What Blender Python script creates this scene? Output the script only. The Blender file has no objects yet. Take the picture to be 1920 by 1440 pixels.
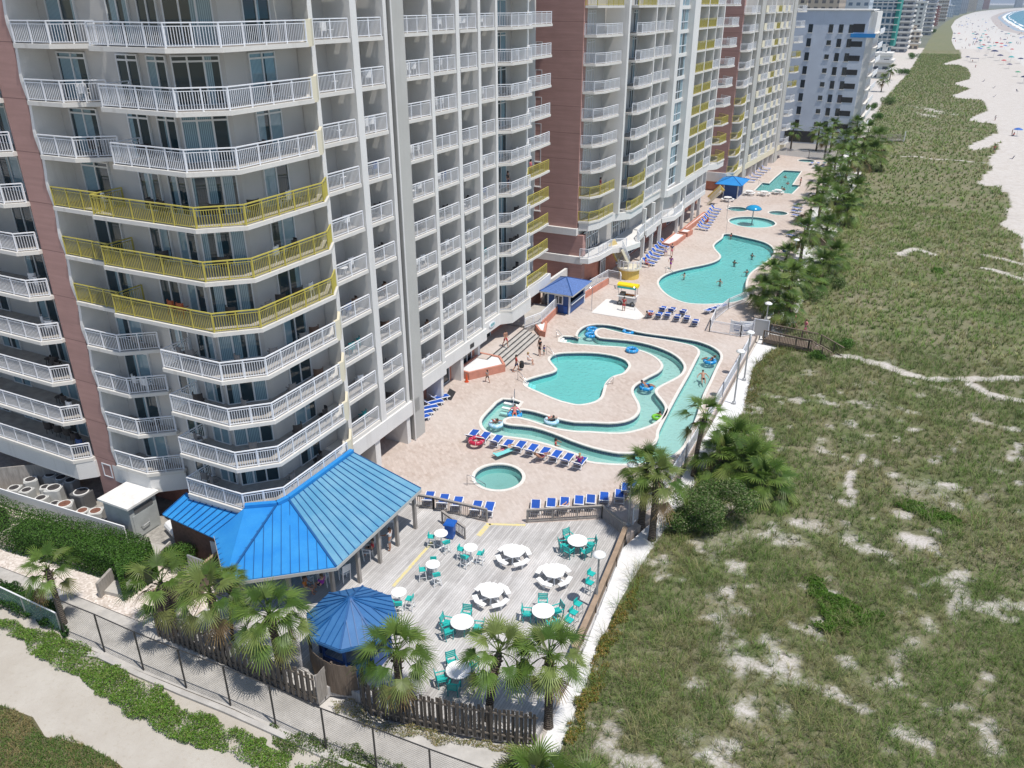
import bpy, bmesh, math, random
import numpy as np
from mathutils import Vector, Matrix
from mathutils.geometry import tessellate_polygon

R = math.radians
random.seed(7)
RNG = np.random.default_rng(11)
SC = bpy.context.scene
COL = SC.collection

# ------------------------------------------------------------------ camera
CAM_H = 30.8
CAM_F = 1510.0            # focal length in pixels of a 1920 px wide picture
CAM_HZ = 3.0
PITCH = math.atan((720 - CAM_HZ) / CAM_F)
YAW = math.atan((1790.0 - 960) / math.hypot(CAM_F, 720 - CAM_HZ))
cam_d = bpy.data.cameras.new('camera')
cam_d.sensor_width = 36.0
cam_d.lens = 36.0 * CAM_F / 1920
cam_d.clip_start = 0.5
cam_d.clip_end = 60000
cam = bpy.data.objects.new('camera', cam_d)
COL.objects.link(cam)
cam.location = (0, 0, CAM_H)
cam.rotation_euler = (math.pi / 2 - PITCH, 0, YAW)
SC.camera = cam

# ------------------------------------------------------------------ light
SUN_EL = R(67.5)
SUN_AZ = R(-14.0)         # from the +X (sea) side, slightly towards the viewer
world = bpy.data.worlds.new('World')
SC.world = world
world.use_nodes = True
wn = world.node_tree.nodes
wl = world.node_tree.links
sky = wn.new('ShaderNodeTexSky')
sky.sky_type = 'NISHITA'
sky.sun_disc = False
sky.sun_elevation = SUN_EL
sky.sun_rotation = math.pi / 2 - SUN_AZ
sky.air_density = 1.0
sky.dust_density = 0.6
sky.ozone_density = 1.5
bg = wn['Background']
bg.inputs['Strength'].default_value = 0.125
wl.new(sky.outputs['Color'], bg.inputs['Color'])
sun_d = bpy.data.lights.new('sun', 'SUN')
sun_d.energy = 4.3
sun_d.angle = R(0.5)
sun_d.color = (1.0, 0.955, 0.89)
sun = bpy.data.objects.new('sun', sun_d)
COL.objects.link(sun)
sdir = Vector((math.cos(SUN_EL) * math.cos(SUN_AZ), math.cos(SUN_EL) * math.sin(SUN_AZ), math.sin(SUN_EL)))
sun.rotation_euler = sdir.to_track_quat('Z', 'Y').to_euler()
SC.view_settings.view_transform = 'Standard'
SC.view_settings.look = 'None'
SC.view_settings.exposure = 0.04
SC.view_settings.gamma = 1.0
SC.cycles.max_bounces = 6
SC.cycles.diffuse_bounces = 3
SC.cycles.glossy_bounces = 2
SC.cycles.transparent_max_bounces = 8
SC.cycles.caustics_reflective = False
SC.cycles.caustics_refractive = False

# ------------------------------------------------------------------ picking real places
def ray(px, py):
    x = px - 960; y = 720 - py; z = CAM_F
    fw = z * math.cos(PITCH) + y * math.sin(PITCH)
    up = -z * math.sin(PITCH) + y * math.cos(PITCH)
    return (x * math.cos(YAW) - fw * math.sin(YAW), x * math.sin(YAW) + fw * math.cos(YAW), up)

def G(px, py, z=0.0):
    """the place on the level z that shows at this point of the photograph"""
    d = ray(px, py); t = (z - CAM_H) / d[2]
    return (d[0] * t, d[1] * t)

def GL(pts, z=0.0):
    return [G(x, y, z) for x, y in pts]

def zoomed(ox, oy, s):
    return lambda pts: [(ox + x / s, oy + y / s) for x, y in pts]

# ------------------------------------------------------------------ mesh helpers
class MB:
    def __init__(self):
        self.v = []; self.f = []; self.attr = None
    def add(self, vs, fs):
        b = len(self.v)
        self.v += [tuple(p) for p in vs]
        self.f += [tuple(b + i for i in f) for f in fs]
        return self
    def box(self, x0, x1, y0, y1, z0, z1):
        return self.add([(x0, y0, z0), (x1, y0, z0), (x1, y1, z0), (x0, y1, z0), (x0, y0, z1), (x1, y0, z1), (x1, y1, z1), (x0, y1, z1)],
                        [(0, 3, 2, 1), (4, 5, 6, 7), (0, 1, 5, 4), (1, 2, 6, 5), (2, 3, 7, 6), (3, 0, 4, 7)])
    def obox(self, c, size, ang=0.0, tilt=0.0, axis='X'):
        sx, sy, sz = [s / 2 for s in size]
        M = Matrix.Rotation(ang, 3, 'Z') @ Matrix.Rotation(tilt, 3, axis)
        vs = [M @ Vector((x, y, z)) + Vector(c) for z in (-sz, sz) for x, y in ((-sx, -sy), (sx, -sy), (sx, sy), (-sx, sy))]
        return self.add(vs, [(0, 3, 2, 1), (4, 5, 6, 7), (0, 1, 5, 4), (1, 2, 6, 5), (2, 3, 7, 6), (3, 0, 4, 7)])
    def bar(self, a, b, w, h=None, up=(0, 0, 1)):
        """a square bar between two points"""
        h = h or w
        a = Vector(a); b = Vector(b); d = (b - a).normalized(); u = Vector(up)
        if abs(d.dot(u)) > 0.99: u = Vector((1, 0, 0))
        s = d.cross(u).normalized() * (w / 2); t = s.cross(d).normalized() * (h / 2)
        vs = [p + q for p in (a, b) for q in (-s - t, s - t, s + t, -s + t)]
        return self.add(vs, [(0, 3, 2, 1), (4, 5, 6, 7), (0, 1, 5, 4), (1, 2, 6, 5), (2, 3, 7, 6), (3, 0, 4, 7)])
    def prism(self, poly, z0, z1, top=True, bottom=True):
        n = len(poly)
        if sum(poly[i][0] * poly[(i + 1) % n][1] - poly[(i + 1) % n][0] * poly[i][1] for i in range(n)) < 0:
            poly = poly[::-1]
        vs = [(x, y, z0) for x, y in poly] + [(x, y, z1) for x, y in poly]
        fs = [(i, (i + 1) % n, n + (i + 1) % n, n + i) for i in range(n)]
        if top: fs.append(tuple(range(n, 2 * n)))
        if bottom: fs.append(tuple(range(n - 1, -1, -1)))
        return self.add(vs, fs)
    def wall(self, line, z0, z1, th, closed=False):
        """a wall of the given thickness along a line in plan, centred on the line"""
        o = offset(line, th / 2, closed); i = offset(line, -th / 2, closed)
        n = len(line); vs = []; fs = []
        for k in range(n):
            vs += [(*o[k], z0), (*o[k], z1), (*i[k], z1), (*i[k], z0)]
        m = n if closed else n - 1
        for k in range(m):
            a = 4 * k; b = 4 * ((k + 1) % n)
            for j in range(4):
                fs.append((a + j, b + j, b + (j + 1) % 4, a + (j + 1) % 4))
        if not closed:
            fs += [(3, 2, 1, 0), (4 * n - 4, 4 * n - 3, 4 * n - 2, 4 * n - 1)]
        return self.add(vs, fs)
    def tube(self, pts, r, n=6, caps=True):
        pts = [Vector(p) for p in pts]; rs = r if isinstance(r, (list, tuple)) else [r] * len(pts)
        vs = []; fs = []; prev = None
        for k, p in enumerate(pts):
            d = (pts[min(k + 1, len(pts) - 1)] - pts[max(k - 1, 0)])
            d = d.normalized() if d.length > 1e-9 else Vector((0, 0, 1))
            if prev is None:
                prev = d.orthogonal().normalized()
            u = (prev - d * prev.dot(d))
            u = u.normalized() if u.length > 1e-6 else d.orthogonal().normalized()
            prev = u; w = d.cross(u)
            for j in range(n):
                a = 2 * math.pi * j / n
                vs.append(p + (u * math.cos(a) + w * math.sin(a)) * rs[k])
        for k in range(len(pts) - 1):
            for j in range(n):
                fs.append((k * n + j, k * n + (j + 1) % n, (k + 1) * n + (j + 1) % n, (k + 1) * n + j))
        if caps:
            fs.append(tuple(range(n - 1, -1, -1))); fs.append(tuple((len(pts) - 1) * n + j for j in range(n)))
        return self.add(vs, fs)
    def lathe(self, prof, n=16, c=(0, 0, 0), sx=1, sy=1):
        vs = []; fs = []
        for r, z in prof:
            for j in range(n):
                a = 2 * math.pi * j / n
                vs.append((c[0] + r * math.cos(a) * sx, c[1] + r * math.sin(a) * sy, c[2] + z))
        for k in range(len(prof) - 1):
            for j in range(n):
                fs.append((k * n + j, k * n + (j + 1) % n, (k + 1) * n + (j + 1) % n, (k + 1) * n + j))
        if prof[0][0] > 1e-6: fs.append(tuple(range(n - 1, -1, -1)))
        if prof[-1][0] > 1e-6: fs.append(tuple((len(prof) - 1) * n + j for j in range(n)))
        return self.add(vs, fs)
    def torus(self, c, R0, r, n=20, m=8, tilt=None):
        vs = []; fs = []
        for i in range(n):
            a = 2 * math.pi * i / n
            for j in range(m):
                b = 2 * math.pi * j / m
                vs.append(Vector(((R0 + r * math.cos(b)) * math.cos(a), (R0 + r * math.cos(b)) * math.sin(a), r * math.sin(b))))
        if tilt: vs = [tilt @ v for v in vs]
        vs = [v + Vector(c) for v in vs]
        for i in range(n):
            for j in range(m):
                fs.append((i * m + j, ((i + 1) % n) * m + j, ((i + 1) % n) * m + (j + 1) % m, i * m + (j + 1) % m))
        return self.add(vs, fs)
    def ball(self, c, rx, ry=None, rz=None, n=10, m=7):
        ry = ry or rx; rz = rz or rx
        prof = [(math.sin(math.pi * k / m), -math.cos(math.pi * k / m)) for k in range(m + 1)]
        vs = []; fs = []
        for r, z in prof:
            for j in range(n):
                a = 2 * math.pi * j / n
                vs.append((c[0] + rx * r * math.cos(a), c[1] + ry * r * math.sin(a), c[2] + rz * z))
        for k in range(m):
            for j in range(n):
                fs.append((k * n + j, k * n + (j + 1) % n, (k + 1) * n + (j + 1) % n, (k + 1) * n + j))
        return self.add(vs, fs)
    def xform(self, M):
        self.v = [tuple(M @ Vector(p)) for p in self.v]; return self
    def mesh(self, name, mat, smooth=False):
        me = bpy.data.meshes.new(name)
        me.from_pydata(self.v, [], self.f)
        if smooth: me.polygons.foreach_set('use_smooth', [True] * len(me.polygons))
        if mat: me.materials.append(mat)
        me.update()
        return me
    def build(self, name, mat, parent=None, loc=None, smooth=False):
        o = bpy.data.objects.new(name, self.mesh(name, mat, smooth))
        COL.objects.link(o)
        if parent: o.parent = parent
        if loc: o.location = loc
        return o

def offset(line, d, closed=False):
    n = len(line); out = []
    for k in range(n):
        p = Vector(line[k][:2])
        if closed: a = Vector(line[k - 1][:2]); b = Vector(line[(k + 1) % n][:2])
        else: a = Vector(line[max(k - 1, 0)][:2]); b = Vector(line[min(k + 1, n - 1)][:2])
        d1 = (p - a); d2 = (b - p)
        d1 = d1.normalized() if d1.length > 1e-9 else d2.normalized()
        d2 = d2.normalized() if d2.length > 1e-9 else d1
        n1 = Vector((-d1.y, d1.x)); n2 = Vector((-d2.y, d2.x))
        m = n1 + n2
        m = m.normalized() if m.length > 1e-6 else n1
        c = max(0.35, m.dot(n1))
        q = p + m * (d / c)
        out.append((q.x, q.y))
    return out

def spline(pts, per=6, closed=True):
    """a smooth line through the points"""
    P = [np.array(p[:2], float) for p in pts]; n = len(P); out = []
    rng = range(n) if closed else range(n - 1)
    for i in rng:
        p0, p1, p2, p3 = (P[(i + k) % n] if closed else P[min(max(i + k, 0), n - 1)] for k in (-1, 0, 1, 2))
        for j in range(per):
            t = j / per
            q = 0.5 * (2 * p1 + (p2 - p0) * t + (2 * p0 - 5 * p1 + 4 * p2 - p3) * t * t + (3 * p1 - p0 - 3 * p2 + p3) * t ** 3)
            out.append((float(q[0]), float(q[1])))
    if not closed: out.append(tuple(map(float, P[-1])))
    return out

def resample(line, step):
    out = [line[0]]; acc = 0
    for a, b in zip(line[:-1], line[1:]):
        L = math.hypot(b[0] - a[0], b[1] - a[1]); t = step - acc
        while t <= L:
            out.append((a[0] + (b[0] - a[0]) * t / L, a[1] + (b[1] - a[1]) * t / L)); t += step
        acc = (acc + L) % step
    return out

def flat(polys, z):
    """a level sheet: first polygon is the outline, the others are holes"""
    loops = [[Vector((x, y, 0)) for x, y in p] for p in polys]
    tris = tessellate_polygon(loops)
    vs = [(v.x, v.y, z) for l in loops for v in l]
    fs = []
    for a, b, c in tris:
        A, B, Cc = vs[a], vs[b], vs[c]
        s = (B[0] - A[0]) * (Cc[1] - A[1]) - (B[1] - A[1]) * (Cc[0] - A[0])
        if abs(s) < 1e-9: continue
        fs.append((a, b, c) if s > 0 else (a, c, b))
    m = MB(); m.add(vs, fs); return m

# ------------------------------------------------------------------ scene graph helpers
def tag(o, label=None, cat=None, group=None, kind=None):
    if label: o['label'] = label
    if cat: o['category'] = cat
    if group: o['group'] = group
    if kind: o['kind'] = kind
    return o

def thing(name, label, cat, loc=(0, 0, 0), rz=0.0, group=None):
    o = bpy.data.objects.new(name, None); COL.objects.link(o)
    o.empty_display_size = 0.2
    o.location = loc; o.rotation_euler = (0, 0, rz)
    return tag(o, label, cat, group)

def copy_tree(o, parent=None):
    c = o.copy(); COL.objects.link(c)
    if parent: c.parent = parent
    for ch in KIDS(o): copy_tree(ch, c)
    return c

def KIDS(o):
    return list(o.children)

def clone(proto, loc, rz=0.0, label=None, group=None, scale=None, used=set()):
    """the first call moves the model itself, later calls copy it and its parts"""
    o = proto if proto.name not in used else copy_tree(proto)
    used.add(proto.name)
    o.location = loc; o.rotation_euler = (0, 0, rz)
    if scale: o.scale = (scale, scale, scale) if not isinstance(scale, tuple) else scale
    if label: o['label'] = label
    if group: o['group'] = group
    return o

ORD = ['first', 'second', 'third', 'fourth', 'fifth', 'sixth', 'seventh', 'eighth', 'ninth', 'tenth', 'eleventh', 'twelfth',
       'thirteenth', 'fourteenth', 'fifteenth', 'sixteenth', 'seventeenth', 'eighteenth', 'nineteenth', 'twentieth']

# ------------------------------------------------------------------ value noise (for shapes and patches)
def _hash(ix, iy, s):
    h = (ix.astype(np.int64) * 374761393 + iy.astype(np.int64) * 668265263 + s * 974634777) & 0x7fffffff
    h = ((h ^ (h >> 13)) * 1274126177) & 0x7fffffff
    return ((h ^ (h >> 16)) & 0xffff) / 65535.0
def vnoise(x, y, s=0):
    x = np.asarray(x, float); y = np.asarray(y, float)
    ix = np.floor(x); iy = np.floor(y); fx = x - ix; fy = y - iy
    fx = fx * fx * (3 - 2 * fx); fy = fy * fy * (3 - 2 * fy)
    a = _hash(ix, iy, s); b = _hash(ix + 1, iy, s); c = _hash(ix, iy + 1, s); d = _hash(ix + 1, iy + 1, s)
    return (a * (1 - fx) + b * fx) * (1 - fy) + (c * (1 - fx) + d * fx) * fy
def fbm(x, y, s=0, o=4):
    t = 0; a = 0.5; f = 1.0; n = 0
    for k in range(o):
        t = t + a * vnoise(np.asarray(x) * f + 17.3 * k, np.asarray(y) * f - 9.1 * k, s + k); n += a; a *= 0.5; f *= 2.03
    return t / n
def inside(px, py, poly):
    px = np.asarray(px, float); py = np.asarray(py, float); r = np.zeros(px.shape, bool); n = len(poly)
    for i in range(n):
        x1, y1 = poly[i]; x2, y2 = poly[(i + 1) % n]
        if y1 == y2: continue
        c = ((y1 > py) != (y2 > py)) & (px < (x2 - x1) * (py - y1) / (y2 - y1) + x1)
        r ^= c
    return r
def dist_line(px, py, line):
    d = np.full(np.shape(px), 1e9)
    for (ax, ay), (bx, by) in zip(line[:-1], line[1:]):
        L2 = (bx - ax) ** 2 + (by - ay) ** 2 + 1e-12
        t = np.clip(((px - ax) * (bx - ax) + (py - ay) * (by - ay)) / L2, 0, 1)
        d = np.minimum(d, np.hypot(px - ax - t * (bx - ax), py - ay - t * (by - ay)))
    return d
# ------------------------------------------------------------------ materials
def mat(name, col, rough=0.7, metal=0.0, var=0.0, scale=3.0, bump=0.0, bscale=40.0, spec=0.5, var2=None, stretch=None, orand=0.0):
    """a plain material whose colour drifts a little over the surface"""
    m = bpy.data.materials.new(name); m.use_nodes = True
    nt = m.node_tree; N = nt.nodes; L = nt.links
    b = N['Principled BSDF']
    b.inputs['Base Color'].default_value = (*col, 1); b.inputs['Roughness'].default_value = rough
    b.inputs['Metallic'].default_value = metal; b.inputs['Specular IOR Level'].default_value = spec
    tc = N.new('ShaderNodeTexCoord'); vec = tc.outputs['Object']
    if stretch:
        mp = N.new('ShaderNodeMapping'); mp.inputs['Scale'].default_value = stretch
        L.new(vec, mp.inputs['Vector']); vec = mp.outputs['Vector']
    out = None
    if var:
        nz = N.new('ShaderNodeTexNoise'); nz.inputs['Scale'].default_value = scale; nz.inputs['Detail'].default_value = 6
        nz.inputs['Roughness'].default_value = 0.65
        L.new(vec, nz.inputs['Vector'])
        rmp = N.new('ShaderNodeMapRange'); rmp.inputs['From Min'].default_value = 0.3; rmp.inputs['From Max'].default_value = 0.7
        L.new(nz.outputs['Fac'], rmp.inputs['Value'])
        mx = N.new('ShaderNodeMix'); mx.data_type = 'RGBA'
        c2 = var2 or tuple(max(0, c * (1 - var)) for c in col)
        c1 = tuple(min(1, c * (1 + var * 0.5)) for c in col)
        mx.inputs['A'].default_value = (*c2, 1); mx.inputs['B'].default_value = (*c1, 1)
        L.new(rmp.outputs['Result'], mx.inputs['Factor'])
        out = mx.outputs['Result']
    if orand:
        oi = N.new('ShaderNodeObjectInfo'); hs = N.new('ShaderNodeHueSaturation')
        mr = N.new('ShaderNodeMapRange'); mr.inputs['To Min'].default_value = 1 - orand; mr.inputs['To Max'].default_value = 1 + orand
        L.new(oi.outputs['Random'], mr.inputs['Value']); L.new(mr.outputs['Result'], hs.inputs['Value'])
        if out: L.new(out, hs.inputs['Color'])
        else: hs.inputs['Color'].default_value = (*col, 1)
        out = hs.outputs['Color']
    if out: L.new(out, b.inputs['Base Color'])
    if bump:
        n2 = N.new('ShaderNodeTexNoise'); n2.inputs['Scale'].default_value = bscale; n2.inputs['Detail'].default_value = 4
        L.new(vec, n2.inputs['Vector'])
        bp = N.new('ShaderNodeBump'); bp.inputs['Strength'].default_value = bump; bp.inputs['Distance'].default_value = 0.05
        L.new(n2.outputs['Fac'], bp.inputs['Height']); L.new(bp.outputs['Normal'], b.inputs['Normal'])
    return m

def graph(m):
    nt = m.node_tree; return nt.nodes, nt.links, nt.nodes['Principled BSDF']
def mixc(N, L, fac, a, b, mode='MIX'):
    mx = N.new('ShaderNodeMix'); mx.data_type = 'RGBA'; mx.blend_type = mode
    for v, k in ((a, 'A'), (b, 'B')):
        if isinstance(v, tuple): mx.inputs[k].default_value = (*v, 1)
        else: L.new(v, mx.inputs[k])
    if isinstance(fac, (int, float)): mx.inputs['Factor'].default_value = fac
    else: L.new(fac, mx.inputs['Factor'])
    return mx.outputs['Result']
def rng(N, L, v, a, b, c=0.0, d=1.0):
    r = N.new('ShaderNodeMapRange'); L.new(v, r.inputs['Value'])
    for k, x in zip(('From Min', 'From Max', 'To Min', 'To Max'), (a, b, c, d)): r.inputs[k].default_value = x
    return r.outputs['Result']
def noise(N, L, vec, scale, detail=4, rough=0.6):
    n = N.new('ShaderNodeTexNoise'); n.inputs['Scale'].default_value = scale; n.inputs['Detail'].default_value = detail
    n.inputs['Roughness'].default_value = rough; L.new(vec, n.inputs['Vector']); return n.outputs['Fac']
def mapped(N, L, vec, s=(1, 1, 1), rot=(0, 0, 0)):
    mp = N.new('ShaderNodeMapping'); mp.inputs['Scale'].default_value = s; mp.inputs['Rotation'].default_value = rot
    L.new(vec, mp.inputs['Vector']); return mp.outputs['Vector']
def obj_xyz(N, L):
    tc = N.new('ShaderNodeTexCoord'); sx = N.new('ShaderNodeSeparateXYZ'); L.new(tc.outputs['Object'], sx.inputs['Vector'])
    return tc.outputs['Object'], sx.outputs
def mth(N, L, op, a, b=None):
    n = N.new('ShaderNodeMath'); n.operation = op
    for i, v in enumerate((a, b)):
        if v is None: continue
        if isinstance(v, (int, float)): n.inputs[i].default_value = v
        else: L.new(v, n.inputs[i])
    return n.outputs[0]

M = {}
def stucco(name, col, dirt):
    m = mat(name, col, rough=0.85, spec=0.25); N, L, b = graph(m)
    v, o = obj_xyz(N, L)
    n1 = noise(N, L, v, 0.35, 5); n2 = noise(N, L, mapped(N, L, v, (1.6, 1.6, 0.12)), 1.0, 6, 0.7); n3 = noise(N, L, v, 14, 3)
    c = mixc(N, L, rng(N, L, n1, 0.35, 0.7), tuple(x * 0.9 for x in col), col)
    c = mixc(N, L, rng(N, L, n2, 0.56, 0.78, 0, 0.55), c, dirt)
    c = mixc(N, L, rng(N, L, n3, 0.3, 0.7, 0, 0.12), c, dirt)
    L.new(c, b.inputs['Base Color'])
    bp = N.new('ShaderNodeBump'); bp.inputs['Strength'].default_value = 0.25; bp.inputs['Distance'].default_value = 0.02
    L.new(n3, bp.inputs['Height']); L.new(bp.outputs['Normal'], b.inputs['Normal'])
    return m
M['white'] = stucco('white_stucco', (0.75, 0.735, 0.71), (0.5, 0.475, 0.44))
M['slab'] = stucco('balcony_concrete', (0.7, 0.675, 0.63), (0.42, 0.38, 0.33))
M['wall'] = stucco('balcony_wall_stucco', (0.56, 0.54, 0.515), (0.44, 0.41, 0.38))
M['cream'] = stucco('cream_stucco', (0.74, 0.68, 0.52), (0.55, 0.47, 0.33))
M['greyblue'] = stucco('blue_grey_stucco', (0.60, 0.655, 0.75), (0.42, 0.475, 0.57))
M['greypil'] = stucco('grey_stucco', (0.5, 0.49, 0.46), (0.36, 0.34, 0.31))

def pink(name, col):
    m = mat(name, col, rough=0.9, spec=0.2); N, L, b = graph(m)
    v, o = obj_xyz(N, L)
    st = noise(N, L, mapped(N, L, v, (0.25, 0.25, 3.5)), 1.0, 5, 0.7); n = noise(N, L, v, 0.5, 4)
    c = mixc(N, L, rng(N, L, st, 0.3, 0.72), tuple(x * 0.84 for x in col), tuple(x * 1.08 for x in col))
    c = mixc(N, L, rng(N, L, n, 0.45, 0.75, 0, 0.35), c, tuple(x * 0.7 for x in col))
    f = mth(N, L, 'FRACT', mth(N, L, 'DIVIDE', mth(N, L, 'ADD', o[2], 1.9), 2.8))
    c = mixc(N, L, mth(N, L, 'LESS_THAN', f, 0.016), c, tuple(x * 0.5 for x in col))
    L.new(c, b.inputs['Base Color']); return m
M['pink'] = pink('pink_stucco', (0.44, 0.265, 0.235))
M['salmon'] = mat('salmon_stucco', (0.55, 0.24, 0.17), 0.85, var=0.2, scale=1.5)

M['rail'] = mat('white_railing_paint', (0.78, 0.79, 0.82), 0.4, var=0.08, scale=2)
M['railY'] = mat('yellow_railing_paint', (0.50, 0.43, 0.085), 0.45, var=0.15, scale=2)
M['yellow'] = mat('yellow_wall_paint', (0.72, 0.52, 0.13), 0.7, var=0.12, scale=1.0)
M['floor'] = mat('balcony_floor_coating', (0.38, 0.355, 0.325), 0.85, var=0.3, scale=1.5)
M['frame'] = mat('window_frame_paint', (0.66, 0.67, 0.68), 0.45)
M['frameblue'] = mat('pale_window_frame', (0.74, 0.77, 0.8), 0.4)
M['bluetrim'] = mat('blue_trim_paint', (0.05, 0.11, 0.26), 0.5)

def glass(name, curtain=True):
    m = mat(name, (0.02, 0.035, 0.045), 0.06, spec=0.8); N, L, b = graph(m)
    v, o = obj_xyz(N, L); oi = N.new('ShaderNodeObjectInfo'); r = oi.outputs['Random']
    if curtain:
        fold = N.new('ShaderNodeTexWave'); fold.bands_direction = 'X'; fold.inputs['Scale'].default_value = 3.3
        fold.inputs['Distortion'].default_value = 1.2; fold.inputs['Detail'].default_value = 2
        L.new(mapped(N, L, v, (1, 1, 0.06)), fold.inputs['Vector'])
        cur = mixc(N, L, fold.outputs['Fac'], (0.10, 0.18, 0.225), (0.31, 0.44, 0.50))
        # some rooms have their curtain drawn over part of the pane
        edge = mth(N, L, 'ADD', mth(N, L, 'MULTIPLY', mth(N, L, 'FRACT', mth(N, L, 'MULTIPLY', r, 7.13)), 1.5), -0.75)
        side = mth(N, L, 'GREATER_THAN', mth(N, L, 'MULTIPLY', mth(N, L, 'SUBTRACT', o[0], edge), mth(N, L, 'SUBTRACT', mth(N, L, 'MULTIPLY', mth(N, L, 'GREATER_THAN', mth(N, L, 'FRACT', mth(N, L, 'MULTIPLY', r, 3.7)), 0.5), 2.0), 1.0)), 0.0)
        L.new(mixc(N, L, side, (0.018, 0.04, 0.052), cur), b.inputs['Base Color'])
    return m
M['glass'] = glass('window_glass')
M['glassb'] = glass('sea_blue_window_glass'); 
_N, _L, _b = graph(M['glassb']); _b.inputs['Base Color'].default_value = (0.05, 0.12, 0.17, 1)
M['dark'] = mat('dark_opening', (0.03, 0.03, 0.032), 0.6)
M['darkglass'] = mat('dark_shop_glass', (0.02, 0.028, 0.035), 0.08, spec=0.8)

def pavers():
    m = mat('brick_pavers', (0.5, 0.42, 0.36), 0.85, spec=0.25); N, L, b = graph(m)
    v, o = obj_xyz(N, L)
    br = N.new('ShaderNodeTexBrick'); L.new(mapped(N, L, v, (1, 1, 1), (0, 0, R(45))), br.inputs['Vector'])
    br.inputs['Scale'].default_value = 1.0; br.inputs['Brick Width'].default_value = 0.42; br.inputs['Row Height'].default_value = 0.21
    br.inputs['Mortar Size'].default_value = 0.012; br.inputs['Bias'].default_value = 0.0
    br.inputs['Color1'].default_value = (0.54, 0.45, 0.40, 1); br.inputs['Color2'].default_value = (0.40, 0.31, 0.26, 1)
    br.inputs['Mortar'].default_value = (0.40, 0.34, 0.29, 1)
    n1 = noise(N, L, v, 0.13, 5, 0.6); n2 = noise(N, L, v, 2.6, 5, 0.7); n3 = noise(N, L, v, 0.5, 4)
    c = mixc(N, L, rng(N, L, n2, 0.3, 0.75, 0.0, 0.75), br.outputs['Color'], (0.55, 0.48, 0.43))
    c = mixc(N, L, rng(N, L, n1, 0.42, 0.68, 0, 0.6), c, (0.58, 0.53, 0.49))
    c = mixc(N, L, rng(N, L, n3, 0.55, 0.8, 0, 0.5), c, (0.44, 0.36, 0.30))
    L.new(c, b.inputs['Base Color']); return m
M['paver'] = pavers()
M['coping'] = mat('white_pool_coping', (0.70, 0.67, 0.62), 0.7, var=0.12, scale=3)
def tiles():
    m = mat('navy_waterline_tile', (0.02, 0.05, 0.11), 0.25); N, L, b = graph(m)
    v, o = obj_xyz(N, L)
    u = mth(N, L, 'ADD', o[0], o[1])
    g = mth(N, L, 'MAXIMUM', mth(N, L, 'LESS_THAN', mth(N, L, 'FRACT', mth(N, L, 'MULTIPLY', u, 4.5)), 0.13), mth(N, L, 'LESS_THAN', mth(N, L, 'FRACT', mth(N, L, 'MULTIPLY', o[2], 5.5)), 0.13))
    c = mixc(N, L, g, (0.018, 0.045, 0.11), (0.11, 0.15, 0.21))
    below = mth(N, L, 'LESS_THAN', o[2], -0.36)
    L.new(mixc(N, L, below, c, (0.50, 0.80, 0.78)), b.inputs['Base Color']); return m
M['tile'] = tiles()
def caustic_plaster():
    m = mat('aqua_pool_plaster_painted_caustics', (0.66, 0.92, 0.90), 0.7); N, L, b = graph(m); v, o = obj_xyz(N, L)
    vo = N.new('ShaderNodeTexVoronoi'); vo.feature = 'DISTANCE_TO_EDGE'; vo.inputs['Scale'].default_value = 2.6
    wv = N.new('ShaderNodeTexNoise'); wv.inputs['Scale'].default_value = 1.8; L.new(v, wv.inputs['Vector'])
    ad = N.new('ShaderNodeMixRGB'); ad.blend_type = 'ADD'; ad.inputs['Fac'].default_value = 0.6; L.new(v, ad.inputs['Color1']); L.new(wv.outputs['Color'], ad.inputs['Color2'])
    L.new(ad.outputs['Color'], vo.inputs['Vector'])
    c = mixc(N, L, rng(N, L, vo.outputs['Distance'], 0.0, 0.16), (0.90, 0.98, 0.95), (0.50, 0.83, 0.82))  # pale web of lines imitates water caustics, painted into the floor colour
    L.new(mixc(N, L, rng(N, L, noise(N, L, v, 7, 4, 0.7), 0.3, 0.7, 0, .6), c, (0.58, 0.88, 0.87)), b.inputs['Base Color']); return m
M['caustic_plaster'] = caustic_plaster()
M['step'] = mat('white_pool_step', (0.78, 0.82, 0.8), 0.6, var=0.08)
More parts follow.
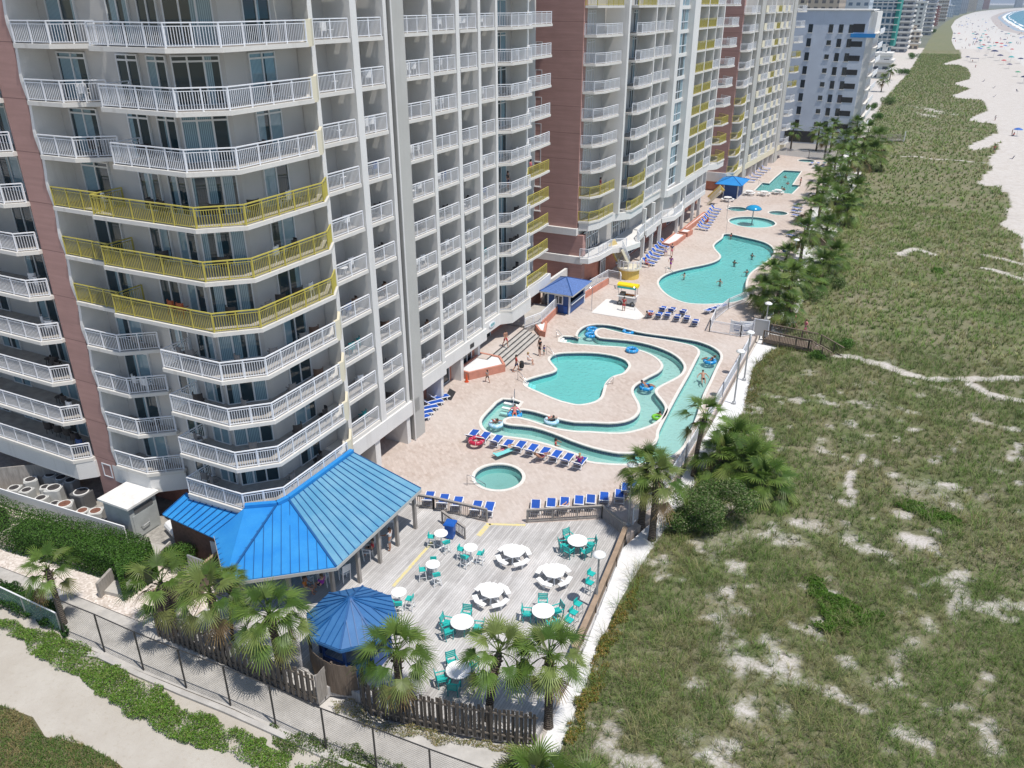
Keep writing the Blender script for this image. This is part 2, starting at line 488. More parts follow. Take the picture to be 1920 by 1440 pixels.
def water(name, tint, bump=0.35, scale=3.2, glossy=0.9):
    m = bpy.data.materials.new(name); m.use_nodes = True
    nt = m.node_tree; N = nt.nodes; L = nt.links; N.remove(N['Principled BSDF'])
    out = N['Material Output']
    tr = N.new('ShaderNodeBsdfTransparent'); tr.inputs['Color'].default_value = (*tint, 1)
    gl = N.new('ShaderNodeBsdfGlossy'); gl.inputs['Roughness'].default_value = 0.09; gl.inputs['Color'].default_value = (glossy, glossy, glossy, 1)
    tc = N.new('ShaderNodeTexCoord')
    vo = N.new('ShaderNodeTexVoronoi'); vo.feature = 'SMOOTH_F1'; vo.inputs['Scale'].default_value = scale
    L.new(mapped(N, L, tc.outputs['Object']), vo.inputs['Vector'])
    nz = noise(N, L, tc.outputs['Object'], scale * 0.9, 4, 0.6)
    h = mth(N, L, 'ADD', vo.outputs['Distance'], nz)
    bp = N.new('ShaderNodeBump'); bp.inputs['Strength'].default_value = bump; bp.inputs['Distance'].default_value = 0.12
    L.new(h, bp.inputs['Height']); L.new(bp.outputs['Normal'], gl.inputs['Normal'])
    df = N.new('ShaderNodeBsdfDiffuse'); df.inputs['Color'].default_value = (tint[0] * 0.5, tint[1] * 0.8, tint[2] * 0.8, 1)
    L.new(bp.outputs['Normal'], df.inputs['Normal'])
    m1 = N.new('ShaderNodeMixShader'); m1.inputs['Fac'].default_value = 0.10
    L.new(tr.outputs['BSDF'], m1.inputs[1]); L.new(df.outputs['BSDF'], m1.inputs[2])
    fr = N.new('ShaderNodeFresnel'); fr.inputs['IOR'].default_value = 1.33; L.new(bp.outputs['Normal'], fr.inputs['Normal'])
    mx = N.new('ShaderNodeMixShader'); L.new(fr.outputs['Fac'], mx.inputs['Fac'])
    L.new(m1.outputs['Shader'], mx.inputs[1]); L.new(gl.outputs['BSDF'], mx.inputs[2])
    L.new(mx.outputs['Shader'], out.inputs['Surface'])
    return m
M['water'] = water('clear_aqua_water', (0.74, 1.0, 0.99), bump=0.6)
M['waterdeep'] = water('turquoise_pool_water', (0.50, 0.98, 1.0), bump=0.6)
M['waterspa'] = water('still_spa_water', (0.58, 0.88, 0.88), bump=0.1, scale=1.5)

def boards(name, c1, c2, w=0.14, axis=0):
    m = mat(name, c1, 0.85, spec=0.2); N, L, b = graph(m)
    v, o = obj_xyz(N, L)
    u = mth(N, L, 'DIVIDE', o[axis], w); fl = mth(N, L, 'FLOOR', u)
    wn_ = N.new('ShaderNodeTexWhiteNoise'); wn_.noise_dimensions = '2D'
    cb = N.new('ShaderNodeCombineXYZ'); L.new(fl, cb.inputs[0])
    seg = mth(N, L, 'FLOOR', mth(N, L, 'ADD', mth(N, L, 'DIVIDE', o[1 - axis], 4.2), mth(N, L, 'MULTIPLY', fl, 0.37)))
    L.new(seg, cb.inputs[1]); L.new(cb.outputs[0], wn_.inputs['Vector'])
    sc = (14, 0.9, 1) if axis == 0 else (0.9, 14, 1)
    n = noise(N, L, mapped(N, L, v, sc), 1.0, 6, 0.75); n2 = noise(N, L, v, 0.35, 4)
    c = mixc(N, L, wn_.outputs['Value'], c1, c2)
    c = mixc(N, L, rng(N, L, n, 0.35, 0.75, 0, 0.55), c, tuple(x * 0.55 for x in c1))
    c = mixc(N, L, rng(N, L, n2, 0.45, 0.7, 0, 0.35), c, tuple(min(1, x * 1.5) for x in c2))
    gap = mth(N, L, 'LESS_THAN', mth(N, L, 'FRACT', u), 0.07)
    L.new(mixc(N, L, gap, c, tuple(x * 0.25 for x in c1)), b.inputs['Base Color']); return m
M['deck'] = boards('weathered_grey_deck_boards', (0.42, 0.40, 0.385), (0.60, 0.58, 0.565))
M['wood'] = mat('weathered_brown_wood', (0.20, 0.155, 0.12), 0.9, var=0.35, scale=1.2, stretch=(6, 6, 0.7), spec=0.2, orand=0.25)
M['woodgrey'] = mat('silver_grey_wood', (0.36, 0.33, 0.30), 0.9, var=0.3, scale=1.5, stretch=(5, 5, 1), spec=0.2)
M['wooddark'] = mat('dark_fence_wood', (0.15, 0.128, 0.108), 0.9, var=0.45, scale=1.3, stretch=(5, 5, 0.5), spec=0.2, orand=0.35)
M['woodtan'] = mat('tan_cap_rail_wood', (0.36, 0.26, 0.18), 0.85, var=0.3, scale=1.5)
def metalroof(name, col, faded):
    m = mat(name, col, 0.58, spec=0.35); N, L, b = graph(m)
    v, o = obj_xyz(N, L); n = noise(N, L, v, 0.6, 5, 0.65); n2 = noise(N, L, v, 9, 4, 0.7)
    c = mixc(N, L, rng(N, L, n, 0.35, 0.7), col, faded); c = mixc(N, L, rng(N, L, n2, 0.62, 0.75, 0, 0.35), c, tuple(min(1, x * 1.6 + 0.05) for x in faded))
    L.new(c, b.inputs['Base Color']); return m
M['roofblue'] = metalroof('blue_metal_roof', (0.016, 0.205, 0.56), (0.035, 0.27, 0.60))
M['roofblue_glint'] = metalroof('sky_glint_blue_metal_roof', (0.085, 0.27, 0.43), (0.17, 0.36, 0.49))  # roof blue with the sky's glint on one slope put into the colour
M['roofgaz'] = metalroof('deep_blue_metal_roof', (0.03, 0.125, 0.31), (0.05, 0.17, 0.37))
M['seam'] = mat('blue_roof_seam', (0.012, 0.09, 0.26), 0.45)
M['bluepaint'] = mat('royal_blue_paint', (0.018, 0.075, 0.25), 0.5, var=0.15, scale=2)
M['white_pl'] = mat('white_plastic', (0.82, 0.82, 0.82), 0.4, var=0.04)
M['whitetop'] = mat('white_table_top', (0.86, 0.85, 0.83), 0.35, var=0.05, scale=4)
M['sling'] = mat('blue_lounger_sling', (0.012, 0.085, 0.42), 0.6, var=0.12, scale=4, orand=0.15)
M['teal'] = mat('teal_plastic', (0.02, 0.44, 0.40), 0.45, var=0.08)
M['tealdark'] = mat('dark_teal_plastic', (0.012, 0.24, 0.26), 0.45, var=0.1)
M['blackw'] = mat('dark_wicker', (0.035, 0.03, 0.03), 0.6)
M['brownw'] = mat('brown_wicker', (0.11, 0.065, 0.045), 0.7)
M['orange'] = mat('orange_red_plastic', (0.42, 0.09, 0.03), 0.5)
M['greyf'] = mat('grey_sling_fabric', (0.22, 0.21, 0.21), 0.7)
M['bin'] = mat('blue_plastic_bin', (0.01, 0.10, 0.42), 0.4, var=0.1)
M['metal'] = mat('grey_galvanised_metal', (0.42, 0.43, 0.44), 0.45, metal=0.5)
M['steel'] = mat('stainless_tube', (0.55, 0.56, 0.58), 0.25, metal=0.9)
M['blackmetal'] = mat('black_coated_metal', (0.035, 0.033, 0.032), 0.5)
M['lamp'] = mat('white_lamp_head', (0.85, 0.85, 0.83), 0.4)
M['conc'] = mat('pale_concrete', (0.48, 0.455, 0.42), 0.9, var=0.22, scale=1.2, bump=0.2)
M['acgrey'] = mat('grey_ac_casing', (0.46, 0.46, 0.44), 0.6, var=0.15, scale=3, orand=0.12)
M['acdark'] = mat('dark_ac_casing', (0.12, 0.12, 0.12), 0.6, var=0.2, scale=3)
M['acfan'] = mat('dark_fan_grille', (0.05, 0.045, 0.045), 0.7)
M['rust'] = mat('rusty_fan_grille', (0.20, 0.09, 0.06), 0.8, var=0.3, scale=6)
M['boxgrey'] = mat('grey_green_enclosure_steel', (0.42, 0.44, 0.43), 0.55, var=0.2, scale=1.5)
M['whiteroof'] = mat('white_flat_roof', (0.76, 0.74, 0.70), 0.8, var=0.18, scale=2)
M['tarp'] = mat('dark_screen', (0.15, 0.14, 0.12), 0.8)
# ------------------------------------------------------------------ land, beach and sea
def structure(o): o['kind'] = 'structure'; return o
def simple_sheet(name, poly, z, m):
    return structure(flat([poly], z).build(name, m))

def sandmat(name, c1, c2, c3, sc=0.6):
    m = mat(name, c1, 0.95, spec=0.1); N, L, b = graph(m)
    v, o = obj_xyz(N, L)
    c = mixc(N, L, rng(N, L, noise(N, L, v, sc, 6, 0.65), 0.35, 0.7), c1, c2)
    c = mixc(N, L, rng(N, L, noise(N, L, v, sc * 9, 4, 0.7), 0.55, 0.75, 0, 0.6), c, c3)
    L.new(c, b.inputs['Base Color'])
    bp = N.new('ShaderNodeBump'); bp.inputs['Strength'].default_value = 0.4; bp.inputs['Distance'].default_value = 0.06
    L.new(noise(N, L, v, sc * 6, 5, 0.7), bp.inputs['Height']); L.new(bp.outputs['Normal'], b.inputs['Normal'])
    return m
M['beach'] = sandmat('pale_beach_sand', (0.60, 0.575, 0.545), (0.54, 0.515, 0.48), (0.47, 0.44, 0.40), 0.12)
M['wetsand'] = sandmat('damp_sand', (0.47, 0.42, 0.39), (0.42, 0.38, 0.36), (0.38, 0.34, 0.32), 0.05)
M['whitesand'] = sandmat('white_gravel', (0.74, 0.73, 0.72), (0.66, 0.655, 0.65), (0.46, 0.455, 0.45), 1.6)
M['pathsand'] = sandmat('tan_path_sand', (0.43, 0.39, 0.335), (0.49, 0.455, 0.40), (0.36, 0.31, 0.24), 0.5)
def shellgravel():
    m = mat('shell_gravel', (0.6, 0.53, 0.47), 0.95, spec=0.1); N, L, b = graph(m)
    v, o = obj_xyz(N, L)
    vo = N.new('ShaderNodeTexVoronoi'); vo.inputs['Scale'].default_value = 9; L.new(v, vo.inputs['Vector'])
    hs = N.new('ShaderNodeSeparateColor'); L.new(vo.outputs['Color'], hs.inputs['Color'])
    c = mixc(N, L, hs.outputs[0], (0.42, 0.35, 0.29), (0.76, 0.69, 0.63))
    c = mixc(N, L, rng(N, L, noise(N, L, v, 0.5, 4), 0.4, 0.7, 0, 0.5), c, (0.70, 0.62, 0.56))
    L.new(c, b.inputs['Base Color']); return m
M['shell'] = shellgravel()
M['town'] = mat('town_ground', (0.16, 0.17, 0.13), 0.95, var=0.4, scale=0.05)
M['asphalt'] = mat('pale_asphalt', (0.30, 0.28, 0.26), 0.9, var=0.15, scale=0.4)

ground = structure(flat([[(-900, -60), (700, -60), (12000, 4000), (12000, 30000), (-9000, 30000), (-9000, 3000)]], -0.72).build('ground', M['beach']))

# shoreline: surf line as it bends away along the coast
surf_px = [(1920, 57), (1900, 47), (1888, 39), (1881, 33), (1885, 28.5), (1895, 23.5), (1908, 20.5), (1920, 18.6)]
surf = spline(GL(surf_px, -0.7), 5, closed=False)
near = [(surf[0][0] + 60, -60), (surf[0][0] + 52, 300), (surf[0][0] + 14, surf[0][1] - 180)]
shore = near + surf
far_r = [(9000, 6500), (30000, 9000), (30000, -60)]
def seamat():
    m = mat('sea_water', (0.015, 0.20, 0.30), 0.25, spec=0.4); N, L, b = graph(m)
    v, o = obj_xyz(N, L)
    c = mixc(N, L, rng(N, L, noise(N, L, mapped(N, L, v, (0.03, 0.012, 1)), 1, 5), 0.35, 0.7), (0.012, 0.17, 0.28), (0.03, 0.25, 0.33))
    L.new(c, b.inputs['Base Color'])
    bp = N.new('ShaderNodeBump'); bp.inputs['Strength'].default_value = 0.5; bp.inputs['Distance'].default_value = 0.5
    L.new(noise(N, L, v, 0.25, 5), bp.inputs['Height']); L.new(bp.outputs['Normal'], b.inputs['Normal'])
    return m
M['sea'] = seamat()
M['foam'] = mat('sea_foam', (0.8, 0.82, 0.83), 0.9, var=0.12, scale=0.08)
far_coast = [(shore[-1][0] + 500, shore[-1][1] + 350)]
simple_sheet('sea', shore + far_coast + far_r, -0.64, M['sea'])
def ribbon(name, line, d0, d1, z, m, jag=0.0, seed=3):
    a = offset(line, d0); b = offset(line, d1)
    if jag:
        a = [(x + jag * (vnoise(i * 0.9, 3, seed) - .5), y + 2 * jag * (vnoise(i * 0.7, 8, seed) - .5)) for i, (x, y) in enumerate(a)]
        b = [(x + jag * (vnoise(i * 0.8, 5, seed) - .5), y + 2 * jag * (vnoise(i * 0.6, 2, seed) - .5)) for i, (x, y) in enumerate(b)]
    mb = MB(); n = len(a)
    mb.add([(x, y, z) for x, y in a] + [(x, y, z) for x, y in b], [(i, i + 1, n + i + 1, n + i) for i in range(n - 1)])
    return structure(mb.build(name, m))
fine = resample(shore, 25)
ribbon('wet_sand', shore, 24, -2, -0.68, M['wetsand'])
ribbon('surf', fine, 1.5, -4.5, -0.60, M['foam'], 3.5, 5)
ribbon('surf', fine, -9, -11.5, -0.60, M['foam'], 4.0, 9)
ribbon('tide_pool_water', [p for p in shore if p[1] > 700], 10, 4, -0.66, mat('wet_sheen_sand', (0.36, 0.42, 0.48), 0.3))

# dune field
orange_px = [(1040, 1440), (1060, 1380), (1075, 1340), (1100, 1280), (1130, 1195), (1160, 1130), (1190, 1080), (1230, 1015), (1270, 960), (1320, 880), (1365, 810), (1392, 770), (1405, 720), (1412, 690), (1430, 665), (1460, 655), (1495, 655), (1540, 660)]
edge_l = [(-9.2, 12.0), (-9.3, 18.0)] + GL(orange_px, -0.3)[:-4]
edge_l += [(-9.6, 77.3), (-8.2, 78.4), (-5.4, 78.8), (-5.2, 80.2), (-9.4, 81.0), (-10.6, 88), (-11.4, 99), (-12.3, 119), (-13.4, 141), (-14.6, 170), (-14.5, 195), (-13, 212)] + GL([(1655, 190), (1682, 160), (1702, 140), (1722, 108), (1734, 90)], -.5)
edge_r_px = [(1842, 30), (1812, 36), (1790, 47), (1784, 58), (1785, 70), (1784.6, 80), (1791, 86), (1800, 93.5), (1801, 101), (1802, 110), (1770, 119), (1769, 121.5), (1796, 121.7), (1813.7, 128), (1820, 140.4), (1817, 149), (1790, 156), (1793, 159), (1820, 166.5), (1786, 179), (1790, 184), (1820, 186), (1843, 188), (1847, 198), (1853, 208),
             (1835, 214), (1824, 220.6), (1815, 226), (1840, 231), (1867.5, 234), (1871, 250), (1845, 262), (1812, 279), (1815, 284), (1850, 279), (1876, 268), (1868, 285), (1850, 302), (1860, 318), (1845, 335), (1833, 345), (1852, 350), (1878, 352), (1890, 375), (1892, 405), (1876, 427), (1895, 436), (1914, 444)]
edge_r = GL(edge_r_px, -0.5)
dune_near_r = [(14.0, 111), (17, 100), (21, 85), (24, 60), (24, 12)]
YSPL = edge_l[-1][1]
dune_poly = edge_l + [p for p in edge_r if p[1] < YSPL] + dune_near_r
# sandy tracks through the grass
paths_px = [([(1540, 662), (1560, 668), (1600, 672), (1625, 682), (1660, 692), (1700, 706), (1745, 713), (1800, 710), (1860, 708), (1925, 706)], 0.55),
            ([(1820, 720), (1850, 735), (1880, 742), (1925, 752)], 0.6), ([(1668, 292), (1720, 294), (1770, 299), (1810, 303), (1850, 306)], 0.5),
            ([(1850, 480), (1890, 488), (1925, 496)], 0.8), ([(1840, 505), (1870, 512), (1925, 527)], 0.45), ([(1690, 478), (1715, 470), (1745, 478)], 0.8),
            ([(1620, 850), (1605, 870), (1590, 900), (1598, 930)], 0.3)]
PATHS = [(GL(p, -0.3), w) for p, w in paths_px]
patch_px = [(1700, 1015, 46, 26, 1), (1755, 1000, 40, 14, .9), (1520, 985, 70, 30, .75), (1490, 1010, 60, 24, .8), (1600, 1010, 40, 18, .8), (1690, 965, 30, 16, .7), (1685, 795, 26, 10, .7), (1710, 810, 20, 8, .8), (1455, 1260, 60, 50, .8), (1470, 1330, 60, 40, .8), (1680, 1235, 45, 26, 1),
            (1720, 1215, 40, 30, .9), (1740, 1175, 26, 36, .8), (1690, 1150, 30, 25, .8), (1640, 1285, 50, 30, .6), (1540, 1165, 40, 12, .6), (1370, 1190, 40, 40, .5), (1380, 1250, 60, 50, .7), (1310, 1290, 35, 26, .8), (1150, 1370, 40, 25, .8), (1300, 1390, 60, 40, .6), (1395, 1340, 50, 60, .7),
            (1850, 790, 26, 10, .7), (1890, 800, 30, 9, .7), (1680, 1060, 25, 12, .7), (1665, 1410, 40, 24, .6), (1850, 935, 30, 10, .5), (1905, 960, 25, 10, .6), (1590, 860, 12, 14, .7), (1815, 925, 20, 8, .5), (1745, 205, 22, 12, .8), (1735, 215, 18, 10, .8), (1680, 890, 25, 10, .5), (1560, 930, 20, 16, .6)]
PATCH = []
for px, py, rx, ry, s in patch_px:
    c = G(px, py, -0.3); a = G(px + rx, py, -0.3); bq = G(px, py + ry, -0.3)
    PATCH.append((c, math.hypot(a[0] - c[0], a[1] - c[1]), math.hypot(bq[0] - c[0], bq[1] - c[1]), s))
H26 = YAW
def veg_mask(x, y):
    """0 = bare sand, 1 = thick growth"""
    x = np.asarray(x, float); y = np.asarray(y, float)
    xx = x + 1.1 * (fbm(x * 0.35, y * 0.35, 5, 3) - .5); yy = y + 2.2 * (fbm(x * 0.35, y * 0.35, 9, 3) - .5)
    ins = inside(xx, yy, dune_poly) | (inside(x, y, dune_poly) & (y < 76) & (x < 22))
    n = fbm(x * 0.16, y * 0.16, 21, 4); n2 = fbm(x * 0.75, y * 0.75, 31, 4)
    v = np.clip((n - 0.26) / 0.16, 0, 1) * 0.4 + 0.6
    v = v * np.clip((n2 - 0.25) / 0.14, 0.3, 1)
    kk = np.clip((y - 66) / 14, 0, 1) * .9
    v = v * (1 - kk) + kk * np.clip(.82 + .5 * (n2 - .35), .55, 1)
    bare = np.zeros(x.shape)
    wob = (n2 - .5) * 0.9
    ca, sa = math.cos(-H26), math.sin(-H26)
    for (c, a, b, s) in PATCH:
        dx = x - c[0]; dy = y - c[1]
        u = dx * math.cos(H26) + dy * math.sin(H26); w = -dx * math.sin(H26) + dy * math.cos(H26)
        d = np.sqrt((u / a) ** 2 + (w / b) ** 2) + wob * 1.6
        bare = np.maximum(bare, s * np.clip((0.95 - d) / 0.9, 0, 1) * .85)
    for line, w in PATHS:
        d = dist_line(x, y, line) + wob * 0.9
        bare = np.maximum(bare, np.clip((w * 1.15 - d) / (w * 0.5), 0, 1))
    v = v * (1 - bare)
    return np.where(ins, np.maximum(v, .10 * (n2 > .42)), 0.0)
def dune_h(x, y):
    x = np.asarray(x, float); y = np.asarray(y, float)
    h = -0.32 + 0.9 * (fbm(x * 0.11, y * 0.09, 41, 3) - 0.42) + 0.22 * (fbm(x * 0.5, y * 0.5, 45, 3) - .5)
    k = np.clip((x + 9.6) / 4.0, 0, 1)           # level beside the resort
    h = -0.33 * (1 - k) + h * k
    k2 = np.clip((y - 250) / 60, 0, 1)
    h = h * (1 - k2) - 0.45 * k2
    fr = np.clip((x - 16) / 8, 0, 1) * np.clip((y - 40) / 40, 0, 1)
    return h * (1 - fr) - 0.62 * fr
def grid_ground(name, xs, ys, m):
    X, Y = np.meshgrid(xs, ys); Z = dune_h(X, Y); V = veg_mask(X, Y)
    n = len(xs); k = len(ys)
    co = np.stack([X, Y, Z], -1).reshape(-1, 3)
    i = np.arange((k - 1) * n).reshape(k - 1, n)[:, :-1].ravel()
    quads = np.stack([i, i + 1, i + n + 1, i + n], -1)
    o = np_mesh(name, co, quads, m)
    at = o.data.attributes.new('veg', 'FLOAT', 'POINT'); at.data.foreach_set('value', V.ravel().astype(np.float32))
    o.data.polygons.foreach_set('use_smooth', [True] * len(o.data.polygons))
    return structure(o)
def np_mesh(name, co, faces, m):
    """a mesh from arrays; faces all have the same number of corners"""
    me = bpy.data.meshes.new(name)
    co = np.asarray(co, np.float32); faces = np.asarray(faces, np.int32)
    me.vertices.add(len(co)); me.vertices.foreach_set('co', co.ravel())
    me.loops.add(faces.size); me.loops.foreach_set('vertex_index', faces.ravel())
    me.polygons.add(len(faces))
    me.polygons.foreach_set('loop_start', np.arange(0, faces.size, faces.shape[1], dtype=np.int32))
    me.update(calc_edges=True)
    if m: me.materials.append(m)
    o = bpy.data.objects.new(name, me); COL.objects.link(o); return o
def dunemat():
    m = mat('dune_sand_and_litter', (0.6, 0.56, 0.5), 0.95, spec=0.1); N, L, b = graph(m)
    v, o = obj_xyz(N, L)
    at = N.new('ShaderNodeAttribute'); at.attribute_name = 'veg'
    n1 = noise(N, L, v, 0.9, 5, 0.7); n2 = noise(N, L, v, 6, 5, 0.75); n3 = noise(N, L, v, 0.2, 4)
    sand = mixc(N, L, rng(N, L, n1, 0.35, 0.7), (0.60, 0.565, 0.53), (0.50, 0.455, 0.405))
    sand = mixc(N, L, rng(N, L, n2, 0.5, 0.72, 0, 0.7), sand, (0.38, 0.33, 0.28))
    lit = mixc(N, L, rng(N, L, n2, 0.3, 0.7), (0.15, 0.14, 0.08), (0.30, 0.275, 0.185))
    lit = mixc(N, L, rng(N, L, n3, 0.4, 0.65), lit, (0.15, 0.17, 0.08))
    f = mth(N, L, 'ADD', at.outputs['Fac'], mth(N, L, 'MULTIPLY', mth(N, L, 'SUBTRACT', n2, 0.5), 1.3))
    L.new(mixc(N, L, rng(N, L, f, 0.15, 0.75), sand, lit), b.inputs['Base Color'])
    bp = N.new('ShaderNodeBump'); bp.inputs['Strength'].default_value = 0.6; bp.inputs['Distance'].default_value = 0.15
    L.new(n2, bp.inputs['Height']); L.new(bp.outputs['Normal'], b.inputs['Normal'])
    return m
M['dune'] = dunemat()
grid_ground('dune_sand', np.arange(-10.9, 26, 0.33), np.arange(10, 150, 0.33), M['dune'])
grid_ground('dune_sand', np.concatenate([np.arange(-34, 40, 0.9)]), np.arange(150, YSPL + 1, 0.9), M['dune'])
# the dunes far along the coast
fd = GL([(1731, 95), (1742, 75), (1757, 55), (1772, 42), (1790, 32), (1812, 24.5), (1840, 19.5), (1880, 15.5), (1925, 13.2)], -0.5)
fr_ = GL([(1925, 13.9), (1880, 16.6), (1850, 19.5), (1828, 22.5), (1806, 29), (1791, 37.5), (1783, 50), (1787, 61), (1784, 75), (1786, 82), (1793, 95)], -0.5)
M['fardune'] = mat('far_dune_scrub', (0.12, 0.135, 0.06), 0.95, var=0.5, scale=0.12, var2=(0.2, 0.19, 0.11))
simple_sheet('far_dunes', fd + fr_, -0.42, M['fardune'])
town = [(-14.5, 205), (-14.2, 214)] + GL([(1655, 190), (1682, 160), (1702, 140), (1722, 108), (1734, 90), (1742, 75), (1757, 55), (1772, 42), (1790, 32), (1812, 24.5), (1840, 19.5), (1880, 15.5), (1925, 13.2), (1925, 9.5), (1700, 9.5), (800, 9.5)], -0.5) + [(-900, 400), (-300, 205)]
simple_sheet('town_ground', town, -0.49, M['town'])

# ------------------------------------------------------------------ resort ground
deck_outline = [(-60, 38.6), (-26.6, 38.6), (-20.9, 38.4), (-18.6, 39.5), (-14.3, 42.15), (-12.3, 41.0), (-11.5, 44), (-11.4, 60), (-11.7, 80.5), (-12.4, 86), (-12.4, 100), (-13.2, 119), (-14.6, 141), (-17, 188), (-27.3, 191), (-60, 191)]
Z3 = zoomed(800, 700, 4.23); Z4 = zoomed(1080, 600, 4.23); Q3 = zoomed(960, 720, 4.0); Q7 = zoomed(960, 360, 4.0); Z2 = zoomed(1000, 480, 8.0); Z5 = zoomed(1160, 360, 3.735); ZF = zoomed(1320, 250, 9.6)
river_px = (Z3([(605, 205), (520, 275), (455, 345), (435, 390), (450, 432), (490, 465), (560, 490), (680, 505), (800, 522), (900, 545), (1000, 573), (1100, 608), (1200, 640)])
            + Q3([(560, 575), (680, 593), (780, 600), (900, 600), (1040, 590), (1150, 562), (1230, 518), (1285, 462), (1330, 370), (1390, 230)])
            + Z4([(1010, 590), (1065, 480), (1100, 400), (1130, 340), (1146, 305), (1143, 270), (1118, 240), (1060, 205), (960, 170), (850, 150), (720, 130), (600, 115), (480, 95), (350, 60), (260, 42), (160, 36), (80, 50), (32, 82), (12, 120), (16, 140)])
            + Z2([(660, 1226), (450, 1203), (400, 1282), (560, 1303)])
            + Z4([(-25, 188), (100, 197), (200, 205), (330, 212), (420, 222), (510, 240), (600, 275), (660, 315), (690, 355), (685, 387), (650, 420), (590, 450), (520, 490), (470, 525), (455, 560), (465, 600), (495, 650), (510, 700), (500, 740), (460, 780), (380, 810), (260, 822), (120, 815)])
            + Z3([(1170, 389), (1050, 365), (950, 335), (850, 305), (765, 290), (697, 288), (745, 230)]))
island_px = (Z3([(606, 382), (612, 366), (640, 352), (680, 346), (740, 350), (850, 380), (950, 415), (1050, 440), (1150, 455), (1230, 461)])
             + Z4([(100, 884), (200, 891), (330, 896), (420, 886), (520, 861), (610, 825), (670, 780), (700, 735), (706, 690), (680, 645), (642, 600), (625, 568), (640, 540), (690, 510), (760, 475), (820, 440), (850, 402), (855, 360), (820, 310), (750, 260), (640, 215), (520, 182), (400, 162), (260, 150), (185, 141), (155, 120), (148, 100), (165, 75), (210, 65), (260, 75), (400, 110), (560, 135), (700, 155), (830, 180), (930, 205), (975, 235), (982, 268), (960, 310), (900, 430), (820, 570), (740, 720), (660, 880)])
             + Q3([(1100, 400), (1062, 466), (1000, 497), (900, 520), (830, 522), (750, 514), (600, 480), (450, 430), (300, 370), (150, 325), (0, 310)])
             + Z3([(640, 406), (613, 398)]))
kidney_px = (Q7([(290, 1270), (288, 1245), (330, 1217), (420, 1207), (600, 1207), (740, 1225), (835, 1255), (872, 1290), (868, 1320), (830, 1360)])
             + Z4([(300, 445), (250, 480), (225, 520), (210, 580), (190, 620), (140, 650), (60, 668), (0, 670)])
             + Z3([(1100, 228), (1060, 217), (980, 187), (900, 152), (830, 122), (790, 97), (783, 74), (805, 50)])
             + Q7([(230, 1375), (300, 1357), (338, 1335), (325, 1312)]))
big_px = Z5([(740, 295), (790, 297), (870, 315), (960, 335), (1030, 357), (1072, 385), (1087, 415), (1075, 450), (1030, 490), (970, 530), (920, 570), (898, 610), (890, 650), (892, 690), (900, 735), (830, 765), (740, 779), (620, 785), (500, 780), (420, 760), (350, 725), (300, 680), (280, 640), (292, 608), (330, 580), (400, 553), (500, 530), (600, 510), (670, 490), (712, 465), (712, 440), (680, 405), (668, 375), (690, 350), (728, 322)])
far_px = ZF([(915, 1030), (1050, 890), (1175, 903), (1290, 790), (1440, 665), (1750, 683), (1670, 800), (1590, 925), (1730, 935), (1580, 1090)])
def circle(c, r, n=36): return [(c[0] + r * math.cos(2 * math.pi * k / n), c[1] + r * math.sin(2 * math.pi * k / n)) for k in range(n)]
river = spline(GL(river_px), 2); island = spline(GL(island_px), 2); kidney = spline(GL(kidney_px), 3); bigp = spline(GL(big_px), 3); farp = GL(far_px)
spa = circle((-22.8, 43.75), 1.72)
ms_c = G(1410.0, 416.5); ms = circle(ms_c, 3.45)
spa2 = circle(G(1383, 392), 1.6); spa3 = circle(G(1459, 399.5), 1.45); spa4 = circle(G(1512, 301.5), 1.7)
POOLS = [('lazy_river', river, 0.95, -0.27, 'water'), ('kidney_pool', kidney, 1.15, -0.22, 'waterdeep'), ('large_pool', bigp, 1.3, -0.20, 'waterdeep'), ('far_pool', farp, 1.2, -0.2, 'waterdeep'),
         ('round_spa', spa, 0.85, -0.16, 'waterspa'), ('wading_pool', ms, 0.5, -0.15, 'waterspa'), ('small_spa', spa2, 0.8, -0.15, 'waterspa'), ('small_spa', spa3, 0.8, -0.1, 'waterspa'), ('small_spa', spa4, 0.8, -0.2, 'waterspa')]
d = flat([deck_outline] + [p[1] for p in POOLS], 0.0)
d.wall(deck_outline[1:14], -0.75, -0.005, 0.12)
structure(d.build('pool_deck', M['paver']))
isl = flat([island], 0.0)
structure(isl.build('river_island_paving', M['paver']))
def shell(line, z0, z1):
    m = MB(); n = len(line)
    m.add([(x, y, z0) for x, y in line] + [(x, y, z1) for x, y in line], [(i, (i + 1) % n, n + (i + 1) % n, n + i) for i in range(n)])
    return m
def area(p): return sum(p[i][0] * p[(i + 1) % len(p)][1] - p[(i + 1) % len(p)][0] * p[i][1] for i in range(len(p))) / 2
def coping(line, out=True, w=0.25):
    s = -1 if area(line) > 0 else 1          # offset() goes left of travel
    l = offset(line, s * (w / 2 - 0.02) * (1 if out else -1), closed=True)
    return MB().wall(l, -0.06, 0.035, w, closed=True)
for name, line, dep, wz, wm in POOLS:
    structure(shell(line, -dep, -0.002).build(name + '_wall', M['tile']))
    structure(flat([line], -dep).build(name + '_floor', M['caustic_plaster']))
    structure(coping(line).build(name + '_coping', M['coping']))
    structure(flat([line, island] if name == 'lazy_river' else [line], wz).build(name + '_water', M[wm]))
structure(shell(island, -0.95, -0.002).build('river_island_wall', M['tile']))
structure(coping(island, out=False).build('river_island_coping', M['coping']))
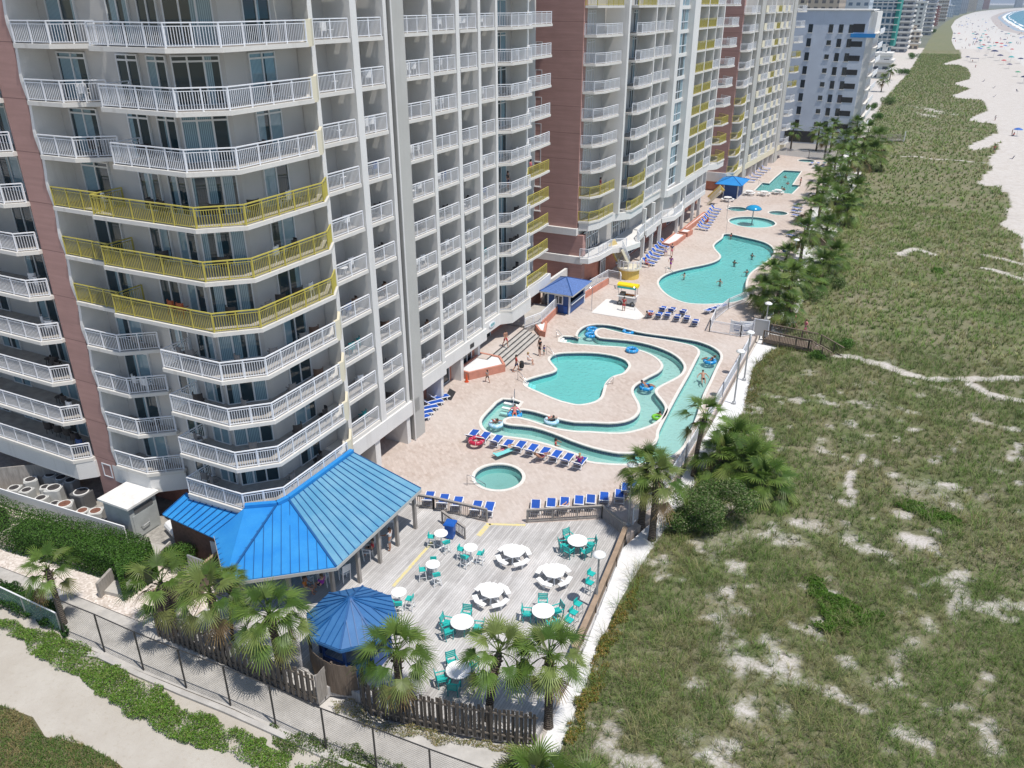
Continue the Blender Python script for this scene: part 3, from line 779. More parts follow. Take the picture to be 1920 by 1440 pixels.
# white steps going down into the water
def pool_steps(name, px_pairs, z0, dz):
    mb = MB()
    for k, (a, b, w) in enumerate(px_pairs):
        A = Vector((*G(*a), 0)); B = Vector((*G(*b), 0)); dd = (B - A).normalized(); nn = Vector((-dd.y, dd.x, 0)) * w
        z = z0 - dz * k
        mb.prism([(A.x, A.y), (B.x, B.y), (B.x + nn.x, B.y + nn.y), (A.x + nn.x, A.y + nn.y)], z - 0.12, z)
    structure(mb.build(name, M['step']))
pool_steps('river_steps', [(Z2([(470, 1215)])[0], Z2([(425, 1275)])[0], -.3), (Z2([(510, 1225)])[0], Z2([(475, 1290)])[0], -.3), (Z2([(550, 1235)])[0], Z2([(530, 1300)])[0], -.3)], -0.12, 0.14)
pool_steps('river_steps', [(Z3([(620, 215)])[0], Z3([(735, 238)])[0], -.32), (Z3([(605, 240)])[0], Z3([(715, 262)])[0], -.32), (Z3([(590, 268)])[0], Z3([(700, 292)])[0], -.32)], -0.12, 0.14)
pool_steps('pool_steps', [(Z3([(812, 62)])[0], Z3([(800, 92)])[0], -.3), (Z3([(838, 58)])[0], Z3([(828, 108)])[0], -.3), (Z3([(866, 56)])[0], Z3([(858, 128)])[0], -.3)], -0.14, 0.15)

# timber deck with painted safety lines
wood_outline = [(-31.2, 21.9), (-21.5, 21.9), (-21.4, 22.6), (-20.6, 22.9), (-19.5, 22.9), (-18.5, 22.6), (-16.2, 23.0), (-12.8, 23.8), (-10.9, 24.6), (-11.1, 31), (-12.05, 39.2), (-12.3, 40.98), (-14.3, 42.1), (-18.6, 39.45), (-20.9, 38.35), (-26.6, 38.55), (-31.2, 38.55)]
wd = flat([wood_outline], 0.012); wd.wall(wood_outline[:12], -0.6, 0.008, 0.06)
structure(wd.build('wooden_deck', M['deck']))
M['yellowpaint'] = mat('worn_yellow_paint', (0.66, 0.52, 0.13), 0.8, var=0.35, scale=5, var2=(0.55, 0.52, 0.42))
yl = MB()
for a, b, w in ((G(737, 1100), G(810, 1017), 0.2), (G(897, 1005), G(917, 982), 0.32)):
    yl.bar((*a, 0.018), (*b, 0.018), w, 0.006)
yl.bar((*G(917, 983), 0.018), (*G(985, 985), 0.018), 0.22, 0.006)
structure(yl.build('yellow_deck_line', M['yellowpaint']))
# white gravel strip between the deck and the dunes
strip = [(-12.6, 10), (-9.25, 10)] + [(x, y) for x, y in edge_l[1:]][:16] + [(-9.6, 77.3), (-8.2, 78.4), (-5.3, 78.8), (-5.2, 80.4), (-9.0, 82), (-9.2, 140), (-11, 205), (-30, 205), (-17, 189), (-14.6, 141), (-12.0, 100), (-12.0, 86), (-11.3, 80), (-11.1, 45), (-12.2, 40), (-11.0, 30), (-10.6, 24.5)]
strip_o = simple_sheet('white_gravel_strip', strip, -0.315, M['whitesand'])
# the service side
simple_sheet('service_yard_ground', [(-75, 26.0), (-30.9, 26.0), (-30.9, 39), (-75, 39)], -0.1, mat('grey_gravel', (0.36, 0.34, 0.31), 0.95, var=0.4, scale=4))
simple_sheet('shell_gravel_bed', [(-75, 22.6), (-46, 21.4)] + GL([(0, 1062), (60, 1085), (118, 1107), (200, 1140), (262, 1165), (284, 1152)], -0.3) + [(-30.8, 22.0), (-30.8, 26.2), (-75, 26.2)], -0.30, M['shell'])
simple_sheet('concrete_walk', GL([(-60, 1045), (0, 1062), (118, 1107), (200, 1140), (262, 1165), (290, 1150), (300, 1190), (597, 1330), (690, 1350), (800, 1376), (1012, 1405), (1040, 1420), (1030, 1460), (800, 1462), (620, 1418), (440, 1330), (270, 1262), (130, 1200), (120, 1165), (0, 1090), (-60, 1070)], -0.36), -0.36, M['conc'])
simple_sheet('sand_path', GL([(-90, 1000), (-60, 1060), (0, 1080), (130, 1195), (270, 1262), (440, 1330), (620, 1418), (760, 1462), (1100, 1500), (1100, 1800), (-200, 1800), (-500, 1300)], -0.42), -0.42, M['pathsand'])
# ------------------------------------------------------------------ hotel towers
def railing(line, h=1.07, pick=0.125, post=1.35):
    m = MB()
    for a, b in zip(line[:-1], line[1:]):
        A = Vector((*a, 0)); B = Vector((*b, 0)); L = (B - A).length
        if L < 0.05: continue
        d = (B - A) / L; up = Vector((0, 0, 1))
        m.bar(A + up * h, B + up * h, 0.085, 0.055)
        m.bar(A + up * (h - 0.15), B + up * (h - 0.15), 0.035, 0.035)
        m.bar(A + up * 0.09, B + up * 0.09, 0.04, 0.035)
        n = max(1, round(L / post))
        for k in range(0 if a == line[0] else 1, n + 1):
            p = A + d * (L * k / n); m.bar(p, p + up * h, 0.06)
        n = max(1, int(L / pick))
        for k in range(n):
            p = A + d * (L * (k + 0.5) / n)
            x, y = p.x, p.y; w = 0.0115
            m.add([(x - w, y - w, .09), (x + w, y - w, .09), (x + w, y + w, .09), (x - w, y + w, .09), (x - w, y - w, h - .15), (x + w, y - w, h - .15), (x + w, y + w, h - .15), (x - w, y + w, h - .15)],
                  [(0, 1, 5, 4), (1, 2, 6, 5), (2, 3, 7, 6), (3, 0, 4, 7)])
    return m

_mesh_cache = {}
def inst(name, key, make, mat_, parent, loc=(0, 0, 0), rz=0.0, smooth=False):
    """one more copy of a part that shares its mesh"""
    if key not in _mesh_cache: _mesh_cache[key] = make().mesh(name, mat_, smooth)
    o = bpy.data.objects.new(name, _mesh_cache[key]); COL.objects.link(o); o.parent = parent
    o.location = loc; o.rotation_euler = (0, 0, rz); return o

def door_frame(w, h, n, tr):
    def mk():
        m = MB(); f = 0.07; dth = 0.12
        m.box(0, f, 0, dth, 0, h).box(w - f, w, 0, dth, 0, h).box(f, w - f, 0, dth, h - f, h).box(f, w - f, 0, dth, 0, 0.05)
        if tr: m.box(f, w - f, 0.005, dth - .005, h - tr, h - tr + 0.09)
        for k in range(1, n): m.box(w * k / n - 0.045, w * k / n + 0.045, 0.003, dth - .003, 0.05, h - f)
        return m
    return mk
def door(parent, name, x, y, z, rz, w=1.85, h=2.35, n=2, tr=0.33, gm='glass', fm='frame', panes=True):
    """glazing whose face looks along local -Y, its left foot at the given place"""
    o = inst(name, ('door', w, h, n, tr, fm), door_frame(w, h, n, tr), M[fm], parent, (x, y, z), rz)
    for k in range(n if panes else 1):
        pw = w / n if panes else w
        def mk(): return MB().box(-pw / 2 + 0.04, pw / 2 - 0.04, 0, 0.02, 0.04, h - 0.06)
        p = inst('pane', ('pane', pw, h, gm), mk, M[gm], o, (pw * (k + 0.5), 0.055, 0))
    return o

def slab(line, back, z0=-0.22, z1=0.0, lip=0.14):
    out = offset(line, -lip)
    return MB().prism(out + back, z0, z1)

def scallop(depth, amp, zs, th, fl):
    """upright fin: local X is its depth, its outer edge swings out at each railing"""
    def mk():
        pts = []
        for z in zs:
            pts += [(depth - amp * .2, z - 0.25), (depth, z + 0.02), (depth + amp, z + 0.9), (depth + amp * .95, z + 1.2), (depth + amp * .3, z + 1.9), (depth - amp * .1, z + fl - 0.3)] if amp > .06 else [(depth, z - .25), (depth, z + fl - .3)]
        poly = [(0, pts[0][1])] + pts + [(0, pts[-1][1])]
        m = MB(); n = len(poly)
        vs = [(x, -th / 2, z) for x, z in poly] + [(x, th / 2, z) for x, z in poly]
        fs = [(i, (i + 1) % n, n + (i + 1) % n, n + i) for i in range(n)]
        fs = [f[::-1] for f in fs]
        k = len(pts)
        # side faces as strips so that the notches stay clean
        base = len(vs)
        for i in range(1, k):
            a = (0, poly[i][1]); b = (0, poly[i + 1][1])
            vs += [(a[0], -th / 2, a[1]), (b[0], -th / 2, b[1]), (a[0], th / 2, a[1]), (b[0], th / 2, b[1])]
            q = base + 4 * (i - 1)
            fs += [(q, i, i + 1, q + 1)[::1], (q + 2, q + 3, n + i + 1, n + i)]
        return m.add(vs, fs)
    return mk

FL = 2.8; Z0 = 3.67
NF = 11
ZS = [Z0 + FL * k for k in range(NF)]
TOP = Z0 + FL * NF + 4.5
T1 = thing('hotel_tower', 'nearest cream hotel tower with rounded corner balconies above the blue-roofed bar', 'hotel tower', (-45, 54, 0))
def P1(o):      # keep world coordinates under the tower's own origin
    return o
ORI = Vector((-45, 54, 0))
def at_tower(o, org):
    o.location = Vector(o.location) - org; return o
class Tower:
    def __init__(s, root): s.root = root; s.org = Vector(root.location)
    def part(s, name, mb, m, smooth=False):
        o = mb.build(name, m, s.root, smooth=smooth); o.location = -s.org; return o
    def inst(s, name, key, mk, m, loc, rz=0.0):
        return inst(name, key, mk, m, s.root, tuple(Vector(loc) - s.org), rz)
    def door(s, name, x, y, z, rz, **k):
        return door(s.root, name, x - s.org.x, y - s.org.y, z - s.org.z, rz, **k)
    def balcony(s, name, key, line, back, z, mt='rail', lip=0.14, slabm='slab', para=None, ret=None):
        # slab with its railing, both built about the first corner of the line
        ox, oy = line[0]
        l = [(x - ox, y - oy) for x, y in line]; bk = [(x - ox, y - oy) for x, y in back]
        b = s.inst(name, (key, 'slab'), lambda: slab(l, bk, lip=lip), M[slabm], (ox, oy, z))
        inst('floor_finish', (key, 'floor'), lambda: flat([offset(l, 0.06) + bk], 0.008), M['floor'], b)
        rl = [(x - ox, y - oy) for x, y in (ret or [])] + l
        inst('railing', (key, 'rail', mt, len(rl)), lambda: railing(rl), M[mt], b)
        if para:
            pl = [(x - ox, y - oy) for x, y in para]
            inst('parapet', (key, 'para'), lambda: MB().wall(pl, 0.0, 1.1, 0.16), M['cream'], b)
        return b
T = Tower(T1)
wall1 = [(-62, 30.65), (-33.9, 30.65), (-32.15, 32.4), (-32.15, 37.9), (-33.1, 37.9), (-33.1, 46.6), (-34.6, 46.6), (-34.6, 52.9), (-35.1, 52.9), (-35.1, 61.3), (-35.75, 61.3), (-35.75, 65.25), (-35.0, 66.6), (-35.0, 70.4), (-36.6, 72.5), (-36.6, 79), (-62, 79)]
T.part('wall', MB().prism(wall1, 2.3, TOP), M['wall'])
gw = [(-62, 31.2), (-33.6, 31.2), (-33.4, 32.6), (-33.4, 46.8), (-34.2, 46.8), (-34.2, 61.5), (-35.2, 61.5), (-35.2, 67.5), (-35.6, 79), (-62, 79)]
T.part('ground_floor_wall', MB().prism(gw, -0.4, 2.32), M['salmon'])
T.part('roof', MB().prism([(-62, 30), (-33, 30), (-31, 33), (-31, 45), (-33.5, 60), (-34.6, 79.5), (-62, 79.5)], TOP, TOP + 0.5), M['white'])
# deep white band under the first balconies
T.part('fascia', MB().wall([(-62, 28.12), (-45.9, 28.12), (-45.2, 28.85), (-45.2, 30.6)], 2.2, 3.43, 0.3), M['white'])
T.part('fascia', MB().wall([(-45.2, 29.2), (-42.8, 29.05), (-40.3, 29.15), (-38.65, 30.5)], 2.2, 3.43, 0.3), M['white'])
T.part('fascia', MB().wall([(-36.2, 30.6), (-36.2, 28.72), (-31.95, 28.8), (-30.35, 30.4), (-30.3, 36.6), (-31.2, 37.9), (-31.2, 46.4), (-32.7, 46.9), (-32.7, 53.0), (-33.2, 53.2), (-33.2, 61.2), (-33.88, 61.5), (-33.88, 65.45), (-33.0, 66.35), (-33.0, 70.45), (-34.55, 73.2), (-34.55, 76), (-34.7, 79.3)], 2.3, 3.43, 0.3), M['white'])
# balconies, storey by storey
L_ = [(-60, 27.95), (-45.95, 28.0), (-45.2, 28.8)]
S2 = [(-42.9, 28.9), (-40.3, 29.0), (-38.6, 30.4)]
W_lo = [(-36.2, 28.55), (-31.9, 28.65), (-30.2, 30.3), (-30.15, 36.4)]
W_y = [(-39.2, 28.5), (-31.95, 28.7), (-30.2, 30.35), (-30.1, 36.45), (-30.95, 37.85)]
W_hi = [(-37.0, 28.7), (-31.95, 28.7), (-30.2, 30.35), (-30.05, 36.3)]
EAST = [('balcony', [(-31.35, 38.35), (-31.33, 41.6)], None), ('balcony', [(-31.37, 42.4), (-31.35, 44.95)], None), ('balcony', [(-32.83, 47.6), (-32.72, 52.5)], None),
        ('balcony', [(-33.35, 53.9), (-33.33, 57.3)], [(-33.3, 53.05), (-33.33, 53.95)]), ('balcony', [(-33.33, 58.0), (-33.33, 60.7)], None), ('balcony', [(-34.05, 62.1), (-34.0, 65.0)], [(-34.0, 61.35), (-34.03, 62.1)]),
        ('angled_balcony', [(-33.92, 65.5), (-32.96, 66.3), (-33.0, 70.35)], None), ('angled_balcony', [(-33.3, 70.5), (-34.6, 73.2), (-34.6, 76.0), (-34.75, 78.6)], None)]
for k, z in enumerate(ZS):
    yel = 4 <= k <= 6
    T.balcony('angled_balcony', 'L', L_, [(-45.2, 30.6), (-60, 30.6)], z)
    if yel:
        T.balcony('angled_balcony', 'S2y', [(-42.95, 28.95), (-39.3, 28.95)], [(-39.3, 30.6), (-42.95, 30.6)], z, 'railY')
        T.balcony('corner_balcony', 'Wy', W_y, [(-32.2, 37.85), (-32.2, 32.5), (-33.9, 30.7), (-39.2, 30.6)], z, 'railY', ret=[(-39.2, 30.5)])
    else:
        T.balcony('angled_balcony', 'S2', S2, [(-38.6, 30.62), (-42.9, 30.62)], z)
        w = W_lo if k < 4 else W_hi
        T.balcony('corner_balcony', 'W%d' % (k < 4), w, [(-32.2, 36.4), (-32.2, 32.5), (-33.9, 30.7), (w[0][0], 30.6)], z, 'rail', ret=[(w[0][0], 30.5)])
        T.inst('parapet', 'cornerpara', lambda: MB().prism([(-.12, -.05), (.08, -.05), (.08, .35), (-.75, 1.5), (-.95, 1.5), (-.12, .35)], -0.22, 1.1), M['cream'], (-30.18, 36.45, z))
    T.inst('balcony_floor_slab', 'cornerslab', lambda: MB().prism([(-2.1, -.02), (.05, -.02), (.05, .35), (-.8, 1.5), (-2.1, 1.5)], -0.21, -0.01), M['slab'], (-30.18, 36.45, z))
    for j, (nm, line, para) in enumerate(EAST):
        dx = -1.75 if j < 6 else -1.7
        back = [(line[-1][0] + dx, line[-1][1]), (line[0][0] + dx, line[0][1])]
        mt = 'railY' if (j == 7 and k <= 4) else 'rail'
        if para: back = back[:1] + [(para[0][0] + dx, para[0][1]), (para[0][0] - .1, para[0][1])]
        T.balcony(nm, 'E%d' % j, line, back, z, mt, para=para)
    # glazing
    for x in (-58, -54.5, -49.6, -47.2):
        T.door('balcony_door', x, 30.53, z, 0, w=1.9)
    T.door('balcony_door', -42.2, 30.53, z, 0, w=2.2)
    T.door('window', -37.7, 30.53, z, 0, w=1.55); T.door('window', -35.55, 30.53, z, 0, w=1.35)
    T.door('window', -33.86, 30.55, z, R(45), w=2.3, n=3)
    T.door('window', -32.03, 34.0, z, R(90), w=2.0)
    for yy, xx, w in ((38.75, -32.98, 1.5), (42.75, -32.98, 1.1), (48.2, -34.48, 2.0), (53.3, -34.98, 1.3), (58.2, -34.98, 1.2), (61.9, -35.63, 1.2), (66.9, -34.88, 2.2)):
        T.door('sliding_door', xx, yy, z, R(90), w=w)
    T.door('sliding_door', -36.3, 73.6, z, R(90), w=2.0)
# fins between the bays
def fin(x_in, x_out, y, th, amp, tw=T, zs=ZS, fl=FL):
    dpt = x_out - x_in
    tw.inst('scalloped_fin', ('fin', round(dpt, 2), th, amp, zs[0], len(zs)), scallop(dpt, amp, zs, th, fl), M['white'], (x_in, y, 0))
for xi, xo, y, th, a in ((-33.2, -31.15, 38.13, 0.36, .03), (-33.2, -31.15, 42.0, 0.62, .03), (-33.2, -31.2, 45.25, 0.35, .03), (-34.7, -32.6, 52.78, 0.42, .03), (-35.2, -33.2, 57.65, 0.52, .03), (-35.2, -33.2, 61.05, 0.42, .03), (-35.9, -33.85, 65.25, 0.36, .05), (-35.1, -33.4, 70.45, 0.3, .05)):
    fin(xi, xo, y, th, a)
o = T.inst('scalloped_fin', 'finS', scallop(1.75, .12, ZS, 0.22, FL), M['white'], (-43.1, 30.75, 0), R(-90))
T.part('pilaster', MB().box(-33.3, -31.05, 45.75, 47.1, -0.1, TOP), M['greypil'])
T.part('downpipe', MB().tube([(-30.98, 45.6, 0.1), (-30.98, 45.6, TOP - 1)], 0.06, 6), M['white'])
T.part('pink_pier', MB().box(-45.15, -43.22, 28.95, 30.9, -0.3, TOP), M['pink'])
fw = T.door('window', -44.6, 28.92, 2.35, 0, w=0.85, h=1.0, n=1, tr=0, gm='darkglass', fm='frameblue')
# ground floor front
for y0, y1 in ((40.75, 41.35), (44.85, 45.3), (52.4, 52.75), (56.6, 57.1), (60.9, 61.3)):
    xo = -31.2 if y0 < 46 else (-32.7 if y0 < 53 else (-33.2 if y0 < 58 else -33.8))
    T.part('column', MB().box(xo - 2.1, xo, y0, y1, -0.05, 2.34), M['white'])
for y, x, w, n in ((39.0, -33.34, 1.7, 2), (42.6, -33.34, 1.3, 1), (48.0, -34.14, 3.4, 4), (54.0, -34.14, 2.2, 2), (57.7, -34.14, 2.6, 3), (62.2, -35.14, 3.8, 4), (68.0, -35.55, 4.2, 5)):
    T.door('shop_window', x, y, 0.05, R(90), w=w, h=2.2, n=n, tr=0, gm='darkglass', fm='frameblue' if y > 50 else 'frame')
T.part('vent_grille', MB().box(-33.06, -33.02, 58.1, 58.8, 2.6, 3.0), M['dark'])
# round blue shell emblem over the entrance
sg = MB().lathe([(0.62, -0.03), (0.62, 0.03)], 28).xform(Matrix.Translation((-33.68, 63.6, 2.95)) @ Matrix.Rotation(R(90), 4, 'Y') @ Matrix.Diagonal((.42, 1, 1, 1)))
so = T.part('round_sign', sg, M['frameblue'])
sw = MB()
for a in range(5): sw.bar((-33.63, 63.25 + a * .17, 2.82), (-33.63, 63.3 + a * .15, 3.08), 0.05, 0.03)
so2 = sw.build('sign_emblem', mat('sea_green_sign_paint', (0.1, 0.4, 0.42), 0.5), so)

# ------------------------------------------------------------------ second tower
ZB = 9.1 - 1.07
Z2S = [ZB + FL * k for k in range(9)]
TOP2 = Z2S[-1] + 8.5
T2o = thing('hotel_tower', 'middle hotel tower with wide pink end wall and column of tall blue windows', 'hotel tower', (-45, 105, 0))
T2 = Tower(T2o)
T2.part('pink_end_wall', MB().prism([(-75, 85.2), (-34.0, 85.2), (-34.0, 86.2), (-75, 86.2)], 7.2, TOP2), M['pink'])
T2.part('pink_end_wall', MB().prism([(-75, 85.25), (-33.2, 85.25), (-33.2, 86.2), (-75, 86.2)], -0.2, 6.4), M['pink'])
T2.part('white_band', MB().prism([(-75, 84.85), (-33.9, 84.85), (-33.9, 86.2), (-75, 86.2)], 6.4, 7.2), M['white'])
T2.part('white_band', MB().prism([(-75, 84.85), (-33.1, 84.85), (-33.1, 86.0), (-75, 86.0)], 3.1, 3.95), M['white'])
wall2 = [(-75, 86.2), (-34.0, 86.2), (-34.0, 91.6), (-32.6, 93), (-32.6, 99.4), (-32.4, 99.5), (-32.4, 106.6), (-30.5, 106.6), (-30.5, 115), (-31.6, 115.2), (-31.6, 129), (-31.4, 136), (-75, 136)]
T2.part('wall', MB().prism(wall2, 3.0, TOP2), M['wall'])
T2.part('ground_floor_wall', MB().prism([(-75, 86.2), (-33.6, 86.2), (-32.6, 92), (-32.6, 136), (-75, 136)], -0.2, 3.02), M['salmon'])
T2.part('roof', MB().prism([(-75, 85), (-33, 85), (-30, 100), (-29.5, 136.5), (-75, 136.5)], TOP2, TOP2 + 0.5), M['white'])
A2 = [(-33.95, 85.45), (-32.75, 85.7), (-32.1, 87.2), (-31.9, 91.3)]
B2 = [(-30.75, 92.9), (-30.3, 93.4), (-30.25, 97.7), (-30.8, 99.4)]
C2 = [(-30.75, 99.7), (-30.72, 102.9)]; D2 = [(-30.7, 103.15), (-30.65, 106.45)]
E2 = [(-29.8, 115.3), (-29.75, 120.0)]; F2 = [(-29.72, 120.3), (-29.68, 124.8)]; G2 = [(-29.66, 125.1), (-29.64, 128.4)]
H2 = [(-30.0, 129.2), (-28.6, 130.2), (-28.4, 133.5), (-30.2, 135.2)]
for k, z in enumerate(Z2S):
    y2 = 'railY' if k in (0, 1, 8) else 'rail'
    T2.balcony('angled_balcony', 'A2', A2, [(-34, 91.4), (-34, 86.2)], z, y2)
    T2.balcony('angled_balcony', 'B2', B2, [(-32.6, 99.4), (-32.6, 93.0)], z, y2)
    for j, l in enumerate((C2, D2)):
        T2.balcony('balcony', 'CD%d' % j, l, [(-32.4, l[1][1]), (-32.4, l[0][1])], z, 'rail')
    for j, l in enumerate((E2, F2, G2)):
        T2.balcony('balcony', 'EFG%d' % j, l, [(-31.6, l[1][1]), (-31.6, l[0][1])], z, 'railY' if j < 2 else 'rail')
    T2.balcony('angled_balcony', 'H2', H2, [(-31.4, 135.2), (-31.4, 129.2)], z, 'railY' if k < 3 else 'rail')
    T2.door('sliding_door', -33.95, 86.4, z, R(90), w=2.2, n=3)
    T2.door('sliding_door', -32.5, 93.6, z, R(90), w=2.2); T2.door('sliding_door', -32.5, 96.8, z, R(90), w=1.5)
    for yy in (99.9, 103.4): T2.door('sliding_door', -32.3, yy, z, R(90), w=1.2)
    for yy, w in ((116.0, 1.4), (121.2, 2.2), (125.4, 1.3), (130.5, 2.2)): T2.door('sliding_door', -31.5 if yy < 129 else -31.3, yy, z, R(90), w=w)
    T2.door('tall_window', -30.35, 108.0, z - 0.15, R(90), w=4.4, h=2.5, n=2, tr=1.55, gm='glassb', fm='frameblue')
    if k < 7:
        T2.door('window', -40.2, 85.17, z + 0.75, 0, w=1.55, h=1.35, n=2, tr=0, gm='darkglass', fm='frame')
        T2.inst('window_sill', 'sill2', lambda: MB().box(-.1, 1.65, -.1, 0.02, -.1, 0), M['white'], (-40.2, 85.15, z + 0.74))
def fin2(x_in, x_out, y, th, amp): fin(x_in, x_out, y, th, amp, T2, Z2S)
for xi, xo, y, th, a in ((-34, -31.3, 91.9, 0.6, .05), (-32.6, -30.6, 99.5, 0.28, .06), (-32.5, -30.6, 103.02, 0.22, .04), (-31.7, -29.65, 120.15, 0.28, .05), (-31.7, -29.6, 124.95, 0.28, .05), (-31.7, -29.5, 128.75, 0.5, .05)): fin2(xi, xo, y, th, a)
T2.part('pilaster', MB().box(-32, -30.0, 106.56, 107.9, 6.9, TOP2), M['white'])
T2.part('pilaster', MB().box(-32, -29.6, 112.5, 115.24, 6.9, TOP2), M['white'])
T2.part('spandrel', MB().box(-30.5, -30.25, 107.9, 112.5, 6.9, 7.88), M['white'])
for k, z in enumerate(Z2S[:-1]): T2.inst('spandrel', 'sp2', lambda: MB().box(-.2, .06, 0, 4.6, 0, 0.42), M['white'], (-30.3, 107.9, z + 2.32))
T2.part('fascia', MB().wall([(-33.9, 85.6), (-32.85, 85.8), (-32.2, 87.2), (-32.0, 91.4), (-30.9, 92.8), (-30.45, 93.4), (-30.4, 97.7), (-30.85, 99.4), (-30.8, 106.6), (-29.9, 107.2), (-29.6, 112.2), (-29.75, 115.2), (-29.7, 128.6), (-28.7, 130.2), (-28.5, 133.5), (-30.2, 135.2)], 6.9, 7.81, 0.3), M['white'])
# terrace on the first floor with its stair
TER = [(-33.3, 84.7), (-32.3, 84.9), (-31.7, 86.6), (-31.4, 90.2), (-30.0, 91.6)]
TER2 = [(-29.3, 94.3), (-30.0, 95.6), (-30.3, 99.0), (-30.3, 107), (-29.2, 109.2), (-29.2, 113), (-29.8, 116), (-29.6, 128)]
tb = T2.part('terrace', MB().prism([(-33.2, 84.5), (-32.2, 84.7), (-31.55, 86.5), (-31.25, 90.1), (-29.9, 91.5), (-29.1, 94.3), (-29.9, 95.7), (-30.2, 99), (-30.2, 107), (-29.05, 109.1), (-29.05, 113.2), (-29.7, 116.2), (-29.5, 128), (-33, 128), (-33.2, 90)], 3.35, 3.95), M['white'])
railing(TER).build('railing', M['rail'], tb, loc=(0, 0, 3.95)); railing(TER2).build('railing', M['rail'], tb, loc=(0, 0, 3.95))
for y, x, w in ((86.6, -33.55, 2.2), (89.2, -33.55, 2.0), (93.4, -32.5, 2.2), (96.2, -32.5, 2.4), (108.5, -32.5, 3.2)):
    T2.door('shop_window', x, y, 3.97, R(90), w=w, h=2.4, n=3, tr=0.8, gm='darkglass', fm='frameblue')
for y, x, w in ((86.6, -33.5, 3.0), (90.0, -32.55, 1.6), (95.6, -32.5, 3.2), (99.6, -32.5, 3.2), (103.2, -32.5, 3.4), (109.4, -32.5, 2.2), (118, -32.5, 3.4), (122, -32.5, 3.4)):
    T2.door('shop_window', x, y, 0.3, R(90), w=w, h=2.6, n=3, tr=0.8, gm='darkglass', fm='frameblue')
for y in (99.3, 102.95, 106.7, 113.2, 116, 121.7, 125.5): T2.part('column', MB().box(-30.6 if y < 112 else -30.0, -30.2 if y < 112 else -29.6, y, y + 0.35, -0.1, 6.95), M['white'])
T2.part('sign_panel', MB().box(-30.18, -30.12, 100.0, 104.4, 3.0, 4.0), M['white'])

# ------------------------------------------------------------------ third tower
Z3B = 3.35; F3 = 2.86
Z3S = [Z3B + F3 * k for k in range(10)]
TOP3 = Z3S[-1] + 9
T3o = thing('hotel_tower', 'farthest of the three tall hotel towers with pink wall and cream parapets', 'hotel tower', (-45, 168, 0))
T3 = Tower(T3o)
def fx(y): return -30.4 + (y - 147) * (3.1 / 44.0)
T3.part('pink_end_wall', MB().prism([(-80, 147), (-30.6, 147), (-30.6, 148), (-80, 148)], 3.3, TOP3), M['pink'])
T3.part('white_band', MB().prism([(-80, 146.7), (-30.5, 146.7), (-30.5, 148), (-80, 148)], 1.7, 3.3), M['white'])
T3.part('ground_floor_wall', MB().prism([(-80, 147.2), (-31.6, 147.2), (-29.6, 190), (-80, 190)], -0.2, 2.5), M['salmon'])
T3.part('wall', MB().prism([(-80, 148), (-32.0, 148), (fx(190) - 1.7, 190), (-80, 190)], 2.4, TOP3), M['wall'])
T3.part('roof', MB().prism([(-80, 146.8), (-30.2, 146.8), (fx(190.5), 190.5), (-80, 190.5)], TOP3, TOP3 + .5), M['white'])
def seg(y0, y1): return [(fx(y0), y0), (fx(y1), y1)]
BAY3 = [(149.2, 153.6, 'angled'), (154.2, 156.2, 'rail'), (160.0, 163.4, 'half'), (163.7, 166.2, 'rail'), (166.9, 171.4, 'accent'), (172.0, 175.6, 'half'), (176.0, 179.4, 'half'), (184.4, 188.6, 'end')]
for k, z in enumerate(Z3S):
    for j, (a, b, kind) in enumerate(BAY3):
        if kind == 'angled': line = [(-30.55, 147.2), (-29.5, 148.0), (fx(151) + .6, 151), (fx(b), b)]; para = None
        elif kind == 'end': line = [(fx(a), a), (fx(a) + .9, a + .8), (fx(b) + .9, b - .6), (fx(b), b)]; para = None
        elif kind == 'half': m_ = a + (b - a) * .52; line = seg(m_, b); para = seg(a, m_)
        elif kind == 'accent': m_ = a + (b - a) * .4; line = seg(m_, b); para = seg(a, m_)
        else: line = seg(a, b); para = None
        back = [(fx(b) - 1.7, b), (fx(a) - 1.7, a if kind != 'angled' else 148)]
        if para: back += [(para[0][0] - .1, para[0][1])]
        ym = 'railY' if ((kind == 'angled' and k < 5) or (kind == 'accent' and k >= 4) or (kind == 'end' and k in (4, 5, 6))) else 'rail'
        T3.balcony('angled_balcony' if kind in ('angled', 'end') else 'balcony', 'T3%d' % j, line, back, z, ym, para=para)
        T3.door('sliding_door', fx(a) - 1.66 + (0.1 if kind == 'angled' else 0), a + .3, z, R(90), w=2.0 if b - a > 3 else 1.2)
def fin3(y, th, xo=0.1): T3.part('fin', MB().box(fx(y) - 1.9, fx(y) + xo, y - th / 2, y + th / 2, -0.1, TOP3), M['white'])
for y, th in ((153.9, .5), (163.55, .25), (166.55, .6), (171.7, .4), (175.8, .3), (179.8, .5)): fin3(y, th)
T3.part('pilaster', MB().box(fx(158) - 1.9, fx(158) + .15, 156.3, 159.8, -0.1, TOP3), M['greypil'])
T3.part('pilaster', MB().box(fx(182) - 1.9, fx(182) + .15, 180.1, 184.0, -0.1, TOP3), M['greypil'])
T3.part('fascia', MB().wall([(-30.5, 147.1), (-29.6, 148.1), (fx(151) + .5, 151), (fx(156), 156), (fx(160), 160), (fx(190), 190)], 2.1, 3.12, 0.3), M['cream'])
for y in (161, 165, 169, 173.5, 177): T3.door('shop_window', fx(y) - 1.5, y, 0.1, R(90), w=2.6, h=2.2, n=2, tr=0, gm='darkglass')
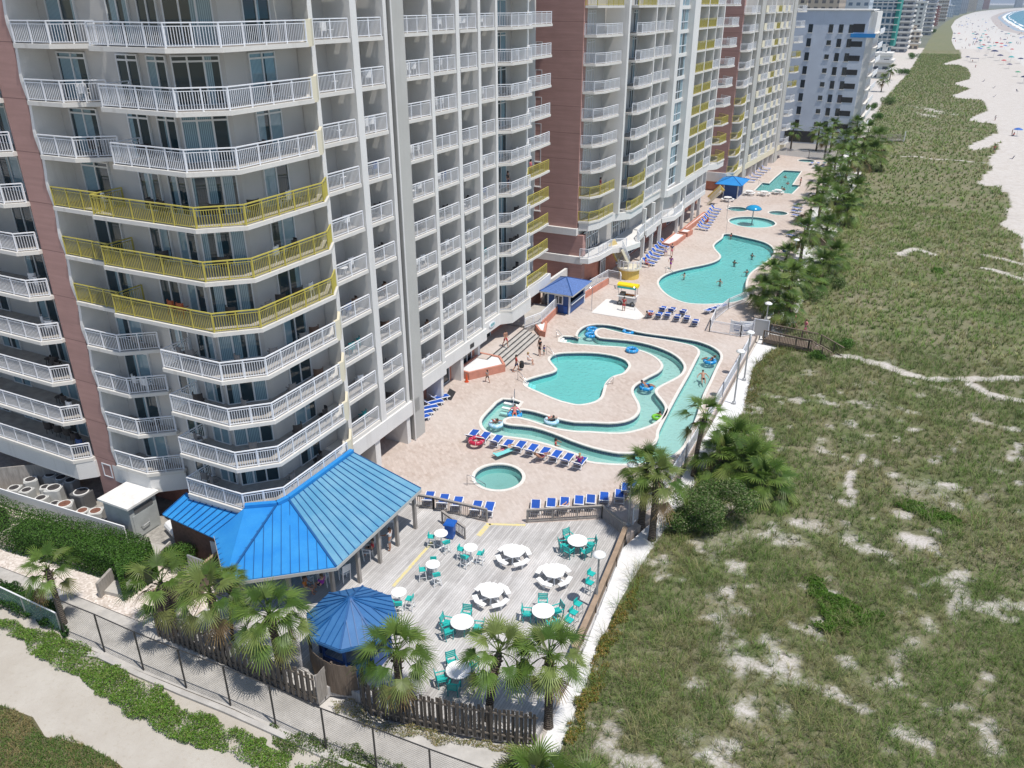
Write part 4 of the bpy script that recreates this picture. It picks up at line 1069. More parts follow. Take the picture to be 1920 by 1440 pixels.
# ------------------------------------------------------------------ bar pavilion
class Thing:
    """a thing whose parts are given in world places"""
    def __init__(s, name, label, cat, loc, group=None):
        s.o = thing(name, label, cat, loc, 0, group); s.loc = Vector(loc)
    def part(s, name, mb, m, smooth=False, label=None):
        p = mb.build(name, m, s.o, smooth=smooth); p.location = -s.loc
        if label: p['label'] = label
        return p
    def sub(s, name, mb, m, parent, smooth=False):
        return mb.build(name, m, parent, smooth=smooth)
def plane_roof(quads, th=0.07):
    mb = MB()
    for q in quads:
        n = len(q); mb.add(q + [(x, y, z - th) for x, y, z in q], [tuple(range(n)), tuple(range(2 * n - 1, n - 1, -1))] + [(i, n + i, n + (i + 1) % n, (i + 1) % n)[::-1] for i in range(n)])
    return mb
def seams(mb, a, b, c, d, n, w=0.045, h=0.05, t0=0, t1=1):
    """standing seams from line a-b (ridge) to line c-d (eave)"""
    a, b, c, d = map(Vector, (a, b, c, d))
    for k in range(n + 1):
        t = k / n; p = a.lerp(b, t); q = c.lerp(d, t)
        mb.bar(p + Vector((0, 0, h / 2)), q + Vector((0, 0, h / 2)), w, h)
PV = Thing('bar_pavilion', 'open bar pavilion with a blue seamed metal roof beside the timber deck', 'pavilion', (-27.5, 31, 0))
e0 = (-32.4, 26.6, 3.0); e1 = (-28.75, 23.7, 3.0); e2 = (-24.3, 27.4, 3.0); e3 = (-24.35, 36.1, 3.0)
r0 = (-31.7, 28.55, 3.95); r1 = (-30.2, 29.6, 3.95); r2 = (-30.0, 30.35, 3.95); r3 = (-29.95, 36.6, 3.95)
PV.part('roof_slope', plane_roof([[r2, e2, e3, r3]]), M['roofblue_glint'])
PV.part('roof_slope', plane_roof([[r1, e1, e2, r2]]), M['roofblue'])
PV.part('roof_slope', plane_roof([[r0, e0, e1, r1]]), M['roofblue'])
sm = MB(); seams(sm, r3, r2, e3, e2, 15)
PV.part('roof_seam', sm, M['seam'])
sm = MB()
def square_seams(mb, ea, eb, ra, rb_, n):
    # seams that climb square to the eave until they meet a hip or the ridge
    ea, eb, ra, rb_ = map(Vector, (ea, eb, ra, rb_)); u = (eb - ea).to_2d().normalized(); v = Vector((-u.y, u.x)); L = (eb - ea).to_2d().length
    if v.dot((ra - ea).to_2d()) < 0: v = -v
    sa = u.dot((ra - ea).to_2d()); ha = v.dot((ra - ea).to_2d()); sb = u.dot((rb_ - ea).to_2d()); hb = v.dot((rb_ - ea).to_2d())
    for k in range(1, n):
        s = L * k / n
        if s < sa: t = s / sa * ha; f = s / sa
        elif s > sb: t = (L - s) / (L - sb) * hb; f = (L - s) / (L - sb)
        else: t = ha + (hb - ha) * (s - sa) / max(1e-6, sb - sa); f = 1
        q = ea + (eb - ea) * (s / L); p = Vector((q.x + v.x * t, q.y + v.y * t, ea.z + (ra.z - ea.z) * f))
        mb.bar(p + Vector((0, 0, .025)), q + Vector((0, 0, .025)), 0.035, 0.045)
square_seams(sm, e1, e2, r1, r2, 12)
for a, b in ((r1, e1), (r2, e2)): sm.bar(Vector(a) + Vector((0, 0, .05)), Vector(b) + Vector((0, 0, .05)), 0.12, 0.06)
square_seams(sm, e0, e1, r0, r1, 9)
PV.part('roof_seam', sm, M['seam'])
fl = MB()
for a, b in zip((r0, r1, r2), (r1, r2, r3)): fl.bar(Vector(a) + Vector((0, 0, .1)), Vector(b) + Vector((0, 0, .1)), 0.3, 0.2)
PV.part('ridge_flashing', fl, M['roofblue'])
fa = MB()
for a, b in ((e0, e1), (e1, e2), (e2, e3)): fa.bar(Vector(a) - Vector((0, 0, .16)), Vector(b) - Vector((0, 0, .16)), 0.06, 0.2)
fa.bar(Vector(e3) - Vector((0, 0, .16)), Vector(r3) - Vector((0, 0, .3)), 0.06, 0.2)
PV.part('fascia_board', fa, M['greypil'])
for x, y in ((-24.75, 35.8), (-24.75, 33.75), (-24.75, 31.85), (-24.75, 29.8), (-25.4, 28.2), (-27.2, 26.65), (-28.6, 24.7), (-31.4, 27.2)):
    PV.part('post', MB().box(x - .1, x + .1, y - .1, y + .1, 0, 2.9), M['woodgrey'])
PV.part('bar_counter', MB().box(-29.4, -28.9, 29.5, 36, 0, 1.1).box(-29.5, -28.5, 29.4, 36.1, 1.1, 1.16), M['wood'])
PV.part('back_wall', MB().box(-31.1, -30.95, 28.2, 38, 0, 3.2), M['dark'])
SH = Thing('lean_to_roof', 'small blue seamed metal lean-to roof over a brown wall at the pavilion back', 'lean-to', (-34.6, 27.6, 0))
q = [(-37.3, 27.2, 2.55), (-32.6, 26.8, 2.55), (-31.9, 28.7, 3.25), (-36.9, 28.9, 3.25)]
SH.part('roof_slope', plane_roof([q]), M['roofblue'])
sm = MB(); seams(sm, q[3], q[2], q[0], q[1], 10); SH.part('roof_seam', sm, M['seam'])
SH.part('wall', MB().box(-36.9, -32.7, 27.35, 27.5, -0.3, 2.5), mat('brown_brick_wall', (0.16, 0.085, 0.06), 0.9, var=0.35, scale=5))
SH.part('white_door', MB().box(-33.7, -33.0, 27.28, 27.34, -0.3, 1.7), M['white'])

# ------------------------------------------------------------------ eight sided gazebo bar
GZ = Thing('gazebo_bar', 'small gazebo with a deep blue faceted metal roof on the deck edge', 'gazebo', (-21.5, 25.0, 0))
gc = Vector((-21.5, 25.0, 3.75)); gn = 8
ring = [(gc.x + 2.35 * math.cos(R(22.5 + 45 * k)), gc.y + 2.35 * math.sin(R(22.5 + 45 * k)), 2.55) for k in range(gn)]
GZ.part('roof', plane_roof([[tuple(gc), ring[k], ring[(k + 1) % gn]] for k in range(gn)]), M['roofgaz'])
sm = MB()
for k in range(gn):
    sm.bar(gc + Vector((0, 0, .02)), Vector(ring[k]) + Vector((0, 0, .03)), 0.09, 0.05)
    for t in (0.3, 0.5, 0.7):
        e = Vector(ring[k]).lerp(Vector(ring[(k + 1) % gn]), t); top = gc.lerp(e, 0.12 if t == .5 else .35)
        side = Vector(ring[k]) if t < .5 else Vector(ring[(k + 1) % gn])
        top = gc if t == .5 else gc.lerp(side, 0.42)
        sm.bar(top + Vector((0, 0, .03)), e + Vector((0, 0, .03)), 0.035, 0.04)
GZ.part('roof_seam', sm, M['seam'])
fa = MB()
for k in range(gn): fa.bar(Vector(ring[k]) - Vector((0, 0, .14)), Vector(ring[(k + 1) % gn]) - Vector((0, 0, .14)), 0.05, 0.16)
GZ.part('fascia_board', fa, M['roofgaz'])
GZ.part('counter', MB().wall([(gc.x + 1.75 * math.cos(R(22.5 + 45 * k)), gc.y + 1.75 * math.sin(R(22.5 + 45 * k))) for k in range(gn)], 0.0, 1.05, 0.12, closed=True), M['bluepaint'])
for k in range(0, gn, 2):
    x = gc.x + 1.85 * math.cos(R(22.5 + 45 * k)); y = gc.y + 1.85 * math.sin(R(22.5 + 45 * k))
    GZ.part('post', MB().box(x - .07, x + .07, y - .07, y + .07, 0, 2.5), M['bluepaint'])

# ------------------------------------------------------------------ deck fences and railings
def picket_fence(name, label, line, z0, h, m, gap=0.145, w=0.11, solid=False):
    f = Thing(name, label, 'fence', (line[0][0], line[0][1], z0))
    l = resample(line, gap); mb = MB(); rnd = random.Random(len(l))
    for k in range(len(l) - 1):
        a = l[k]; b = l[k + 1]; L = math.hypot(b[0] - a[0], b[1] - a[1])
        if L < .05: continue
        ang = math.atan2(b[1] - a[1], b[0] - a[0]); cx = (a[0] + b[0]) / 2; cy = (a[1] + b[1]) / 2
        off = 0.035 if (k % 2 and not solid) else -0.035
        hh = h + rnd.uniform(-.04, .04)
        mb.obox((cx - math.sin(ang) * off, cy + math.cos(ang) * off, z0 + hh / 2), (w if not solid else gap * .96, 0.025, hh), ang + rnd.uniform(-.02, .02), rnd.uniform(-.012, .012))
    f.part('pickets', mb, m)
    for hz in (0.35, h - 0.3):
        r = MB()
        for a, b in zip(line[:-1], line[1:]): r.bar((*a, z0 + hz), (*b, z0 + hz), 0.045, 0.09)
        f.part('rail', r, m)
    for p in resample(line, 2.4): f.part('post', MB().box(p[0] - .05, p[0] + .05, p[1] + .03, p[1] + .13, z0 - .1, z0 + h - .02), m)
    return f
picket_fence('picket_fence', 'dark weathered picket fence between the palms and the concrete walk, left of the gazebo', [(-32.2, 21.6), (-21.45, 21.68)], -0.33, 1.85, M['wooddark'], gap=0.185, w=0.14)
picket_fence('fence_end_panel', 'short grey solid wood panel at the end of the left picket fence', [(-21.42, 21.72), (-21.42, 22.5)], -0.33, 1.8, M['woodgrey'], solid=True)
picket_fence('curved_board_fence', 'curved grey-brown board wall wrapped around the gazebo foot', spline([(-23.3, 23.6), (-22.4, 22.9), (-21.4, 22.65), (-20.6, 22.75), (-19.9, 23.1)], 6, False), -0.33, 1.95, M['wood'], gap=0.12, solid=True)
picket_fence('picket_fence', 'dark weathered picket fence curving right from the gazebo to the white gravel', [(-19.6, 23.0), (-19.3, 22.45), (-18.7, 22.3), (-17.9, 22.42), (-16.2, 22.8), (-14.5, 23.2), (-12.8, 23.65), (-11.6, 24.0), (-10.75, 24.3)], -0.33, 2.0, M['wooddark'], gap=0.2, w=0.145)
def baluster_rail(name, label, line, z0, h, m, capm=None, drop=0.0, cap=0.16):
    f = Thing(name, label, 'railing', (line[0][0], line[0][1], z0))
    for a, b in zip(line[:-1], line[1:]):
        A = Vector((*a[:2], z0)); B = Vector((*b[:2], z0)); L = (B - A).length; d = (B - A) / L
        if len(a) > 2: A.z += a[2]; B.z += b[2]; d = (B - A) / L
        up = Vector((0, 0, 1))
        f.part('cap_rail', MB().bar(A + up * h, B + up * h, cap, 0.04), capm or m)
        mb = MB(); mb.bar(A + up * (h - .12), B + up * (h - .12), 0.04, 0.09); mb.bar(A + up * .1, B + up * .1, 0.04, 0.09)
        n = max(2, int(L / 0.14))
        for k in range(n):
            p = A + d * (L * (k + .5) / n); mb.bar(p + up * .08, p + up * (h - .08), 0.035)
        f.part('balusters', mb, m)
        n = max(1, round(L / 1.9))
        for k in range(n + 1):
            p = A + d * (L * k / n); f.part('post', MB().box(p.x - .045, p.x + .045, p.y - .045, p.y + .045, p.z - drop, p.z + h - .02), m)
    return f
baluster_rail('deck_railing', 'grey timber railing from the pavilion corner past the spa loungers', [(-26.3, 37.9), (-24.8, 38.15), (-20.95, 38.5)], 0.01, 1.0, M['woodgrey'])
baluster_rail('deck_railing', 'short grey timber railing beside the blue bin', [(-23.5, 37.1), (-21.3, 36.2)], 0.01, 0.95, M['woodgrey'])
baluster_rail('deck_railing', 'grey timber railing under the long lounger row with an angled right end', [(-18.55, 39.6), (-14.35, 42.25), (-12.35, 40.95)], 0.01, 1.0, M['woodgrey'])
f = picket_fence('deck_side_wall', 'tan-capped board wall along the seaward deck side', [(-12.2, 40.6), (-11.9, 38), (-11.45, 33.5), (-11.1, 29.5)], -0.33, 1.35, M['wood'], gap=0.15, solid=True)
for a, b in zip([(-12.2, 40.6), (-11.9, 38), (-11.45, 33.5)], [(-11.9, 38), (-11.45, 33.5), (-11.1, 29.5)]):
    f.part('cap_rail', MB().bar((*a, 1.04), (*b, 1.04), 0.3, 0.05), M['woodtan'])

# chain link fence along the walk
def chainlink():
    m = bpy.data.materials.new('chain_link_mesh'); m.use_nodes = True; N = m.node_tree.nodes; L = m.node_tree.links
    b = N['Principled BSDF']; b.inputs['Base Color'].default_value = (0.12, 0.12, 0.12, 1); b.inputs['Metallic'].default_value = 0.4; b.inputs['Roughness'].default_value = 0.5
    v, o = obj_xyz(N, L)
    s = 8.5
    u = mth(N, L, 'FRACT', mth(N, L, 'MULTIPLY', mth(N, L, 'ADD', o[0], o[2]), s)); w = mth(N, L, 'FRACT', mth(N, L, 'MULTIPLY', mth(N, L, 'SUBTRACT', o[0], o[2]), s))
    g = mth(N, L, 'MAXIMUM', mth(N, L, 'LESS_THAN', u, 0.11), mth(N, L, 'LESS_THAN', w, 0.11))
    L.new(g, b.inputs['Alpha']); return m
M['chain'] = chainlink()
cl = [(-36.8, 19.4), (-33.8, 19.5), (-30.9, 19.5), (-28.0, 19.6), (-25.2, 19.75), (-22.4, 19.8), (-19.4, 19.8), (-16.7, 19.95), (-13.9, 20.1), (-11.0, 20.3)]
CF = Thing('chain_link_fence', 'tall chain link fence with black posts along the concrete walk', 'fence', (-25, 19.7, -0.4))
for x, y in cl: CF.part('post', MB().tube([(x, y, -.45), (x, y, 2.2)], 0.045, 8), M['blackmetal'])
for a, b in zip(cl[:-1], cl[1:]):
    CF.part('top_rail', MB().tube([(*a, 2.2), (*b, 2.2)], 0.03, 6), M['blackmetal'])
    mb = MB(); mb.add([(*a, -.35), (*b, -.35), (*b, 2.18), (*a, 2.18)], [(0, 1, 2, 3)])
    CF.part('mesh_panel', mb, M['chain'])
curb = MB()
for a, b in zip([(-36, 18.85)] + cl[1:], cl[1:] + [(-9.8, 20.4)]): curb.bar((a[0], a[1] - .35, -.36), (b[0], b[1] - .35, -.36), 0.28, 0.16)
cb = curb.build('concrete_kerb', M['conc']); cb['kind'] = 'structure'
# pale rope net fence at the far left
NF_ = Thing('net_fence', 'low pale green net fence with a white top rail at the lower left', 'fence', (-40, 19.5, -0.4))
M['net'] = bpy.data.materials.new('pale_green_net'); M['net'].use_nodes = True
_N = M['net'].node_tree.nodes; _N['Principled BSDF'].inputs['Base Color'].default_value = (0.35, 0.55, 0.52, 1); _N['Principled BSDF'].inputs['Alpha'].default_value = 0.3
na = G(-80, 1065, 0.9); nb = G(105, 1152, 0.9)
NF_.part('top_rail', MB().tube([(*na, 1.0), (*nb, 1.0)], 0.04, 6), M['white_pl'])
mb = MB(); mb.add([(*na, -.4), (*nb, -.4), (*nb, 0.98), (*na, 0.98)], [(0, 1, 2, 3)]); NF_.part('net', mb, M['net'])
for t in (0, .33, .66, 1): 
    p = Vector((*na, 0)).lerp(Vector((*nb, 0)), t); NF_.part('post', MB().tube([(p.x, p.y, -.45), (p.x, p.y, 1.0)], 0.04, 6), M['metal'])

# white aluminium fence on the seaward side of the pavers
def alu_fence(name, label, line, z0=0.0, h=1.25, solid=False):
    f = Thing(name, label, 'fence', (line[0][0], line[0][1], z0))
    for a, b in zip(line[:-1], line[1:]):
        A = Vector((*a, z0)); B = Vector((*b, z0)); L = (B - A).length; d = (B - A) / L; up = Vector((0, 0, 1))
        mb = MB(); mb.bar(A + up * h, B + up * h, 0.06, 0.05); mb.bar(A + up * .12, B + up * .12, 0.05, 0.04); mb.bar(A + up * (h - .16), B + up * (h - .16), 0.04, 0.03)
        n = max(2, int(L / 0.12))
        for k in range(n):
            p = A + d * (L * (k + .5) / n); mb.bar(p + up * .1, p + up * h, 0.02)
        f.part('panel', mb, M['rail'])
        for p in (A, B): f.part('post', MB().box(p.x - .04, p.x + .04, p.y - .04, p.y + .04, z0 - .3, z0 + h + .05), M['rail'])
    return f
alu_fence('white_pool_fence', 'white picket pool fence along the seaward paver edge beside the white gravel', [(-12.3, 42.5), (-11.55, 46), (-11.45, 52), (-11.42, 58), (-11.5, 64), (-11.55, 70), (-11.65, 76.5)])
kf = GL([(1415, 628), (1388, 632), (1330, 622), (1340, 600), (1365, 580), (1400, 565)])
alu_fence('white_pool_fence', 'white curved pool fence around the beach gate below the large pool', kf)
alu_fence('white_pool_fence', 'white pool fence at the far end of the deck by the parking', [(-27, 190.6), (-22, 189.6), (-17.2, 187.8)], h=1.5)
GT = Thing('beach_gate', 'white framed beach gate with a grey panel beside the notice board', 'gate', (*G(1425, 632), 0))
gx, gy = G(1425, 632)
GT.part('frame', MB().box(gx - .75, gx - .67, gy - .04, gy + .04, 0, 1.9).box(gx + .67, gx + .75, gy - .04, gy + .04, 0, 1.9).box(gx - .67, gx + .67, gy - .04, gy + .04, 1.82, 1.9), M['rail'])
GT.part('panel', MB().box(gx - .66, gx + .66, gy - .02, gy + .02, 0.15, 1.8), M['metal'])
def notice(label, px, rz, sub=True):
    x, y = G(*px); b = Thing('notice_board', label, 'notice board', (x, y, 0)); 
    w = MB().obox((0, 0, 0.85), (1.35, 0.05, 1.25), rz); b.part('board', w.xform(Matrix.Translation((x, y, 0))), M['white_pl'])
    t = MB()
    for k in range(5): t.obox((0, 0, 1.25 - k * .13), (0.75 - .1 * (k % 2), 0.058, 0.045), rz)
    t.obox((0, 0, 0.52), (0.5, 0.058, 0.16), rz)
    b.part('printed_lines', t.xform(Matrix.Translation((x, y, 0))), M['bluetrim'])
    for s in (-.66, .66): b.part('post', MB().box(x + s * math.cos(rz) - .03, x + s * math.cos(rz) + .03, y + s * math.sin(rz) - .03, y + s * math.sin(rz) + .03, 0, 1.6), M['rail'])
notice('white rules board angled beside the beach gate', (1398, 628), R(24)); notice('white rules board on the pool fence left of the angled one', (1380, 628), R(-4))

# boardwalk to the beach
bw = GL([(1440, 625), (1499, 636)], 0.0); 
BW = Thing('boardwalk', 'brown timber boardwalk with railings crossing to the dunes', 'boardwalk', (bw[0][0], bw[0][1], 0))
p0 = Vector((-10.6, 79.2, 0.15)); p1 = Vector((-5.9, 78.6, 0.15)); p2 = Vector((-3.6, 77.4, -0.35))
def walk(th, a, b, w, m):
    d = (b - a).normalized(); n = Vector((-d.y, d.x, 0)) * (w / 2)
    mb = MB(); mb.add([a - n, b - n, b + n, a + n] + [p - Vector((0, 0, .18)) for p in (a - n, b - n, b + n, a + n)], [(0, 1, 2, 3), (7, 6, 5, 4), (0, 4, 5, 1), (1, 5, 6, 2), (2, 6, 7, 3), (3, 7, 4, 0)])
    th.part('walkway', mb, m)
    for s in (-1, 1):
        A = a + n * s; B = b + n * s; up = Vector((0, 0, 1)); L = (B - A).length; dd = (B - A) / L
        r = MB(); r.bar(A + up * 1.05, B + up * 1.05, 0.14, 0.05); r.bar(A + up * .12, B + up * .12, 0.05, 0.09)
        k = int(L / .15)
        for j in range(k): q = A + dd * (L * (j + .5) / k); r.bar(q + up * .1, q + up * 1.03, 0.04)
        th.part('railing', r, m)
        for j in range(int(L / 1.6) + 1):
            q = A + dd * min(L, 1.6 * j); th.part('post', MB().box(q.x - .05, q.x + .05, q.y - .05, q.y + .05, q.z - .9, q.z + 1.1), m)
walk(BW, p0, p1, 2.1, M['wood']); walk(BW, p1, p2, 2.0, M['wood'])
BW2 = Thing('boardwalk', 'short brown timber boardwalk among shrubs right of the large pool', 'boardwalk', (-10.5, 121, 0))
walk(BW2, Vector((-12.6, 120.5, .1)), Vector((-10.2, 119.2, .1)), 1.6, M['wood']); walk(BW2, Vector((-10.2, 119.2, .1)), Vector((-8.9, 117.0, -.3)), 1.6, M['wood'])
BW3 = Thing('boardwalk', 'grey boardwalk ending in white posts over the dune grass beyond the palms', 'boardwalk', (-9, 205, 0))
b0 = Vector((*G(1632, 262, .3), .3)); b1 = Vector((*G(1692, 262, .3), .3)); walk(BW3, b0, b1, 2.0, M['woodgrey'])
for d_ in (-.9, .9): BW3.part('end_post', MB().box(b1.x + .3, b1.x + .5, b1.y + d_ - .1, b1.y + d_ + .1, -.4, 2.2), M['white_pl'])

# ------------------------------------------------------------------ entrance steps, planters, ramps
ES = Thing('entrance_steps', 'wide pale steps with dark nosings below the sea-view doors', 'steps', (-31.5, 64, 0))
s0 = Vector((-31.0, 60.6)); s1 = Vector((-31.3, 69.3)); sx = Vector((-1, -.03))
for k in range(5):
    a = s0 + sx * (k * .42); b = s1 + sx * (k * .42); z = .14 * (k + 1)
    ES.part('tread', MB().prism([tuple(a), tuple(b), tuple(b + sx * (.42 if k < 4 else 3.2)), tuple(a + sx * (.42 if k < 4 else 3.2))], 0, z), M['conc'] if k < 4 else M['paver'])
    ES.part('nosing', MB().bar((a.x + .02, a.y, z + .006), (b.x + .02, b.y, z + .006), 0.09, 0.01), M['blackmetal'])
def planter(label, poly, h, cat='planter'):
    p = Thing('planter', label, cat, (poly[0][0], poly[0][1], 0))
    p.part('wall', MB().wall(poly, 0, h, 0.2, closed=True), M['salmon'])
    p.part('white_stones', flat([poly], h - .12), M['whitesand'])
    return p
planter('salmon planter of white stones left of the entrance steps', [(-33.9, 57.3), (-32.7, 57.2), (-30.7, 60.2), (-31.9, 61.6), (-33.9, 61.6)], 0.75)
planter('salmon planter of white stones at the foot of the entrance ramp', [(-31.4, 69.7), (-30.9, 69.6), (-31.9, 72.3), (-33.0, 71.6)], 0.6)
RP = Thing('entrance_ramp', 'salmon walled ramp with white railing between entrance steps and kiosk', 'ramp', (-33, 74, 0))
RP.part('ramp', MB().prism([(-33.0, 69.8), (-32.2, 71.5), (-32.6, 76.6), (-35.3, 76.6), (-35.3, 69.8)], 0, 0.7), M['conc'])
RP.part('wall', MB().wall([(-32.1, 71.6), (-32.55, 76.7)], 0, 0.75, .18), M['salmon'])
RP.part('railing', railing([(-32.9, 69.2), (-32.15, 71.6), (-32.55, 76.7), (-34.2, 78.2)], 1.05).xform(Matrix.Translation((0, 0, .72))), M['rail'])
PW = Thing('white_screen_wall', 'white screen wall behind the kiosk with grey windows', 'wall', (-35, 80, 0))
PW.part('wall', MB().box(-35.2, -34.9, 78.6, 85.1, 0, 2.4), M['white']); PW.part('window', MB().box(-34.89, -34.85, 79.4, 81, 1.1, 1.8), M['darkglass'])
R2 = Thing('tower_ramp', 'salmon walled ramp with white railing behind the snack cart', 'ramp', (-31.4, 84, 0))
R2.part('ramp', MB().prism([(-32.8, 80.5), (-31.6, 81.0), (-31.4, 84), (-30.9, 88.6), (-33, 88.6)], 0, 0.55), M['conc'])
R2.part('wall', MB().wall([(-33.0, 80.6), (-31.7, 81.0), (-31.45, 84), (-31.0, 88.5)], 0, 0.72, .2), M['salmon'])
R2.part('railing', railing([(-31.75, 81.1), (-31.5, 84), (-31.05, 88.4), (-29.4, 88.2), (-28.9, 87.0)], 1.05).xform(Matrix.Translation((0, 0, .72))), M['rail'])
def bent_stair(label, top, zlow, low, w, ztop, landing):
    s = Thing('outdoor_stair', label, 'staircase', (top[0], top[1], 0))
    a = Vector((*top, ztop)); b = Vector((*low, zlow)); n = 12
    d = (b - a); side = Vector((-d.y, d.x, 0)).normalized() * (w / 2)
    tr = MB()
    for k in range(n):
        p = a + d * (k / n); q = a + d * ((k + 1) / n); zz = ztop + (zlow - ztop) * (k + 1) / n
        tr.add([Vector((p.x, p.y, zz + .2)) - side, Vector((q.x, q.y, zz + .2)) - side, Vector((q.x, q.y, zz + .2)) + side, Vector((p.x, p.y, zz + .2)) + side,
                Vector((p.x, p.y, zz + .12)) - side, Vector((q.x, q.y, zz + .12)) - side, Vector((q.x, q.y, zz + .12)) + side, Vector((p.x, p.y, zz + .12)) + side], [(0, 1, 2, 3), (7, 6, 5, 4), (0, 4, 5, 1), (1, 5, 6, 2), (2, 6, 7, 3), (3, 7, 4, 0)])
    s.part('treads', tr, M['conc'])
    st = MB()
    for sg in (-1, 1): st.bar(a + side * sg * 1.03 + Vector((0, 0, -.05)), b + side * sg * 1.03 + Vector((0, 0, .12)), 0.1, 0.34)
    s.part('stringer', st, M['cream'])
    s.part('yellow_wall', MB().bar(a - side * 1.12 * landing + Vector((0, 0, .5)), b - side * 1.12 * landing + Vector((0, 0, .75)), 0.22, 1.2), M['yellow'])
    rl = MB(); A = a + side * landing; B = b + side * landing
    for h in (.95, .15): rl.bar(A + Vector((0, 0, h + .15)), B + Vector((0, 0, h + .15)), 0.05)
    for k in range(26): q = A.lerp(B, (k + .5) / 26); rl.bar(q + Vector((0, 0, .2)), q + Vector((0, 0, 1.1)), 0.02)
    s.part('railing', rl, M['rail'])
    return s
sa = G(1157, 463, 3.95); sb = G(1171, 497, 1.35)
bs = bent_stair('pale outdoor stair with a yellow side wall above the snack cart', sa, 1.3, sb, 1.6, 3.8, -1)
LX, LY = G(1180, 500, 1.35)
bs.part('landing', MB().lathe([(0, 1.2), (1.5, 1.2), (1.5, 1.35), (0, 1.35)], 24, c=(LX, LY, 0)), M['cream'])
bs.part('landing_base', MB().lathe([(1.25, 0), (1.25, 1.2)], 20, c=(LX, LY, 0)), M['yellow'])
_arc = [(LX + 1.45 * math.cos(R(a)), LY + 1.45 * math.sin(R(a))) for a in range(-170, 60, 23)]
bs.part('landing_railing', railing(_arc, 1.0).xform(Matrix.Translation((0, 0, 1.35))), M['rail'])
b2 = bent_stair('pale outdoor stair with a yellow side wall beside the far blue kiosk', G(1352, 359, 2.3), 0.0, G(1328, 383, 0), 1.5, 2.3, 1)
b2.name = 'outdoor_stair'
planter('curved salmon planter between the lounger rows below the tower', [(-30.0, 107.2), (-28.9, 107.0), (-28.4, 109), (-28.3, 113), (-29.9, 113.4)], 0.6)
planter('small salmon planter between the two striped lounger rows', [(-29.4, 113.9), (-28.2, 113.8), (-28.0, 115.6), (-29.3, 115.8)], 0.7)
planter('long salmon planter strip behind the farther striped loungers', [(-29.4, 116.2), (-29.0, 116.1), (-28.7, 127.0), (-29.2, 127.2)], 0.7)

# ------------------------------------------------------------------ kiosks
def hip_roof(x0, x1, y0, y1, z0, z1, rx=0.0):
    cx = (x0 + x1) / 2; cy = (y0 + y1) / 2
    a = (cx, cy, z1)
    c = [(x0, y0, z0), (x1, y0, z0), (x1, y1, z0), (x0, y1, z0)]
    return plane_roof([[a, c[k], c[(k + 1) % 4]] for k in range(4)], 0.06), a, c
KI = Thing('blue_kiosk', 'royal blue pool kiosk with pale corner boards and a faded blue hip roof', 'kiosk', (-32.3, 78.6, 0))
kx0, kx1, ky0, ky1 = -33.6, -31.1, 76.6, 80.9
KI.part('wall', MB().box(kx0, kx1, ky0, ky0 + .12, 0.05, 2.35).box(kx0, kx0 + .12, ky0 + .12, ky1, 0.05, 2.35).box(kx1 - .12, kx1, ky0 + .12, ky1, 0.05, 1.05).box(kx0, kx1, ky1, ky1 + .1, .05, 2.35), M['bluepaint'])
for x in (kx0, kx1): 
    for y in (ky0 - .02, ky1): KI.part('corner_board', MB().box(x - .08, x + .08, y - .06, y + .1, 0, 2.4), M['frameblue'])
KI.part('counter', MB().box(kx1 - .14, kx1 + .2, ky0 + .2, ky1 - .1, 1.05, 1.13), M['frameblue'])
w = KI.part('window', MB().box(kx0 + .75, kx0 + 1.75, ky0 - .05, ky0 - .003, 1.05, 2.05), M['white_pl'])
MB().box(kx0 + .87, kx0 + 1.2, ky0 - .07, ky0 - .052, 1.15, 1.95).box(kx0 + 1.3, kx0 + 1.63, ky0 - .07, ky0 - .052, 1.15, 1.95).build('pane', M['darkglass'], w)
KI.part('interior', MB().box(kx0 + .3, kx1 - .4, ky0 + .4, ky1 - .4, 0.05, .9), M['dark'])
rf, ap, cs = hip_roof(-34.35, -30.5, 75.9, 81.6, 2.45, 3.5)
r_ = KI.part('roof', rf, mat('weathered_blue_shingles', (0.10, 0.18, 0.42), 0.7, var=0.35, scale=6))
mb = MB()
for c in cs: mb.bar(Vector(ap) + Vector((0, 0, .02)), Vector(c) + Vector((0, 0, .02)), 0.1, 0.05)
KI.part('hip_ridge', mb, M['bluepaint'])
mb = MB()
for k in range(4): mb.bar(Vector(cs[k]) - Vector((0, 0, .1)), Vector(cs[(k + 1) % 4]) - Vector((0, 0, .1)), 0.06, 0.14)
KI.part('fascia_board', mb, M['greypil'])
K2 = Thing('blue_kiosk', 'dark blue bar hut with a bright blue roof near the far pool', 'kiosk', (-28.3, 144, 0))
K2.part('wall', MB().box(-29.6, -27.3, 142.2, 146.4, 0, 2.3), M['bluepaint'])
rf, ap, cs = hip_roof(-31.0, -26.4, 140.9, 147.6, 2.5, 3.4); K2.part('roof', rf, M['roofblue'])
for x, y in ((-29.6, 142.1), (-27.2, 142.1), (-27.2, 146.3)): K2.part('post', MB().box(x - .07, x + .07, y - .07, y + .07, 0, 2.45), M['frameblue'])
mb = MB()
for c in cs: mb.bar(Vector(ap) + Vector((0, 0, .02)), Vector(c) + Vector((0, 0, .02)), 0.1, 0.05)
K2.part('hip_ridge', mb, M['seam'])

# white shower pad
pad = GL([(1109, 587), (1112, 583), (1136, 562), (1140, 561), (1188, 573), (1203, 588), (1208, 594), (1200, 599), (1190, 600)])
pd = MB().prism(pad, 0.0, 0.06).build('white_shower_pad', M['white']); tag(pd, 'white concrete shower pad with rounded right end below the snack cart', 'concrete pad')

